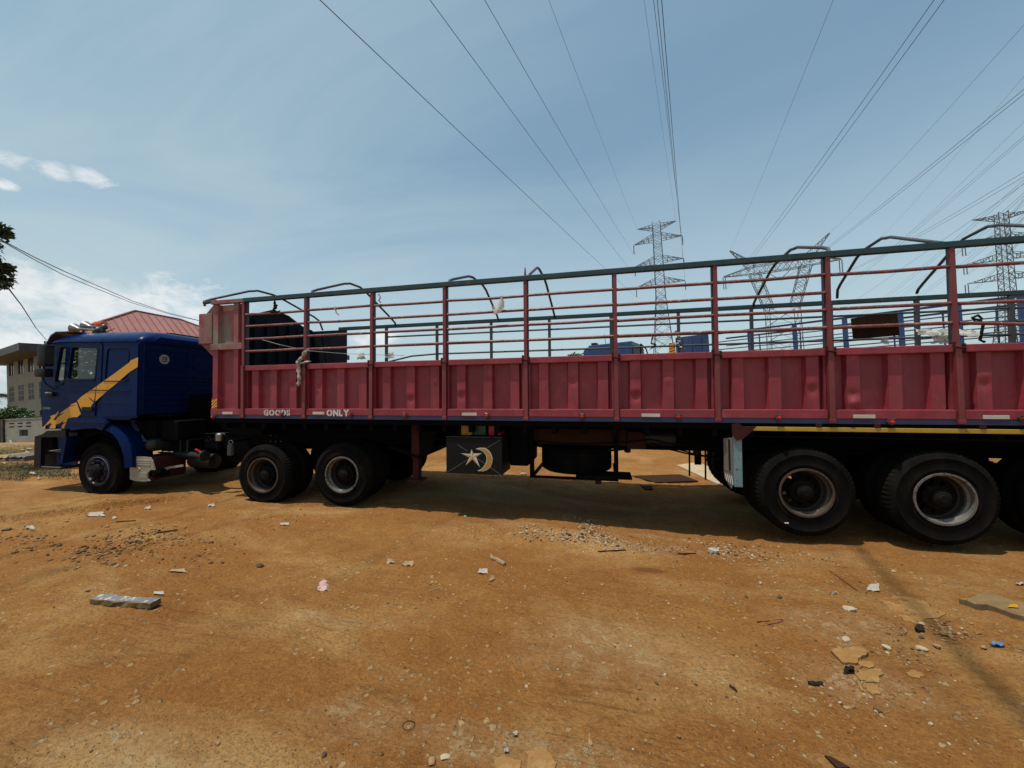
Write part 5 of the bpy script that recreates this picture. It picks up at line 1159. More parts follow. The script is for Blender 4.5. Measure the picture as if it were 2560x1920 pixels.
m = MB(); truss(m, PB(-5.4, zb+.2), PB(5.4, zb+.2), 2.0, 2.0, 9, .11); bmB = m.build('bridge_beam', STEEL, tB)
insul('insulator', bmB, PB(-2.3, zb-1.0), 3.3, .13, False, nrm(np.array(LR)*.8-UP*.75)); insul('insulator', bmB, PB(2.3, zb-1.0), 3.3, .13, False, nrm(-np.array(LR)*.8-UP*.75))
def ray_plane(px, py, A):                                   # where the sagging span passes overhead
    d = MW@rayF(px, py); return CAM_W+d*(A[2]*.70-CAM_W[2])/d[2]
def wire(A, px, py, label, r=.014, back=45, sag=.5, group=None, spacer=None, name='power_line'):
    A = np.array(A, float); B = ray_plane(px, py, A); 
    if np.dot(B-CAM_W, MW@RF[:, 2]) < 0: print('BAD wire', label, B)
    n = 14; pts = [A*(1-t)+B*t-UP*sag*4*t*(1-t) for t in np.linspace(0, 1, n)]
    dd = (pts[-1]-pts[-2])/np.linalg.norm(pts[-1]-pts[-2]); pts.append(pts[-1]+dd*back)
    dist = [np.linalg.norm(p-CAM_W) for p in pts]; rs = r
    o = MB().tube(pts, rs, 6).build(name, WIREM, None, True, org=A); tag(o, label, 'power line', group)
    # beyond the pylon the span goes on
    far_ = [A, A+LD*60-UP*3.5, A+LD*130-UP*2]
    return o, A, B
R1 = .017
wire(tA[(0, -1)], 1372, 0, 'thin earth wire to the upper left peak of the left pylon', .011)
wire(tA[(0, 1)], 1610, 0, 'thin earth wire to the upper right peak of the left pylon', .009)
wire(tA[(1, -1)], 1212, 0, 'conductor to the upper left arm of the left pylon', R1)
wire(tA[(2, -1)], 1075, 0, 'conductor to the middle left arm of the left pylon', R1, sag=.3)
wire(tA[(3, -1)], 800, 0, 'conductor to the lowest left arm of the left pylon, leftmost in the sky', R1, sag=.15)
wire(tA[(1, 1)], 1634, 0, 'conductor to the upper right arm of the left pylon', .014); wire(tA[(2, 1)], 1643, 0, 'conductor to the middle right arm of the left pylon', .014); wire(tA[(3, 1)], 1654, 0, 'conductor to the lowest right arm of the left pylon', .014)
wire(PB(-10.4, zb+6.3), 2083, 0, 'thin earth wire to the left horn of the delta tower', .011)
wire(PB(10.4, zb+6.3), 2560, 62, 'thin earth wire to the right horn of the delta tower', .011)
for r_, px, py, nm in ((-12.1, 2347, 0, 'left'), (12.1, 2560, 436, 'right')):
    for s, dx, dy, sd in ((-1, -12 if r_ < 0 else 0, 0 if r_ < 0 else -6, 'left'), (1, 13 if r_ < 0 else 0, 0 if r_ < 0 else 6, 'right')):
        wire(PB(r_+s*.25, zb-3.9), px+dx, py+dy, '%s twin conductor of the bundle on the delta tower\'s %s arm' % (sd, nm), .015)
for s, dy, sd in ((-1, -6, 'left'), (1, 6, 'right')): wire(PB(s*.22, zb-3.6), 2560, 229+dy, '%s twin conductor of the bundle at the delta tower\'s centre' % sd, .015)
def wire2(p0, d0, p1, d1, label, r=.014, group='conductors of the farther lines at right', sag=.6, ext=30):
    A = W(*p0, d0); B = W(*p1, d1); pts = [A*(1-t)+B*t-UP*sag*4*t*(1-t) for t in np.linspace(0, 1, 8)]; dd = nrm(pts[-1]-pts[-2]); pts.append(pts[-1]+dd*ext)
    tag(MB().tube(pts, r, 5).build('power_line', WIREM, None, True, org=A), label, 'power line', group)
FL_ = 'distant conductor of the farther lines slanting down to the left through the rails'
ORD = ('first', 'second', 'third', 'fourth', 'fifth', 'sixth', 'seventh', 'eighth', 'ninth', 'tenth', 'eleventh')
for k, (a, b, r_) in enumerate((((2183, 613), (2560, 191), .012), ((2148, 694), (2560, 304), .012), ((2091, 727), (2560, 340), .016), ((2093, 733), (2560, 347), .016), ((2137, 797), (2560, 450), .016), ((2146, 797), (2560, 458), .016), ((2235, 752), (2560, 482), .016), ((2243, 753), (2560, 490), .016), ((2200, 760), (2560, 512), .014), ((2252, 766), (2560, 535), .016), ((2258, 769), (2560, 543), .016))):
    wire2(a, 130, b, 45, 'far slanting conductor leaving the right edge, %s from the top of its group' % ORD[k], r_)
wire2((1960, 860), 130, (2300, 640), 45, 'far slanting conductor crossing the rails right of the delta tower', .012)
for k in (1, 2, 3):
    for q_ in (-.25, .25): wire(tC[(k, -1)]+LR*q_, 2560, (500, 545, 590)[k-1]+q_*10, ('upper', 'middle', 'lower')[k-1]+' left-arm twin conductor of the right-edge pylon, %s of the two' % ('upper' if q_ < 0 else 'lower'), .015, group='twin conductors of the right-edge pylon')
# service cables at the left
def cable(pts, label, r=.012, grp=None):
    P = [W(*p) for p in pts]; Q_ = []
    for i in range(len(P)-1):
        for t in np.linspace(0, 1, 7)[:-1]: Q_.append(P[i]*(1-t)+P[i+1]*t)
    Q_.append(P[-1]); tag(MB().tube(Q_, r, 6).build('service_cable', WIREM, None, True, org=P[0]), label, 'cable', grp)
cable([(-150, 520, 9), (0, 598, 11), (80, 640, 12.5), (160, 678, 14.5), (245, 715, 17), (330, 752, 20), (420, 782, 24), (497, 801, 28)], 'upper service cable drooping from top left behind the trailer front', .014)
cable([(-150, 523, 9), (0, 600, 11), (80, 646, 12.5), (160, 688, 14.5), (245, 723, 17), (330, 757, 20), (420, 784, 24), (497, 802, 28)], 'lower service cable drooping beside the upper one at left', .012)
cable([(-80, 640, 9), (22, 722, 12), (55, 765, 17), (90, 820, 25), (116, 850, 33)], 'short dark cable running down to the eave of the beige building', .02)

# ------------------------------------------------------------------ buildings at the left
def zdist(u): return 13/(.891+u*.454)
def HBp(px, py): u = (px-1280)/FL; return W(px, py, zdist(u))
P0 = HBp(16, 905); P1 = HBp(210, 905); ex = nrm([P1[0]-P0[0], P1[1]-P0[1], 0]); ey = np.array([-ex[1], ex[0], 0]); 
if np.dot(ey, P0-CAM_W) < 0: ey = -ey
zt = P0[2]; O = np.array([P0[0], P0[1], 0.]); gz0 = ghs(O[0], O[1])-.3; O[2] = gz0
MH = Matrix([[ex[0], ey[0], 0, O[0]], [ex[1], ey[1], 0, O[1]], [0, 0, 1, O[2]], [0, 0, 0, 1]])
LH = 30.; HT = zt-gz0
sx_ = lambda px: float(np.dot(HBp(px, 930)-O, ex)); LH = sx_(128); szz = lambda px, py: float(HBp(px, py)[2]-gz0)
bld = thing('apartment_building', 'beige three-storey building with brown windows and a dark overhanging roof at the far left', 'building', (0, 0, 0), MH)
c0_ = sx_(28); pitch = (sx_(77)-c0_)/2; ww = sx_(84)-sx_(69.5)
zr = [(szz(76, 966-7.5), 0), ]
r1 = (szz(28, 940), szz(28, 903)); r2 = (szz(28, 1005), szz(28, 967)); r3 = (r2[0]-(r1[0]-r2[0]), r2[1]-(r1[1]-r2[1]))
holes = []; wins = []
for k in range(4):
    for (a, b) in (r1, r2, r3):
        if a < .3: continue
        x0 = c0_+k*pitch-ww/2; holes.append([(x0, a), (x0+ww, a), (x0+ww, b), (x0, b)]); wins.append((x0, a, x0+ww, b))
MB().plate([(0, 0), (LH, 0), (LH, HT), (0, HT)], holes, (0, 0, 0), (1, 0, 0), (0, 0, 1), .22, (0, 1, 0)).box((0, .22, 0), (.22, 10, HT)).box((LH-.22, .22, 0), (LH, 10, HT)).box((0, 10, 0), (LH, 10.2, HT)).build('wall', BEIGE, bld)
for wi, (x0, a, x1, b) in enumerate(wins):
    m = MB(); m.box((x0, .04, a), (x0+.08, .12, b)).box((x1-.08, .04, a), (x1, .12, b)).box((x0+.08, .04, b-.08), (x1-.08, .12, b)).box((x0+.08, .04, a), (x1-.08, .12, a+.08)).box(((x0+x1)/2-.035, .045, a+.08), ((x0+x1)/2+.035, .115, b-.08))
    f = m.build('window_frame', WFRAME, bld); MB().box((x0+.08, .09, a+.08), (x1-.08, .10, b-.08)).build('pane', WGL, f)
    MB().box((x0+.08, .30, a+.05), (x0+.08+(x1-x0)*(.3 if wi % 3 else .62), .33, b-.05)).build('curtain', BLOCK if wi % 2 else DRAG, f)
    if a < r1[0]-.1:
        g = MB()
        for q in range(1, 6): g.box((x0+ww*q/6-.015, .0, a), (x0+ww*q/6+.015, .03, b))
        for q in range(1, 3): g.box((x0, -.005, a+(b-a)*q/3-.02), (x1, .035, a+(b-a)*q/3+.02))
        g.build('burglar_bars', GRILL if a > r3[0]+.2 else WFRAME, f)
wx0, wx1, wz1 = LH+.02, sx_(222), szz(150, 843)
wg = [(sx_(189), szz(198, 897)), (sx_(207), szz(198, 897)), (sx_(207), szz(198, 868)), (sx_(189), szz(198, 868))]
wing = MB().plate([(wx0, 0), (wx1, 0), (wx1, wz1), (wx0, wz1)], [wg], (0, 1.0, 0), (1, 0, 0), (0, 0, 1), .22, (0, 1, 0)).box((wx1-.22, 1.22, 0), (wx1, 9, wz1)).box((wx0, 9, 0), (wx1, 9.2, wz1)).box((wx0, .9, wz1), (wx1+.1, 9.3, wz1+.2)).build('lower_wing', BEIGE, bld)
MB().box((wg[0][0], 1.08, wg[0][1]), (wg[1][0], 1.12, wg[2][1])).build('pane', WGL, wing)
rf_ = MB().add([(-2.2, -2.0, HT-.25), (LH+.3, -2.0, HT-.25), (LH+.3, 12, HT-.25), (-2.2, 12, HT-.25), (-2.2, -2.0, HT+.45), (LH+.3, -2.0, HT+.45), (LH+.3, 12, HT+.45), (-2.2, 12, HT+.45), (5, 5, HT+1.0), (LH-4, 5, HT+1.0)], [(0, 3, 2, 1), (0, 1, 5, 4), (1, 2, 6, 5), (2, 3, 7, 6), (3, 0, 4, 7), (4, 5, 9, 8), (5, 6, 9), (6, 7, 8, 9), (7, 4, 8)]).build('roof', SOFFIT, bld)
# red hipped roof behind the cab
ROOFS = paint('dark_roof_seam', (.10, .035, .035), .7, 0)
A = W(337, 778, 35); L_ = W(150, 838, 27.5); L_[2] = L_[2]; R_ = W(640, 868, 37.9); R_[2] = L_[2]
nP = nrm(np.cross(L_-A, R_-A)); db = MW@rayF(452, 800); t = np.dot(A-CAM_W, nP)/np.dot(db, nP); Bq = CAM_W+db*t
rb = thing('red_roofed_house', 'house with a rose-red ribbed metal hip roof rising behind the truck cab', 'house', (A[0], A[1], ghs(A[0], A[1])))
back = nrm([nP[0], nP[1], 0]); back = back if np.dot(back, A-CAM_W) > 0 else -back
L2 = L_+back*14; R2 = R_+back*14
A[2] = max(A[2], Bq[2]); 
rm = MB().add([L_, R_, Bq, A, L2, R2], [(0, 1, 2, 3), (1, 5, 2), (5, 4, 3, 2), (4, 0, 3)]); rr = rm.build('roof', ROOFR, rb)
ed = nrm(R_-L_); dn = nrm(np.cross(nP, ed)); 
if dn[2] > 0: dn = -dn
if nP[2] < 0: nP = -nP
Ltot = np.linalg.norm(R_-L_); H_ = np.dot(L_-A, dn); sa = np.dot(A-L_, ed); sb = np.dot(Bq-L_, ed); hb_ = np.dot(L_-Bq, dn)
s = .35
while s < Ltot-.2:
    if s < sa: h = H_*s/sa
    elif s < sb: h = H_+(hb_-H_)*(s-sa)/max(sb-sa, .01)
    else: h = hb_*(Ltot-s)/(Ltot-sb)
    p = L_+ed*s+nP*.03; MB().bar(p, p-dn*h, .06, 0, tuple(nP), .06).build('roof_seam', ROOFS, rr); s += .5
MB().bar(L_, A, .22).bar(A, Bq, .22).bar(Bq, R_, .22).build('ridge_cap', ROOFR, rr)
cg = [p-UP*(p[2]-.0)+UP*(ghs(p[0], p[1])-.2) for p in (L_, R_, R2, L2)]; ins = [(q*.94+sum(cg)/4*.06) for q in cg]; tp = [q+UP*(L_[2]-q[2]-.05) for q in ins]
MB().add(ins+tp, [(0, 1, 5, 4), (1, 2, 6, 5), (2, 3, 7, 6), (3, 0, 4, 7)]).build('wall', BEIGE, rb)
_dw = MW@rayF(198, 883); pw = CAM_W+_dw*42.6; exq = nrm(np.cross(_dw, UP)); fwn = MB().obox(pw, exq*.42, nrm(np.cross(UP, exq))*.06, UP*.62).build('window', WFRAME, rb)
MB().obox(pw-_dw*.07, exq*.34, nrm(np.cross(UP, exq))*.02, UP*.54).build('pane', WGL, fwn)
# block wall with vents, gate panel
ga, gb_ = GW(-40, 1107), GW(150, 1104); exw = nrm([gb_[0]-ga[0], gb_[1]-ga[1], 0]); eyw = np.array([-exw[1], exw[0], 0]); dw = np.dot(ga-CAM_W, Fh)
if np.dot(eyw, ga-CAM_W) < 0: eyw = -eyw
hw_ = 54*dw/FL; MWL = Matrix([[exw[0], eyw[0], 0, ga[0]], [exw[1], eyw[1], 0, ga[1]], [0, 0, 1, ga[2]-.1], [0, 0, 0, 1]])
def wx_(px): d_ = MW@rayF(px, 1080); t = np.dot(ga-CAM_W, eyw)/np.dot(d_, eyw); return float(np.dot(CAM_W+d_*t-ga, exw))
wl = thing('yard_wall', 'low whitish rendered wall with vent slots behind the grass at far left', 'wall', (0, 0, 0), MWL)
kp = FL/dw; holes = []
for k in range(3):
    for q in range(2):
        x0 = wx_(23+k*21); z0 = hw_-.1-(.17+.26*q)*1.0; holes.append([(x0, z0), (wx_(36+k*21), z0), (wx_(36+k*21), z0+.11), (x0, z0+.11)])
sqx0, sqx1 = wx_(48), wx_(70); holes.append([(sqx0, hw_*.32), (sqx1, hw_*.32), (sqx1, hw_*.60), (sqx0, hw_*.60)])
MB().plate([(wx_(14), 0), (12+wx_(150), 0), (12+wx_(150), hw_+.1), (wx_(14), hw_+.1)], holes, (0, 0, 0), (1, 0, 0), (0, 0, 1), .15, (0, 1, 0)).build('wall_face', BLOCK, wl)
MB().box((wx_(14), .16, .0), (12+wx_(150), .19, hw_)).build('vent_backing', VENTM, wl); MB().box((wx_(13), -.03, hw_+.1), (12+wx_(150), .22, hw_+.17)).build('coping', BLOCK, wl)
gt = thing('gate_panel', 'dark metal gate panel at the far left end of the yard wall', 'gate', (0, 0, 0), MWL)
MB().box((wx_(-40), -.1, 0), (wx_(10), -.04, hw_+.15)).build('gate_sheet', BLKPL, gt); MB().box((wx_(10), -.14, 0), (wx_(13.5), .0, hw_+.2)).build('gate_post', DRAG and VENTM, gt)
P = [GW(13, 1095), GW(26, 1110)]
crumple('bent_sheet', 'pale bent sheet leaning against the foot of the gate post', 'sheet', [P[0]+UP*.9, P[0]+UP*.9+exw*.25, P[1]+exw*.3+UP*.02, P[1]+UP*.02], 4, BLOCK, 6, .04)
# corrugated fence and gravel heap glimpsed under the bed
fa, fb = W(540, 1085, 22), W(738, 1085, 22.); fz = ghs(fa[0], fa[1])
fn = thing('corrugated_fence', 'weathered corrugated sheet fence glimpsed between the bed and the drive wheels', 'fence', (fa[0], fa[1], fz))
exf = nrm([fb[0]-fa[0], fb[1]-fa[1], 0]); L = float(np.dot(fb-fa, exf)); nf = np.array([-exf[1], exf[0], 0])
for k in range(int(L/.8)+1):
    vs = []; n = 10
    for i_ in range(n+1):
        p = fa*[1, 1, 0]+exf*(k*.8+.8*i_/n)+nf*(.03*math.sin(i_*PI)+.02*(i_ % 2)+.01*(k % 2)); vs += [p+UP*(fz-.1), p+UP*(fz+2.0+.06*((k*7) % 3))]
    MB().add(vs, [(2*i_, 2*i_+2, 2*i_+3, 2*i_+1) for i_ in range(n)]).build('sheet', CORR, fn)
def heap(px, py, d, rx, ry, h, label, m_, name='gravel_heap', n=26, wp=None):
    c = wp if wp is not None else W(px, py, d); c = np.array([c[0], c[1], ghs(c[0], c[1])-.05]); vs = []; rnd = np.random.RandomState(int(px))
    for j in range(n):
        for i_ in range(n):
            u, v = (i_/(n-1)-.5)*2, (j/(n-1)-.5)*2; r_ = math.hypot(u, v); z = max(0, 1-r_)**.85*h*(1+.0*r_)+rnd.uniform(-.04, .04)*h
            vs.append(c+Fh*v*ry+np.array([Fh[1], -Fh[0], 0])*u*rx+UP*(z if r_ < 1 else -.05))
    return tag(MB().add(vs, [(j*n+i_, j*n+i_+1, (j+1)*n+i_+1, (j+1)*n+i_) for j in range(n-1) for i_ in range(n-1)]).build(name, m_, None, org=c), label, 'heap', kind=None)
def gravm(n, p, co):
    v = n.vor(co, 14); c = n.mix(n.mapr(n.noise(co, 25, 4, .7), .35, .65), (.14, .135, .12), (.42, .41, .37)); n.put(p.inputs['Base Color'], c); p.inputs['Roughness'].default_value = .95; n.put(p.inputs['Normal'], n.bump(n.noise(co, 22, 4, .7), 1, .08))
GRAV = mat('grey_gravel', gravm)
heap(1015, 1075, 19, 2.6, 2.2, 1.15, 'heap of pale grey gravel seen under the bed beyond the drive wheels', GRAV)
for k, px in enumerate((905, 951)):
    p = W(px, 1070, 20); z0 = ghs(p[0], p[1]); tag(MB().cbox((p[0]-.10, p[1]-.1, z0), (p[0]+.10, p[1]+.1, 1.86-(1053-1003)/FL*20+.0), .02).build('white_post', BLOCK, None, org=(p[0], p[1], z0)), 'short white post beyond the drive wheels, %s one of the pair' % ('left', 'right')[k], 'post', 'white posts beyond the bed')

# ------------------------------------------------------------------ second trailer and truck beyond
t2a, t2b = W(1676, 852, 17.5), W(2280, 778, 12.6); e2 = nrm([t2b[0]-t2a[0], t2b[1]-t2a[1], 0]); n2 = np.array([-e2[1], e2[0], 0]); n2 = n2 if np.dot(n2, Fh) > 0 else -n2
z2 = ghs(t2a[0], t2a[1]); M2 = Matrix([[e2[0], n2[0], 0, t2a[0]], [e2[1], n2[1], 0, t2a[1]], [0, 0, 1, z2], [0, 0, 0, 1]])
def s2(px, py=840): d_ = MW@rayF(px, py); t = np.dot(t2a-CAM_W, n2)/np.dot(d_, n2); q = CAM_W+d_*t; return float(np.dot(q-t2a, e2)), float(q[2]-z2)
t2 = thing('blue_stake_trailer', 'blue stake-sided trailer parked at an angle behind the red one', 'trailer', (0, 0, 0), M2)
zt2 = s2(1900, 819)[1]; L2_ = 14.
for y_ in (0, 2.4):
    MB().box((1.8, y_-.03, zt2-.07), (L2_, y_+.03, zt2)).build('top_rail', NAVY, t2)
    for px in (1874, 1987.5, 2114, 2254, 2400, 2560): x_ = s2(px)[0]; MB().box((x_-.075 if y_ == 0 else x_+.03, y_-.035, 1.3), (x_+.075, y_+.035, zt2-.07)).build('post', BLUE2 if y_ == 0 else NAVY, t2)
    for k in range(1, 4): MB().tube([(1.8, y_, zt2-.07-.32*k), (L2_, y_, zt2-.07-.32*k)], .022, 7).build('side_pipe', NAVY, t2, smooth=True)
    MB().box((0, y_-.02, 1.25), (L2_, y_+.02, zt2-1.35)).build('side_panel', BLUE2, t2)
MB().box((0, .03, 1.2), (L2_, 2.37, 1.28)).build('floor', BLACK, t2)
a = s2(1689, 838); b = s2(1771, 838)
hz_ = s2(1730, 839)[1]
MB().cbox((a[0], -.04, 1.25), (b[0], .04, hz_), .02).build('corner_panel', BLUE2, t2); MB().box((a[0]-.03, .04, 1.25), (a[0]+.03, 2.4, hz_)).build('headboard', BLUE2, t2)
for k in range(3): xk = a[0]+(b[0]-a[0])*(k+.6)/3.4; MB().box((xk-.05, -.075, 1.3), (xk+.05, -.042, hz_-.05)).build('rib', BLUE2, t2)
chp = MB().box((a[0]-.30, -.08, hz_-.85), (a[0]-.03, -.045, hz_-.22)).build('chevron_plate', CHEVR, t2)
for k in range(5): MB().add([(a[0]-.295, -.083, hz_-.83+k*.12), (a[0]-.035, -.083, hz_-.77+k*.12), (a[0]-.035, -.083, hz_-.71+k*.12), (a[0]-.295, -.083, hz_-.77+k*.12)], [(0, 1, 2, 3)]).build('chevron_stripe', CHEVY, chp)
for k, x_ in enumerate((8.5, 9.9, 11.3)):
    for y_, dd in ((0.02, 1), (2.38, -1)):
        h = MB().lathe([(.28, .0), (.28, .2), (.12, .2), (.08, .05), (.0005, .05)], (x_, y_, .55), (0, dd, 0), 20).build('wheel', HUBM, t2); tyre_mb((x_, y_, .55), (0, dd, 0), .52, .28, .3, 20).build('tyre', RUB, h, smooth=True)
MB().box((2.0, .3, .1), (2.12, .42, 1.2)).build('landing_leg', BLACK, t2); MB().box((2.0, 2.0, .1), (2.12, 2.12, 1.2)).build('landing_leg', BLACK, t2)
cloth_strip('rag', 'tangle of rags and rope tied on the far rail beside the pylon foot', 'rag', [F(1690, 828, 7.9), F(1700, 850, 7.9), F(1693, 860, 7.9), F(1706, 872, 7.9)], .03, RAG, seed=21)
cloth_strip('rag', 'cord loops hanging off the far rail above the blue cab', 'rag', [F(1632, 838, 7.9), F(1628, 858, 7.9), F(1640, 862, 7.9), F(1624, 874, 7.9)], .018, DRAG, seed=22)
K = W(1579, 857, 16.5); CX = np.array([Fh[1], -Fh[0], 0]); Fp = nrm([Fh[0], Fh[1], 0]); d1 = nrm(-.86*CX+.5*Fp); d2 = nrm(.5*CX+.86*Fp); zk = ghs(K[0], K[1])
M3 = Matrix([[d1[0], d2[0], 0, K[0]], [d1[1], d2[1], 0, K[1]], [0, 0, 1, zk], [0, 0, 0, 1]]); hk = K[2]-zk
t3 = thing('blue_truck', 'bright blue truck cab whose roof shows above the red side panels', 'truck', (0, 0, 0), M3)
MB().plate([(0, .9), (2.3, .9), (2.35, hk-1.1), (2.15, hk-.12), (2.0, hk), (0, hk)], (), (0, .0, 0), (1, 0, 0), (0, 0, 1), 2.4, (0, 1, 0)).build('cab_body', BLUE2, t3)
MB().cbox((.0, .05, hk-.04), (1.95, 2.35, hk+.09), .04).build('roof', BLUE2, t3)
MB().cbox((1.75, .6, hk+.09), (2.0, .95, hk+.26), .04).build('beacon', RUST, t3)
MB().box((-.04, .12, hk-.75), (-.005, 2.28, hk-.10)).build('rear_window_panel', GREYPL, t3)
MB().box((.7, -.02, hk-1.2), (1.9, -.005, hk-.35)).build('side_window', WGL, t3)
MB().tube([(-.25, .3, hk-.9), (-.3, .4, hk-.05), (-.15, 2.3, hk-.12), (-.3, 2.4, hk-.9)], .03, 7).build('rear_frame', BLACK, t3)
MB().tube([(1.2, .3, hk+.08), (1.25, .3, hk+.55)], .012, 5).build('roof_antenna', BLACK, t3)
MB().box((-4.5, .7, .7), (2.2, 1.0, .95)).build('chassis_rail', BLACK, t3); MB().box((-4.5, 1.5, .7), (2.2, 1.8, .95)).build('chassis_rail', BLACK, t3)
for x_ in (1.5, -2.6, -3.95):
    for y_, dd in ((0.0, 1), (2.4, -1)):
        h = MB().lathe([(.28, .0), (.28, .2), (.12, .2), (.08, .05), (.0005, .05)], (x_, y_, .53), (0, dd, 0), 20).build('wheel', HUBM, t3); tyre_mb((x_, y_, .53), (0, dd, 0), .52, .28, .3, 20).build('tyre', RUB, h, smooth=True)

# ------------------------------------------------------------------ plants
def leaves(m, centers, n, size, rnd, droop=.3):
    for _ in range(n):
        c, R = centers[rnd.randrange(len(centers))]; v = nrm([rnd.gauss(0, 1) for _ in range(3)])*R*(rnd.random()**.45); p = np.array(c)+v*np.array([1, 1, .8])
        a = nrm([rnd.gauss(0, 1), rnd.gauss(0, 1), rnd.gauss(-droop, .6)]); b = nrm(np.cross(a, [rnd.gauss(0, 1), rnd.gauss(0, 1), rnd.gauss(0, 1)])); s = size*rnd.uniform(.6, 1.3)
        m.add([p, p+a*s*.5+b*s*.22, p+a*s, p+a*s*.5-b*s*.22], [(0, 1, 2, 3)])
def plant(name, label, cat, base, clumps, n, size, m_, trunk_r=.1, seed=1, group=None):
    rnd = random.Random(seed); base = np.array(base, float); t = thing(name, label, cat, base, None, group)
    m = MB(); c0 = np.mean([np.array(c) for c, _ in clumps], 0)
    fork = base*.45+c0*.55; m.tube([base, base*.6+fork*.4+np.array([.05, .04, 0]), fork], [trunk_r, trunk_r*.85, trunk_r*.65], 8)
    for c, R in clumps: m.tube([fork, (fork+np.array(c))/2+np.array([.05, 0, .1])*R, np.array(c), np.array(c)+np.array([rnd.uniform(-.5, .5), rnd.uniform(-.5, .5), .4])*R], [trunk_r*.55, trunk_r*.35, trunk_r*.18, .01], 6)
    m.build('trunk', TRUNK, t, smooth=True); lm = MB(); leaves(lm, clumps, n, size, rnd); cr = lm.build('crown', m_, t); cr['kind'] = 'stuff' if False else None or 'part'; del cr['kind']; return t
def wc(px, py, d, r): return (W(px, py, d), r)
tb_ = W(-330, 1150, 9.5); tb_ = np.array([tb_[0], tb_[1], ghs(tb_[0], tb_[1])])
plant('tree', 'dark leafy tree whose branch tips hang into the picture at the left edge', 'tree', tb_, [wc(2, 578, 9.5, .18), wc(-50, 600, 9.5, .4), wc(4, 668, 9.5, .16), wc(-4, 700, 9.5, .24), wc(-45, 680, 9.5, .55), wc(-120, 620, 9.5, .8), wc(-230, 560, 9.6, 1.1), wc(-330, 520, 10, 1.2), wc(-350, 650, 10, 1.2), wc(-450, 600, 10, 1.2)], 3300, .14, LEAFD, .16, 5)
bs = W(75, 1060, dw+3.)
def gnd(p): return np.array([p[0], p[1], ghs(p[0], p[1])])
plant('shrub', 'leafy green shrub rising over the yard wall at far left', 'shrub', gnd(W(20, 1060, dw+2.5)), [wc(5, 1037, dw+2.5, .7), wc(28, 1030, dw+2.5, .65), wc(50, 1034, dw+2.5, .6), wc(-20, 1040, dw+2.5, .8)], 2600, .26, LEAF, .08, 6)
plant('shrub', 'smaller shrub over the wall just left of the truck', 'shrub', gnd(W(72, 1060, dw+2.2)), [wc(66, 1042, dw+2.2, .5), wc(76, 1046, dw+2.2, .4)], 900, .22, LEAF, .06, 7)
plant('tree', 'small bushy tree seen through the cab side window', 'tree', gnd(W(232, 1000, 27)), [wc(238, 892, 27, 1.0), wc(225, 915, 27, 1.1), wc(240, 935, 27, 1.1), wc(222, 952, 27, .9)], 2600, .34, LEAFD, .12, 8)
plant('tree', 'bushy treetop showing left of the bright blue cab', 'tree', gnd(W(1440, 900, 40)), [wc(1436, 893, 40, .6), wc(1446, 896, 40, .6), wc(1452, 900, 40, .5)], 700, .4, LEAFD, .15, 9)
# palm
pc = W(-22, 990, dw+12); pt = thing('palm_tree', 'palm whose drooping fronds show at the left edge beside the beige building', 'palm', gnd(pc))
MB().tube([gnd(pc), (gnd(pc)+pc)/2+np.array([.2, 0, 0]), pc], [.25, .18, .15], 8).build('trunk', TRUNK, pt, smooth=True)
rnd = random.Random(3)
for k in range(13):
    g = 2*PI*k/13+rnd.uniform(-.2, .2); dv = np.array([math.cos(g), math.sin(g), 0]); L = rnd.uniform(2., 2.7); m = MB(); P = [pc+dv*L*t+UP*(1.1*t-1.9*t*t)*L*.6 for t in np.linspace(0, 1, 9)]
    m.tube(P, [.04*(1-.8*i_/8) for i_ in range(9)], 5); sd_ = np.cross(dv, UP)
    for i_ in range(1, 9):
        for q in range(3):
            p = P[i_-1]*(1-q/3)+P[i_]*(q/3)
            for s in (-1, 1): e = p+sd_*s*.42+dv*.22-UP*.38; m.add([p, p+dv*.05, e+dv*.02, e], [(0, 1, 2, 3)])
    m.build('frond', LEAF, pt)
# grass patches
rnd = random.Random(12); gm = MB()
for (x0, x1, y0, y1, n) in ((-40, 100, 1111, 1136, 1500), (-40, 80, 1158, 1178, 500), (40, 178, 1166, 1192, 800), (-40, 70, 1176, 1203, 500), (-40, 95, 1134, 1158, 200), (100, 200, 1180, 1200, 120)):
    for g in GWV(np.array([rnd.uniform(x0, x1) for _ in range(n)]), np.array([rnd.uniform(y0, y1) for _ in range(n)])):
        for q in range(3):
            a = rnd.uniform(0, 2*PI); dv = np.array([math.cos(a), math.sin(a), 0]); h = rnd.uniform(.02, .065); w_ = .007; c = g+dv*rnd.uniform(0, .05)
            gm.add([c-dv*w_+UP*-.01, c+dv*w_+UP*-.01, c+np.array([dv[1], -dv[0], 0])*h*.6+UP*h], [(0, 1, 2)])
tag(gm.build('grass', GRASSM, None), 'thin patchy grass on the soil in front of the yard wall', 'grass', kind='stuff')

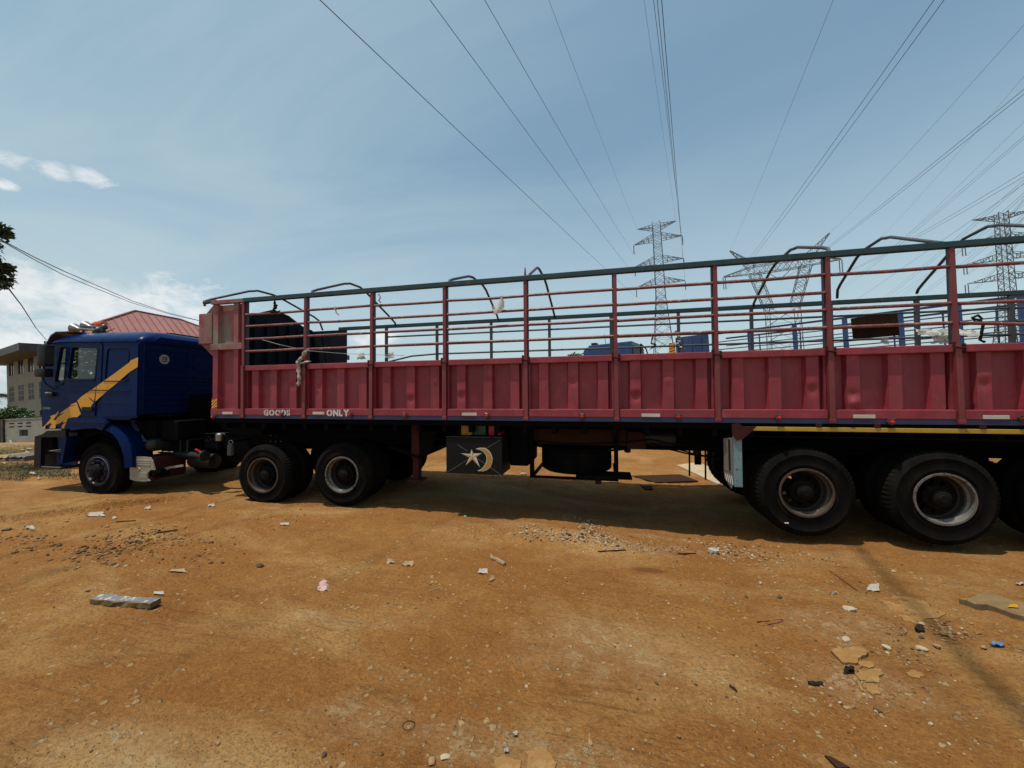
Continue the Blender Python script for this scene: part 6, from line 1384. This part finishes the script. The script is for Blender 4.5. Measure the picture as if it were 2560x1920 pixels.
# ------------------------------------------------------------------ things lying on the ground
def rockmesh(name, size, seed, flat=.6, m_=ROCKP, sharp=.35):
    rnd = np.random.RandomState(seed); bm = bmesh.new(); bmesh.ops.create_icosphere(bm, subdivisions=2, radius=.5)
    ph = rnd.uniform(0, 6, 9); pl = [(nrm(rnd.normal(size=3)), rnd.uniform(.26, .42)) for _ in range(7)]
    for v in bm.verts:
        p = np.array(v.co)
        for nd, dd in pl:
            t = np.dot(p, nd)
            if t > dd: p = p-nd*(t-dd)*.85
        p = p*(1+.10*math.sin(5*p[0]+ph[0])*math.cos(6*p[1]+ph[1])+rnd.uniform(-.04, .04)); v.co = Vector((p[0]*size[0], p[1]*size[1], p[2]*size[2]*1.0))
    me = bpy.data.meshes.new(name); bm.to_mesh(me); bm.free(); me.materials.append(m_); return me
def rock(px, py, wpx, label, m_=ROCKP, asp=.7, hgt=.45, seed=None, cat='stone', name='stone', group=None, rot=None, sink=.3):
    g = GW(px, py); d = np.dot(g-CAM_W, MW@RF[:, 2]); s = wpx/FL*d; seed = seed or int(px*3+py)
    me = rockmesh(name, (s, s*asp, s*hgt), seed, m_=m_); o = bpy.data.objects.new(name, me); COL.objects.link(o)
    o.location = (g[0], g[1], g[2]+s*hgt*(.5-sink)); o.rotation_euler = (random.uniform(-.1, .1), random.uniform(-.1, .1), rot if rot is not None else random.uniform(0, 6)); return tag(o, label, cat, group)
def slab(name, label, cat, pts, th, m_, tilt=0., lift=.0, jag=0., group=None, sub=0):
    """flat piece lying on the ground, outline given by sight lines to the soil"""
    G_ = [GW(*p) for p in pts]; z = float(np.mean([g[2] for g in G_])); rnd = random.Random(int(pts[0][0])); c = sum(G_)/len(G_)
    P = []
    for i_, g in enumerate(G_):
        P.append(g)
        if jag:
            h = G_[(i_+1) % len(G_)]
            for t in (.3, .65): P.append(g*(1-t)+h*t+np.array([rnd.uniform(-1, 1), rnd.uniform(-1, 1), 0])*jag)
    zf = lambda p: p[2]*.6+z*.4+lift
    top = [np.array([p[0], p[1], zf(p)+th+tilt*(p[0]-c[0])]) for p in P]; bot = [np.array([p[0], p[1], zf(p)-.02+tilt*(p[0]-c[0])*.8]) for p in P]
    inn = [(t*.94+np.mean(top, 0)*.06)+UP*th*.12 for t in top]; n = len(P)
    m = MB().add([*bot, *top, *inn], [tuple(range(n))[::-1], tuple(range(2*n, 3*n))]+[(i_, (i_+1) % n, n+(i_+1) % n, n+i_) for i_ in range(n)]+[(n+i_, n+(i_+1) % n, 2*n+(i_+1) % n, 2*n+i_) for i_ in range(n)])
    return tag(m.build(name, m_, None, org=(c[0], c[1], z)), label, cat, group)
# grey block at the left
ga, gb_ = GW(224, 1510), GW(374, 1526); e = nrm([gb_[0]-ga[0], gb_[1]-ga[1], 0]); f_ = np.array([-e[1], e[0], 0]); L = np.linalg.norm(gb_-ga)
m = MB(); nx_ = 12; rnd = random.Random(5)
for q, (a, b) in enumerate(((0, .97), (0, .97))): pass
vs = []
for i_ in range(nx_+1):
    t = i_/nx_; p = ga+e*L*t
    for (v, h) in ((0, -.01), (.0, .030), (.006, .036), (.085, .038), (.09, .032), (.09, -.01)):
        vs.append(p+f_*(v+rnd.uniform(-.003, .003)+(.012*rnd.random() if 3 < i_ and v < .01 else 0))+UP*(h+rnd.uniform(-.003, .002)+(.008 if i_ < 4 else 0)))
m.add(vs, [(i_*6+j, i_*6+(j+1) % 6, (i_+1)*6+(j+1) % 6, (i_+1)*6+j) for i_ in range(nx_) for j in range(6)]+[tuple(range(6)), tuple(range(nx_*6, nx_*6+6))[::-1]])
m.m = [0 if (k < nx_*6 and k % 6 in (2,)) else 1 for k in range(len(m.f))]
tag(m.build('concrete_bar', [CONC, CONC2], None, org=ga), 'grey concrete bar with flaking pale paint lying alone at lower left', 'concrete bar')
# wood
def stick(p0, p1, r, label, m_=DRYW, name='wood_stick', cat='stick', seed=1, lift=None):
    a, b = GW(*p0), GW(*p1); rnd = random.Random(seed); n = 6; lift = r*.7 if lift is None else lift
    P = [a*(1-t)+b*t+UP*lift+np.array([rnd.uniform(-1, 1), rnd.uniform(-1, 1), 0])*r*.5 for t in np.linspace(0, 1, n)]
    return tag(MB().tube(P, [r*rnd.uniform(.7, 1.1) for _ in P], 7).build(name, m_, None, org=a), label, cat)
stick((1226, 1394), (1262, 1414), .022, 'thick dry broken stick lying in the middle of the yard', seed=2)
stick((1070, 1480), (1098, 1470), .005, 'thin straw lying below the middle rut', seed=3)
stick((1474, 1835), (1476, 1872), .004, 'thin upright-lying pale stalk near the bottom edge', seed=4)
stick((390, 1334), (445, 1326), .012, 'long dark stick on the left among the stone chips', WOODD, seed=5)
stick((290, 1306), (338, 1303), .010, 'short dark stick above the stone chips at left', WOODD, seed=6)
stick((1893, 1556), (1958, 1551), .006, 'rusty wire lying straight on the soil at right', RUST, 'wire_scrap', 'wire', 7); stick((1920, 1564), (1957, 1555), .005, 'second rusty wire just below the straight one', RUST, 'wire_scrap', 'wire', 8)
stick((2073, 1427), (2145, 1478), .004, 'long thin twig below the rear wheels', WOODD, seed=9)
stick((1825, 1716), (1845, 1732), .008, 'short brown twig right of the two dark pebbles', WOODD, seed=10)
stick((2022, 1712), (2060, 1716), .016, 'dark flat stick left of the cracked slabs', DRAG, seed=11)
stick((1495, 1380), (1565, 1376), .008, 'thin twig beside the white rubble', WOODD, seed=12); stick((1695, 1386), (1740, 1384), .008, 'dark twig left of the white lump', WOODD, seed=13)
slab('bark_piece', 'grey weathered wood splinter at the bottom edge right', 'wood piece', ((2062, 1893), (2078, 1897), (2125, 1925), (2095, 1925)), .012, WOODD)
g = GW(1022, 1815); m = MB().tube([g+np.array([.034*math.cos(2*PI*k/24), .030*math.sin(2*PI*k/24), .004]) for k in range(25)], .0018, 5, caps=False); tag(m.build('rubber_ring', DRAG, None, True, org=g), 'thin black rubber ring lying on the soil near the bottom', 'ring')
# litter
def litter(px, py, wpx, hpx, label, m_=PAPER, seed=1, cat='litter', name='litter_scrap', amp=.012, segs=4, lift=.012):
    g = [GW(px-wpx/2, py+hpx*.4), GW(px+wpx/2, py+hpx*.5), GW(px+wpx*.4, py-hpx*.5), GW(px-wpx*.35, py-hpx*.35)]
    return crumple(name, label, cat, [p+UP*lift for p in g], segs, m_, seed, amp)
litter(808, 1466, 30, 26, 'pinkish white crumpled wrapper lying alone left of the middle', PINKP, 1, amp=.022)
litter(1208, 1429, 26, 12, 'small pale crumpled scrap left of the tan stone', PAPER, 2)
litter(2184, 1471, 32, 20, 'two-striped white scrap below the second rear wheel', PAPER, 3, amp=.006)
litter(2493, 1614, 36, 11, 'shiny blue and silver sachet at the lower right edge', SBLUE, 4, amp=.014, name='sachet', cat='sachet')
rock(1785, 1385, 30, 'bright white lump at the end of the rubble line', PAPER, asp=.8, hgt=.9, cat='lump', name='white_lump')
litter(1288, 1838, 14, 13, 'small bright white cube-like scrap at the bottom centre', PAPER, 6, amp=.012)
litter(1266, 1880, 12, 12, 'tiny white scrap on the dark patch at the bottom', PAPER, 7)
litter(238, 1287, 48, 12, 'torn whitish paper strip on the crust left of the wheels', PAPER, 8); litter(286, 1295, 12, 6, 'small white scrap right of the torn paper strip', PAPER, 9)
litter(75, 1319, 22, 8, 'white scrap near the left edge below the crust', PAPER, 10); litter(370, 1271, 16, 6, 'cream scrap just below the silencer', PAPER, 11); litter(528, 1264, 18, 7, 'cream strip left of the first drive wheel', PAPER, 12)
litter(446, 1429, 42, 8, 'flattened pale yellow wrapper left of the small dark stone', DRYW, 13, amp=.008); litter(712, 1311, 26, 6, 'white strip on the soil below the drive wheels', PAPER, 14, amp=.008)
litter(2300, 1575, 24, 14, 'black crumpled scrap left of the rubble cluster', DRAG, 15, amp=.03, lift=.03); litter(2122, 1681, 30, 12, 'small black rag beside the cracked slabs', DRAG, 16, amp=.02, lift=.02)
litter(2083, 1485, 18, 5, 'small pale strip left of the two-striped scrap', PAPER, 17); litter(1020, 1412, 34, 8, 'curled brown leaf left of the broken stick', DRYW, 18, amp=.02)
litter(976, 1406, 20, 9, 'small curled brown leaf farther left of the stick', DRYW, 19, amp=.02); litter(397, 1485, 28, 8, 'fine whitish flakes above the concrete bar', PAPER, 20, amp=.004)
litter(1166, 1289, 14, 6, 'green scrap at the edge of the trailer shadow', GCAN, 21); litter(2550, 1462, 22, 5, 'white sliver at the right edge below the wheels', PAPER, 22)
for k, (px, py, w_) in enumerate(((75, 1123, 14), (55, 1126, 12), (92, 1117, 12), (30, 1120, 10), (8, 1118, 10), (68, 1131, 12), (40, 1112, 10), (10, 1160, 12), (80, 1185, 20), (97, 1199, 10), (65, 1170, 14))):
    litter(px, py, w_*.8, w_*.2, 'white litter scrap scattered on the grass at the far left', PAPER, 30+k, lift=.03, amp=.012)['group'] = 'white litter on the grass'
# folded mats at the left
def foldmat(px0, px1, py, hpx, label, m_, sd):
    a, b = GW(px0, py), GW(px1, py); e = nrm(b-a); L = np.linalg.norm(b-a); d = np.dot(a-CAM_W, MW@RF[:, 2]); h = hpx/FL*d; f2 = nrm([-e[1], e[0], 0]); m = MB(); vs = []; n = 10
    sec = [(0, 0), (0, h*.3), (.06, h*.48), (.5, h*.5), (.06, h*.55), (0, h*.7), (.05, h*.95), (.75, h), (.8, h*.5), (.8, 0)]
    for i_ in range(n+1): 
        for s_, z in sec: vs.append(a+e*L*i_/n+f2*(s_+.03*math.sin(i_+sd))+UP*(z*(1+.12*math.sin(i_*1.7+sd))))
    q = len(sec); m.add(vs, [(i_*q+j, i_*q+(j+1) % q, (i_+1)*q+(j+1) % q, (i_+1)*q+j) for i_ in range(n) for j in range(q)]+[tuple(range(q)), tuple(range(n*q, n*q+q))[::-1]])
    return tag(m.build('folded_mat', m_, None, True, org=a), label, 'mat')
foldmat(14, 64, 1153, 14, 'dark folded mat lying on the grass at far left', MATM, 1); foldmat(-20, 17, 1153, 12, 'pale folded mat beside the dark one at the left edge', DRYW, 2)
# stones
for px, py, w_, m_, lb in ((1230, 1450, 20, ROCKP, 'rounded tan stone below the broken stick'), (1505, 1462, 13, ROCKP, 'small tan stone right of the middle'), (810, 1888, 22, ROCKD, 'dark grey stone near the bottom edge left of centre'), (545, 1859, 14, ROCKP, 'small round tan stone left of the dark grey stone'), (1012, 1670, 10, ROCKD, 'tiny dark stone in the pale patch left of centre'),
                           (1063, 1749, 16, ROCKP, 'flat tan pebble above the rubber ring'), (1662, 1687, 11, ROCKW, 'pale pebble right of the two dark ones'), (1641, 1709, 11, ROCKD, 'left dark pebble of the pair right of centre'), (1740, 1712, 12, ROCKD, 'right dark pebble of the pair right of centre'), (1576, 1616, 12, ROCKW, 'bright pebble in the pale hardcore patch'),
                           (1684, 1547, 8, ROCKW, 'small square white pebble below the ruts'), (1079, 1908, 30, ROCKP, 'angular tan stone cut by the bottom edge'), (1113, 1896, 28, ROCKW, 'pale lump beside the angular stone at the bottom'), (1476, 1858, 18, ROCKP, 'flat brown stone beside the pale stalk'), (1756, 1915, 12, ROCKP, 'tan pebble at the bottom edge right of centre'),
                           (650, 1416, 24, ROCKD, 'wedge-shaped grey stone left of the pink wrapper'), (528, 1408, 14, ROCKD, 'dark upright stone among the chips'), (496, 1391, 14, ROCKD, 'flat dark stone above the upright one'), (292, 1417, 18, ROCKP, 'tan brick fragment at left'), (314, 1416, 12, ROCKW, 'pale stone touching the brick fragment'), (219, 1479, 12, ROCKD, 'dark pebble above the concrete bar'),
                           (2124, 1526, 32, ROCKW, 'elongated whitish stone left of the buried slab'), (2114, 1600, 24, ROCKW, 'white angular stone above the cracked slabs'), (2216, 1620, 22, ROCKW, 'pale oval stone right of the white angular one'), (2305, 1623, 24, ROCKW, 'pale oval stone farther right, left of the sachet'), (2194, 1777, 18, ROCKD, 'dark grey stone below the cracked slabs'), (2120, 1772, 22, ROCKP, 'square tan stone below the cracked slabs'),
                           (1948, 1494, 16, ROCKD, 'dark stone left of the buried slab'), (1866, 1493, 14, ROCKD, 'bluish dark stone in the right middle'), (2235, 1429, 12, ROCKW, 'small pale stone below the last wheel'), (2510, 1453, 14, ROCKP, 'tan stone at right below the last wheel'), (17, 1325, 22, CONC2, 'dark broken brick standing at the left edge'), (1901, 1458, 12, ROCKW, 'whitish stone right of the rubble line'), (2460, 1620, 20, ROCKP, 'yellowish stone just left of the sachet'), (2543, 1621, 26, ROCKB, 'brown clod at the right edge')):
    rock(px, py, w_, lb, m_)
slab('stone_slab', 'tan flat stone with a bitten corner lying above the cracked slabs', 'stone slab', ((2077, 1632), (2112, 1627), (2150, 1626), (2168, 1634), (2166, 1645), (2145, 1652), (2140, 1664), (2106, 1662)), .022, SLABM, jag=.012)
slab('stone_slab', 'small slab piece tucked under the tan flat stone', 'stone slab', ((2145, 1660), (2160, 1656), (2182, 1660), (2184, 1671), (2150, 1673)), .012, SLABM, jag=.01)
slab('stone_slab', 'largest of the cracked slabs, reddish brown and square', 'stone slab', ((2143, 1677), (2195, 1675), (2208, 1690), (2198, 1709), (2165, 1708), (2145, 1697)), .010, SLABM, jag=.014)
slab('stone_slab', 'lower cracked slab under the square one', 'stone slab', ((2162, 1713), (2198, 1711), (2202, 1738), (2185, 1742), (2166, 1728)), .008, SLABM, jag=.012)
slab('stone_slab', 'narrow slab splinter left of the lower slab', 'stone slab', ((2140, 1705), (2150, 1709), (2160, 1728), (2152, 1728)), .008, SLABM, jag=.008)
slab('stone_slab', 'smooth oval tan slab right of the cracked slabs', 'stone slab', ((2262, 1683), (2285, 1677), (2312, 1690), (2300, 1698), (2275, 1693)), .008, SLABM, jag=.008)
slab('buried_slab', 'large pale slab mostly buried in the soil at right', 'slab', ((2196, 1497), (2235, 1489), (2285, 1498), (2330, 1520), (2362, 1538), (2300, 1558), (2260, 1552), (2225, 1532)), .004, SLABM, jag=.03)
slab('stone_slab', 'pale blotchy slab cut by the bottom edge, left of two', 'stone slab', ((1240, 1893), (1262, 1888), (1290, 1902), (1300, 1925), (1240, 1925)), .005, SLABM, jag=.02)
slab('stone_slab', 'pale blotchy slab cut by the bottom edge, right of two', 'stone slab', ((1315, 1880), (1350, 1872), (1380, 1892), (1385, 1925), (1318, 1925)), .005, SLABM, jag=.02)
# broken kerb at right
kb = slab('broken_kerb', 'broken concrete kerb with mossy dark face at the right edge', 'kerb', ((2398, 1510), (2425, 1517), (2470, 1526), (2580, 1562), (2640, 1560), (2600, 1536), (2505, 1507), (2452, 1497)), .05, CONC2, jag=.03)
litter(2535, 1532, 26, 9, 'yellowish flattened wrapper on top of the broken kerb', YCAN, 50, lift=.058, amp=.006)
# sheets beyond the trailer
slab('plywood_sheet', 'pale plywood sheet lying in the sun beyond the trailer', 'plywood sheet', ((1692, 1163), (1745, 1157), (1800, 1180), (1800, 1215)), .02, PLYW)
slab('flat_board', 'dark flat board in the shade under the trailer', 'board', ((1575, 1190), (1700, 1188), (1745, 1205), (1640, 1208)), .02, WOODD)
slab('flat_board', 'broken board scrap in the shade behind the flat board', 'board', ((1600, 1215), (1630, 1216), (1632, 1226), (1612, 1225)), .02, WOODD)
rock(1310, 1187, 22, 'white lump of rubbish in the sun just right of the toolbox', PAPER)
# scattered small stones (nobody could count them): one mesh of real pebbles
def scatter(name, label, spots, mats_, seed=1):
    rnd = np.random.RandomState(seed); bm = bmesh.new(); bmesh.ops.create_icosphere(bm, subdivisions=1, radius=.5); bv = np.array([tuple(v.co) for v in bm.verts]); bf = [tuple(v.index for v in f.verts) for f in bm.faces]; bm.free(); m = MB()
    for (px, py, spx, spy, n, s0, s1, ang) in spots:
        U = rnd.normal(size=(n, 2)); ca, sa_ = math.cos(ang), math.sin(ang)
        X_ = px+U[:, 0]*spx*ca-U[:, 1]*spy*sa_; Y_ = py+U[:, 0]*spx*sa_+U[:, 1]*spy*ca; ok = (Y_ > 1180) & (Y_ < 1990)
        for g in GWV(X_[ok], Y_[ok]):
            s = rnd.uniform(s0, s1)*(.6+.8*rnd.rand()**2); a = rnd.uniform(0, 6.3); sc = np.array([s, s*rnd.uniform(.5, 1), s*rnd.uniform(.3, .7)])
            q = bv*sc*(1+rnd.uniform(-.22, .22, (len(bv), 1))); R_ = np.array([[math.cos(a), -math.sin(a), 0], [math.sin(a), math.cos(a), 0], [0, 0, 1]])
            m.add(q@R_.T+g+UP*sc[2]*.22, bf, rnd.randint(len(mats_)))
    return tag(m.build(name, mats_, None), label, 'stones', kind='stuff')
scatter('rubble', 'line of whitish rubble and chips below the trailer shadow', ((1340, 1335, 40, 9, 170, .015, .045, .1), (1440, 1345, 35, 8, 130, .015, .05, .1), (1490, 1335, 38, 9, 230, .012, .05, .55), (1570, 1362, 45, 8, 300, .008, .03, .2), (1660, 1372, 40, 5, 420, .006, .018, .05), (1790, 1372, 50, 12, 160, .012, .035, .1), (1860, 1385, 60, 12, 220, .01, .035, .12), (1980, 1390, 60, 6, 60, .01, .03, .1), (1150, 1325, 40, 12, 60, .01, .03, .1)), [ROCKW, ROCKP, ROCKW, ROCKD], 3)
scatter('stone_chips', 'dark flat stone chips strewn over the ground at left', ((270, 1370, 80, 22, 260, .015, .05, -.1), (360, 1350, 60, 16, 160, .015, .05, -.2), (560, 1345, 60, 14, 90, .01, .04, -.15), (60, 1350, 50, 20, 120, .015, .05, 0), (450, 1385, 70, 18, 80, .012, .04, 0), (250, 1272, 50, 8, 60, .012, .04, -.2), (680, 1290, 50, 10, 80, .01, .035, 0)), [ROCKD, ROCKP, ROCKD, ROCKB], 4)
scatter('pebbles', 'small pebbles and clods strewn over the whole yard', ((1280, 1600, 900, 190, 1900, .005, .014, 0), (1280, 1420, 900, 90, 1300, .007, .022, 0), (2000, 1640, 300, 120, 700, .006, .022, .2), (1200, 1860, 500, 60, 500, .004, .012, 0), (600, 1880, 400, 60, 300, .004, .014, 0), (1300, 1200, 200, 12, 260, .012, .035, 0), (2120, 1730, 70, 40, 200, .006, .02, .2), (2370, 1580, 40, 14, 90, .012, .05, .2), (2250, 1570, 30, 10, 50, .01, .03, .2), (2270, 1640, 40, 16, 90, .006, .025, .2)), [ROCKB, ROCKB, ROCKB, ROCKP, ROCKP, ROCKW, ROCKD], 5)
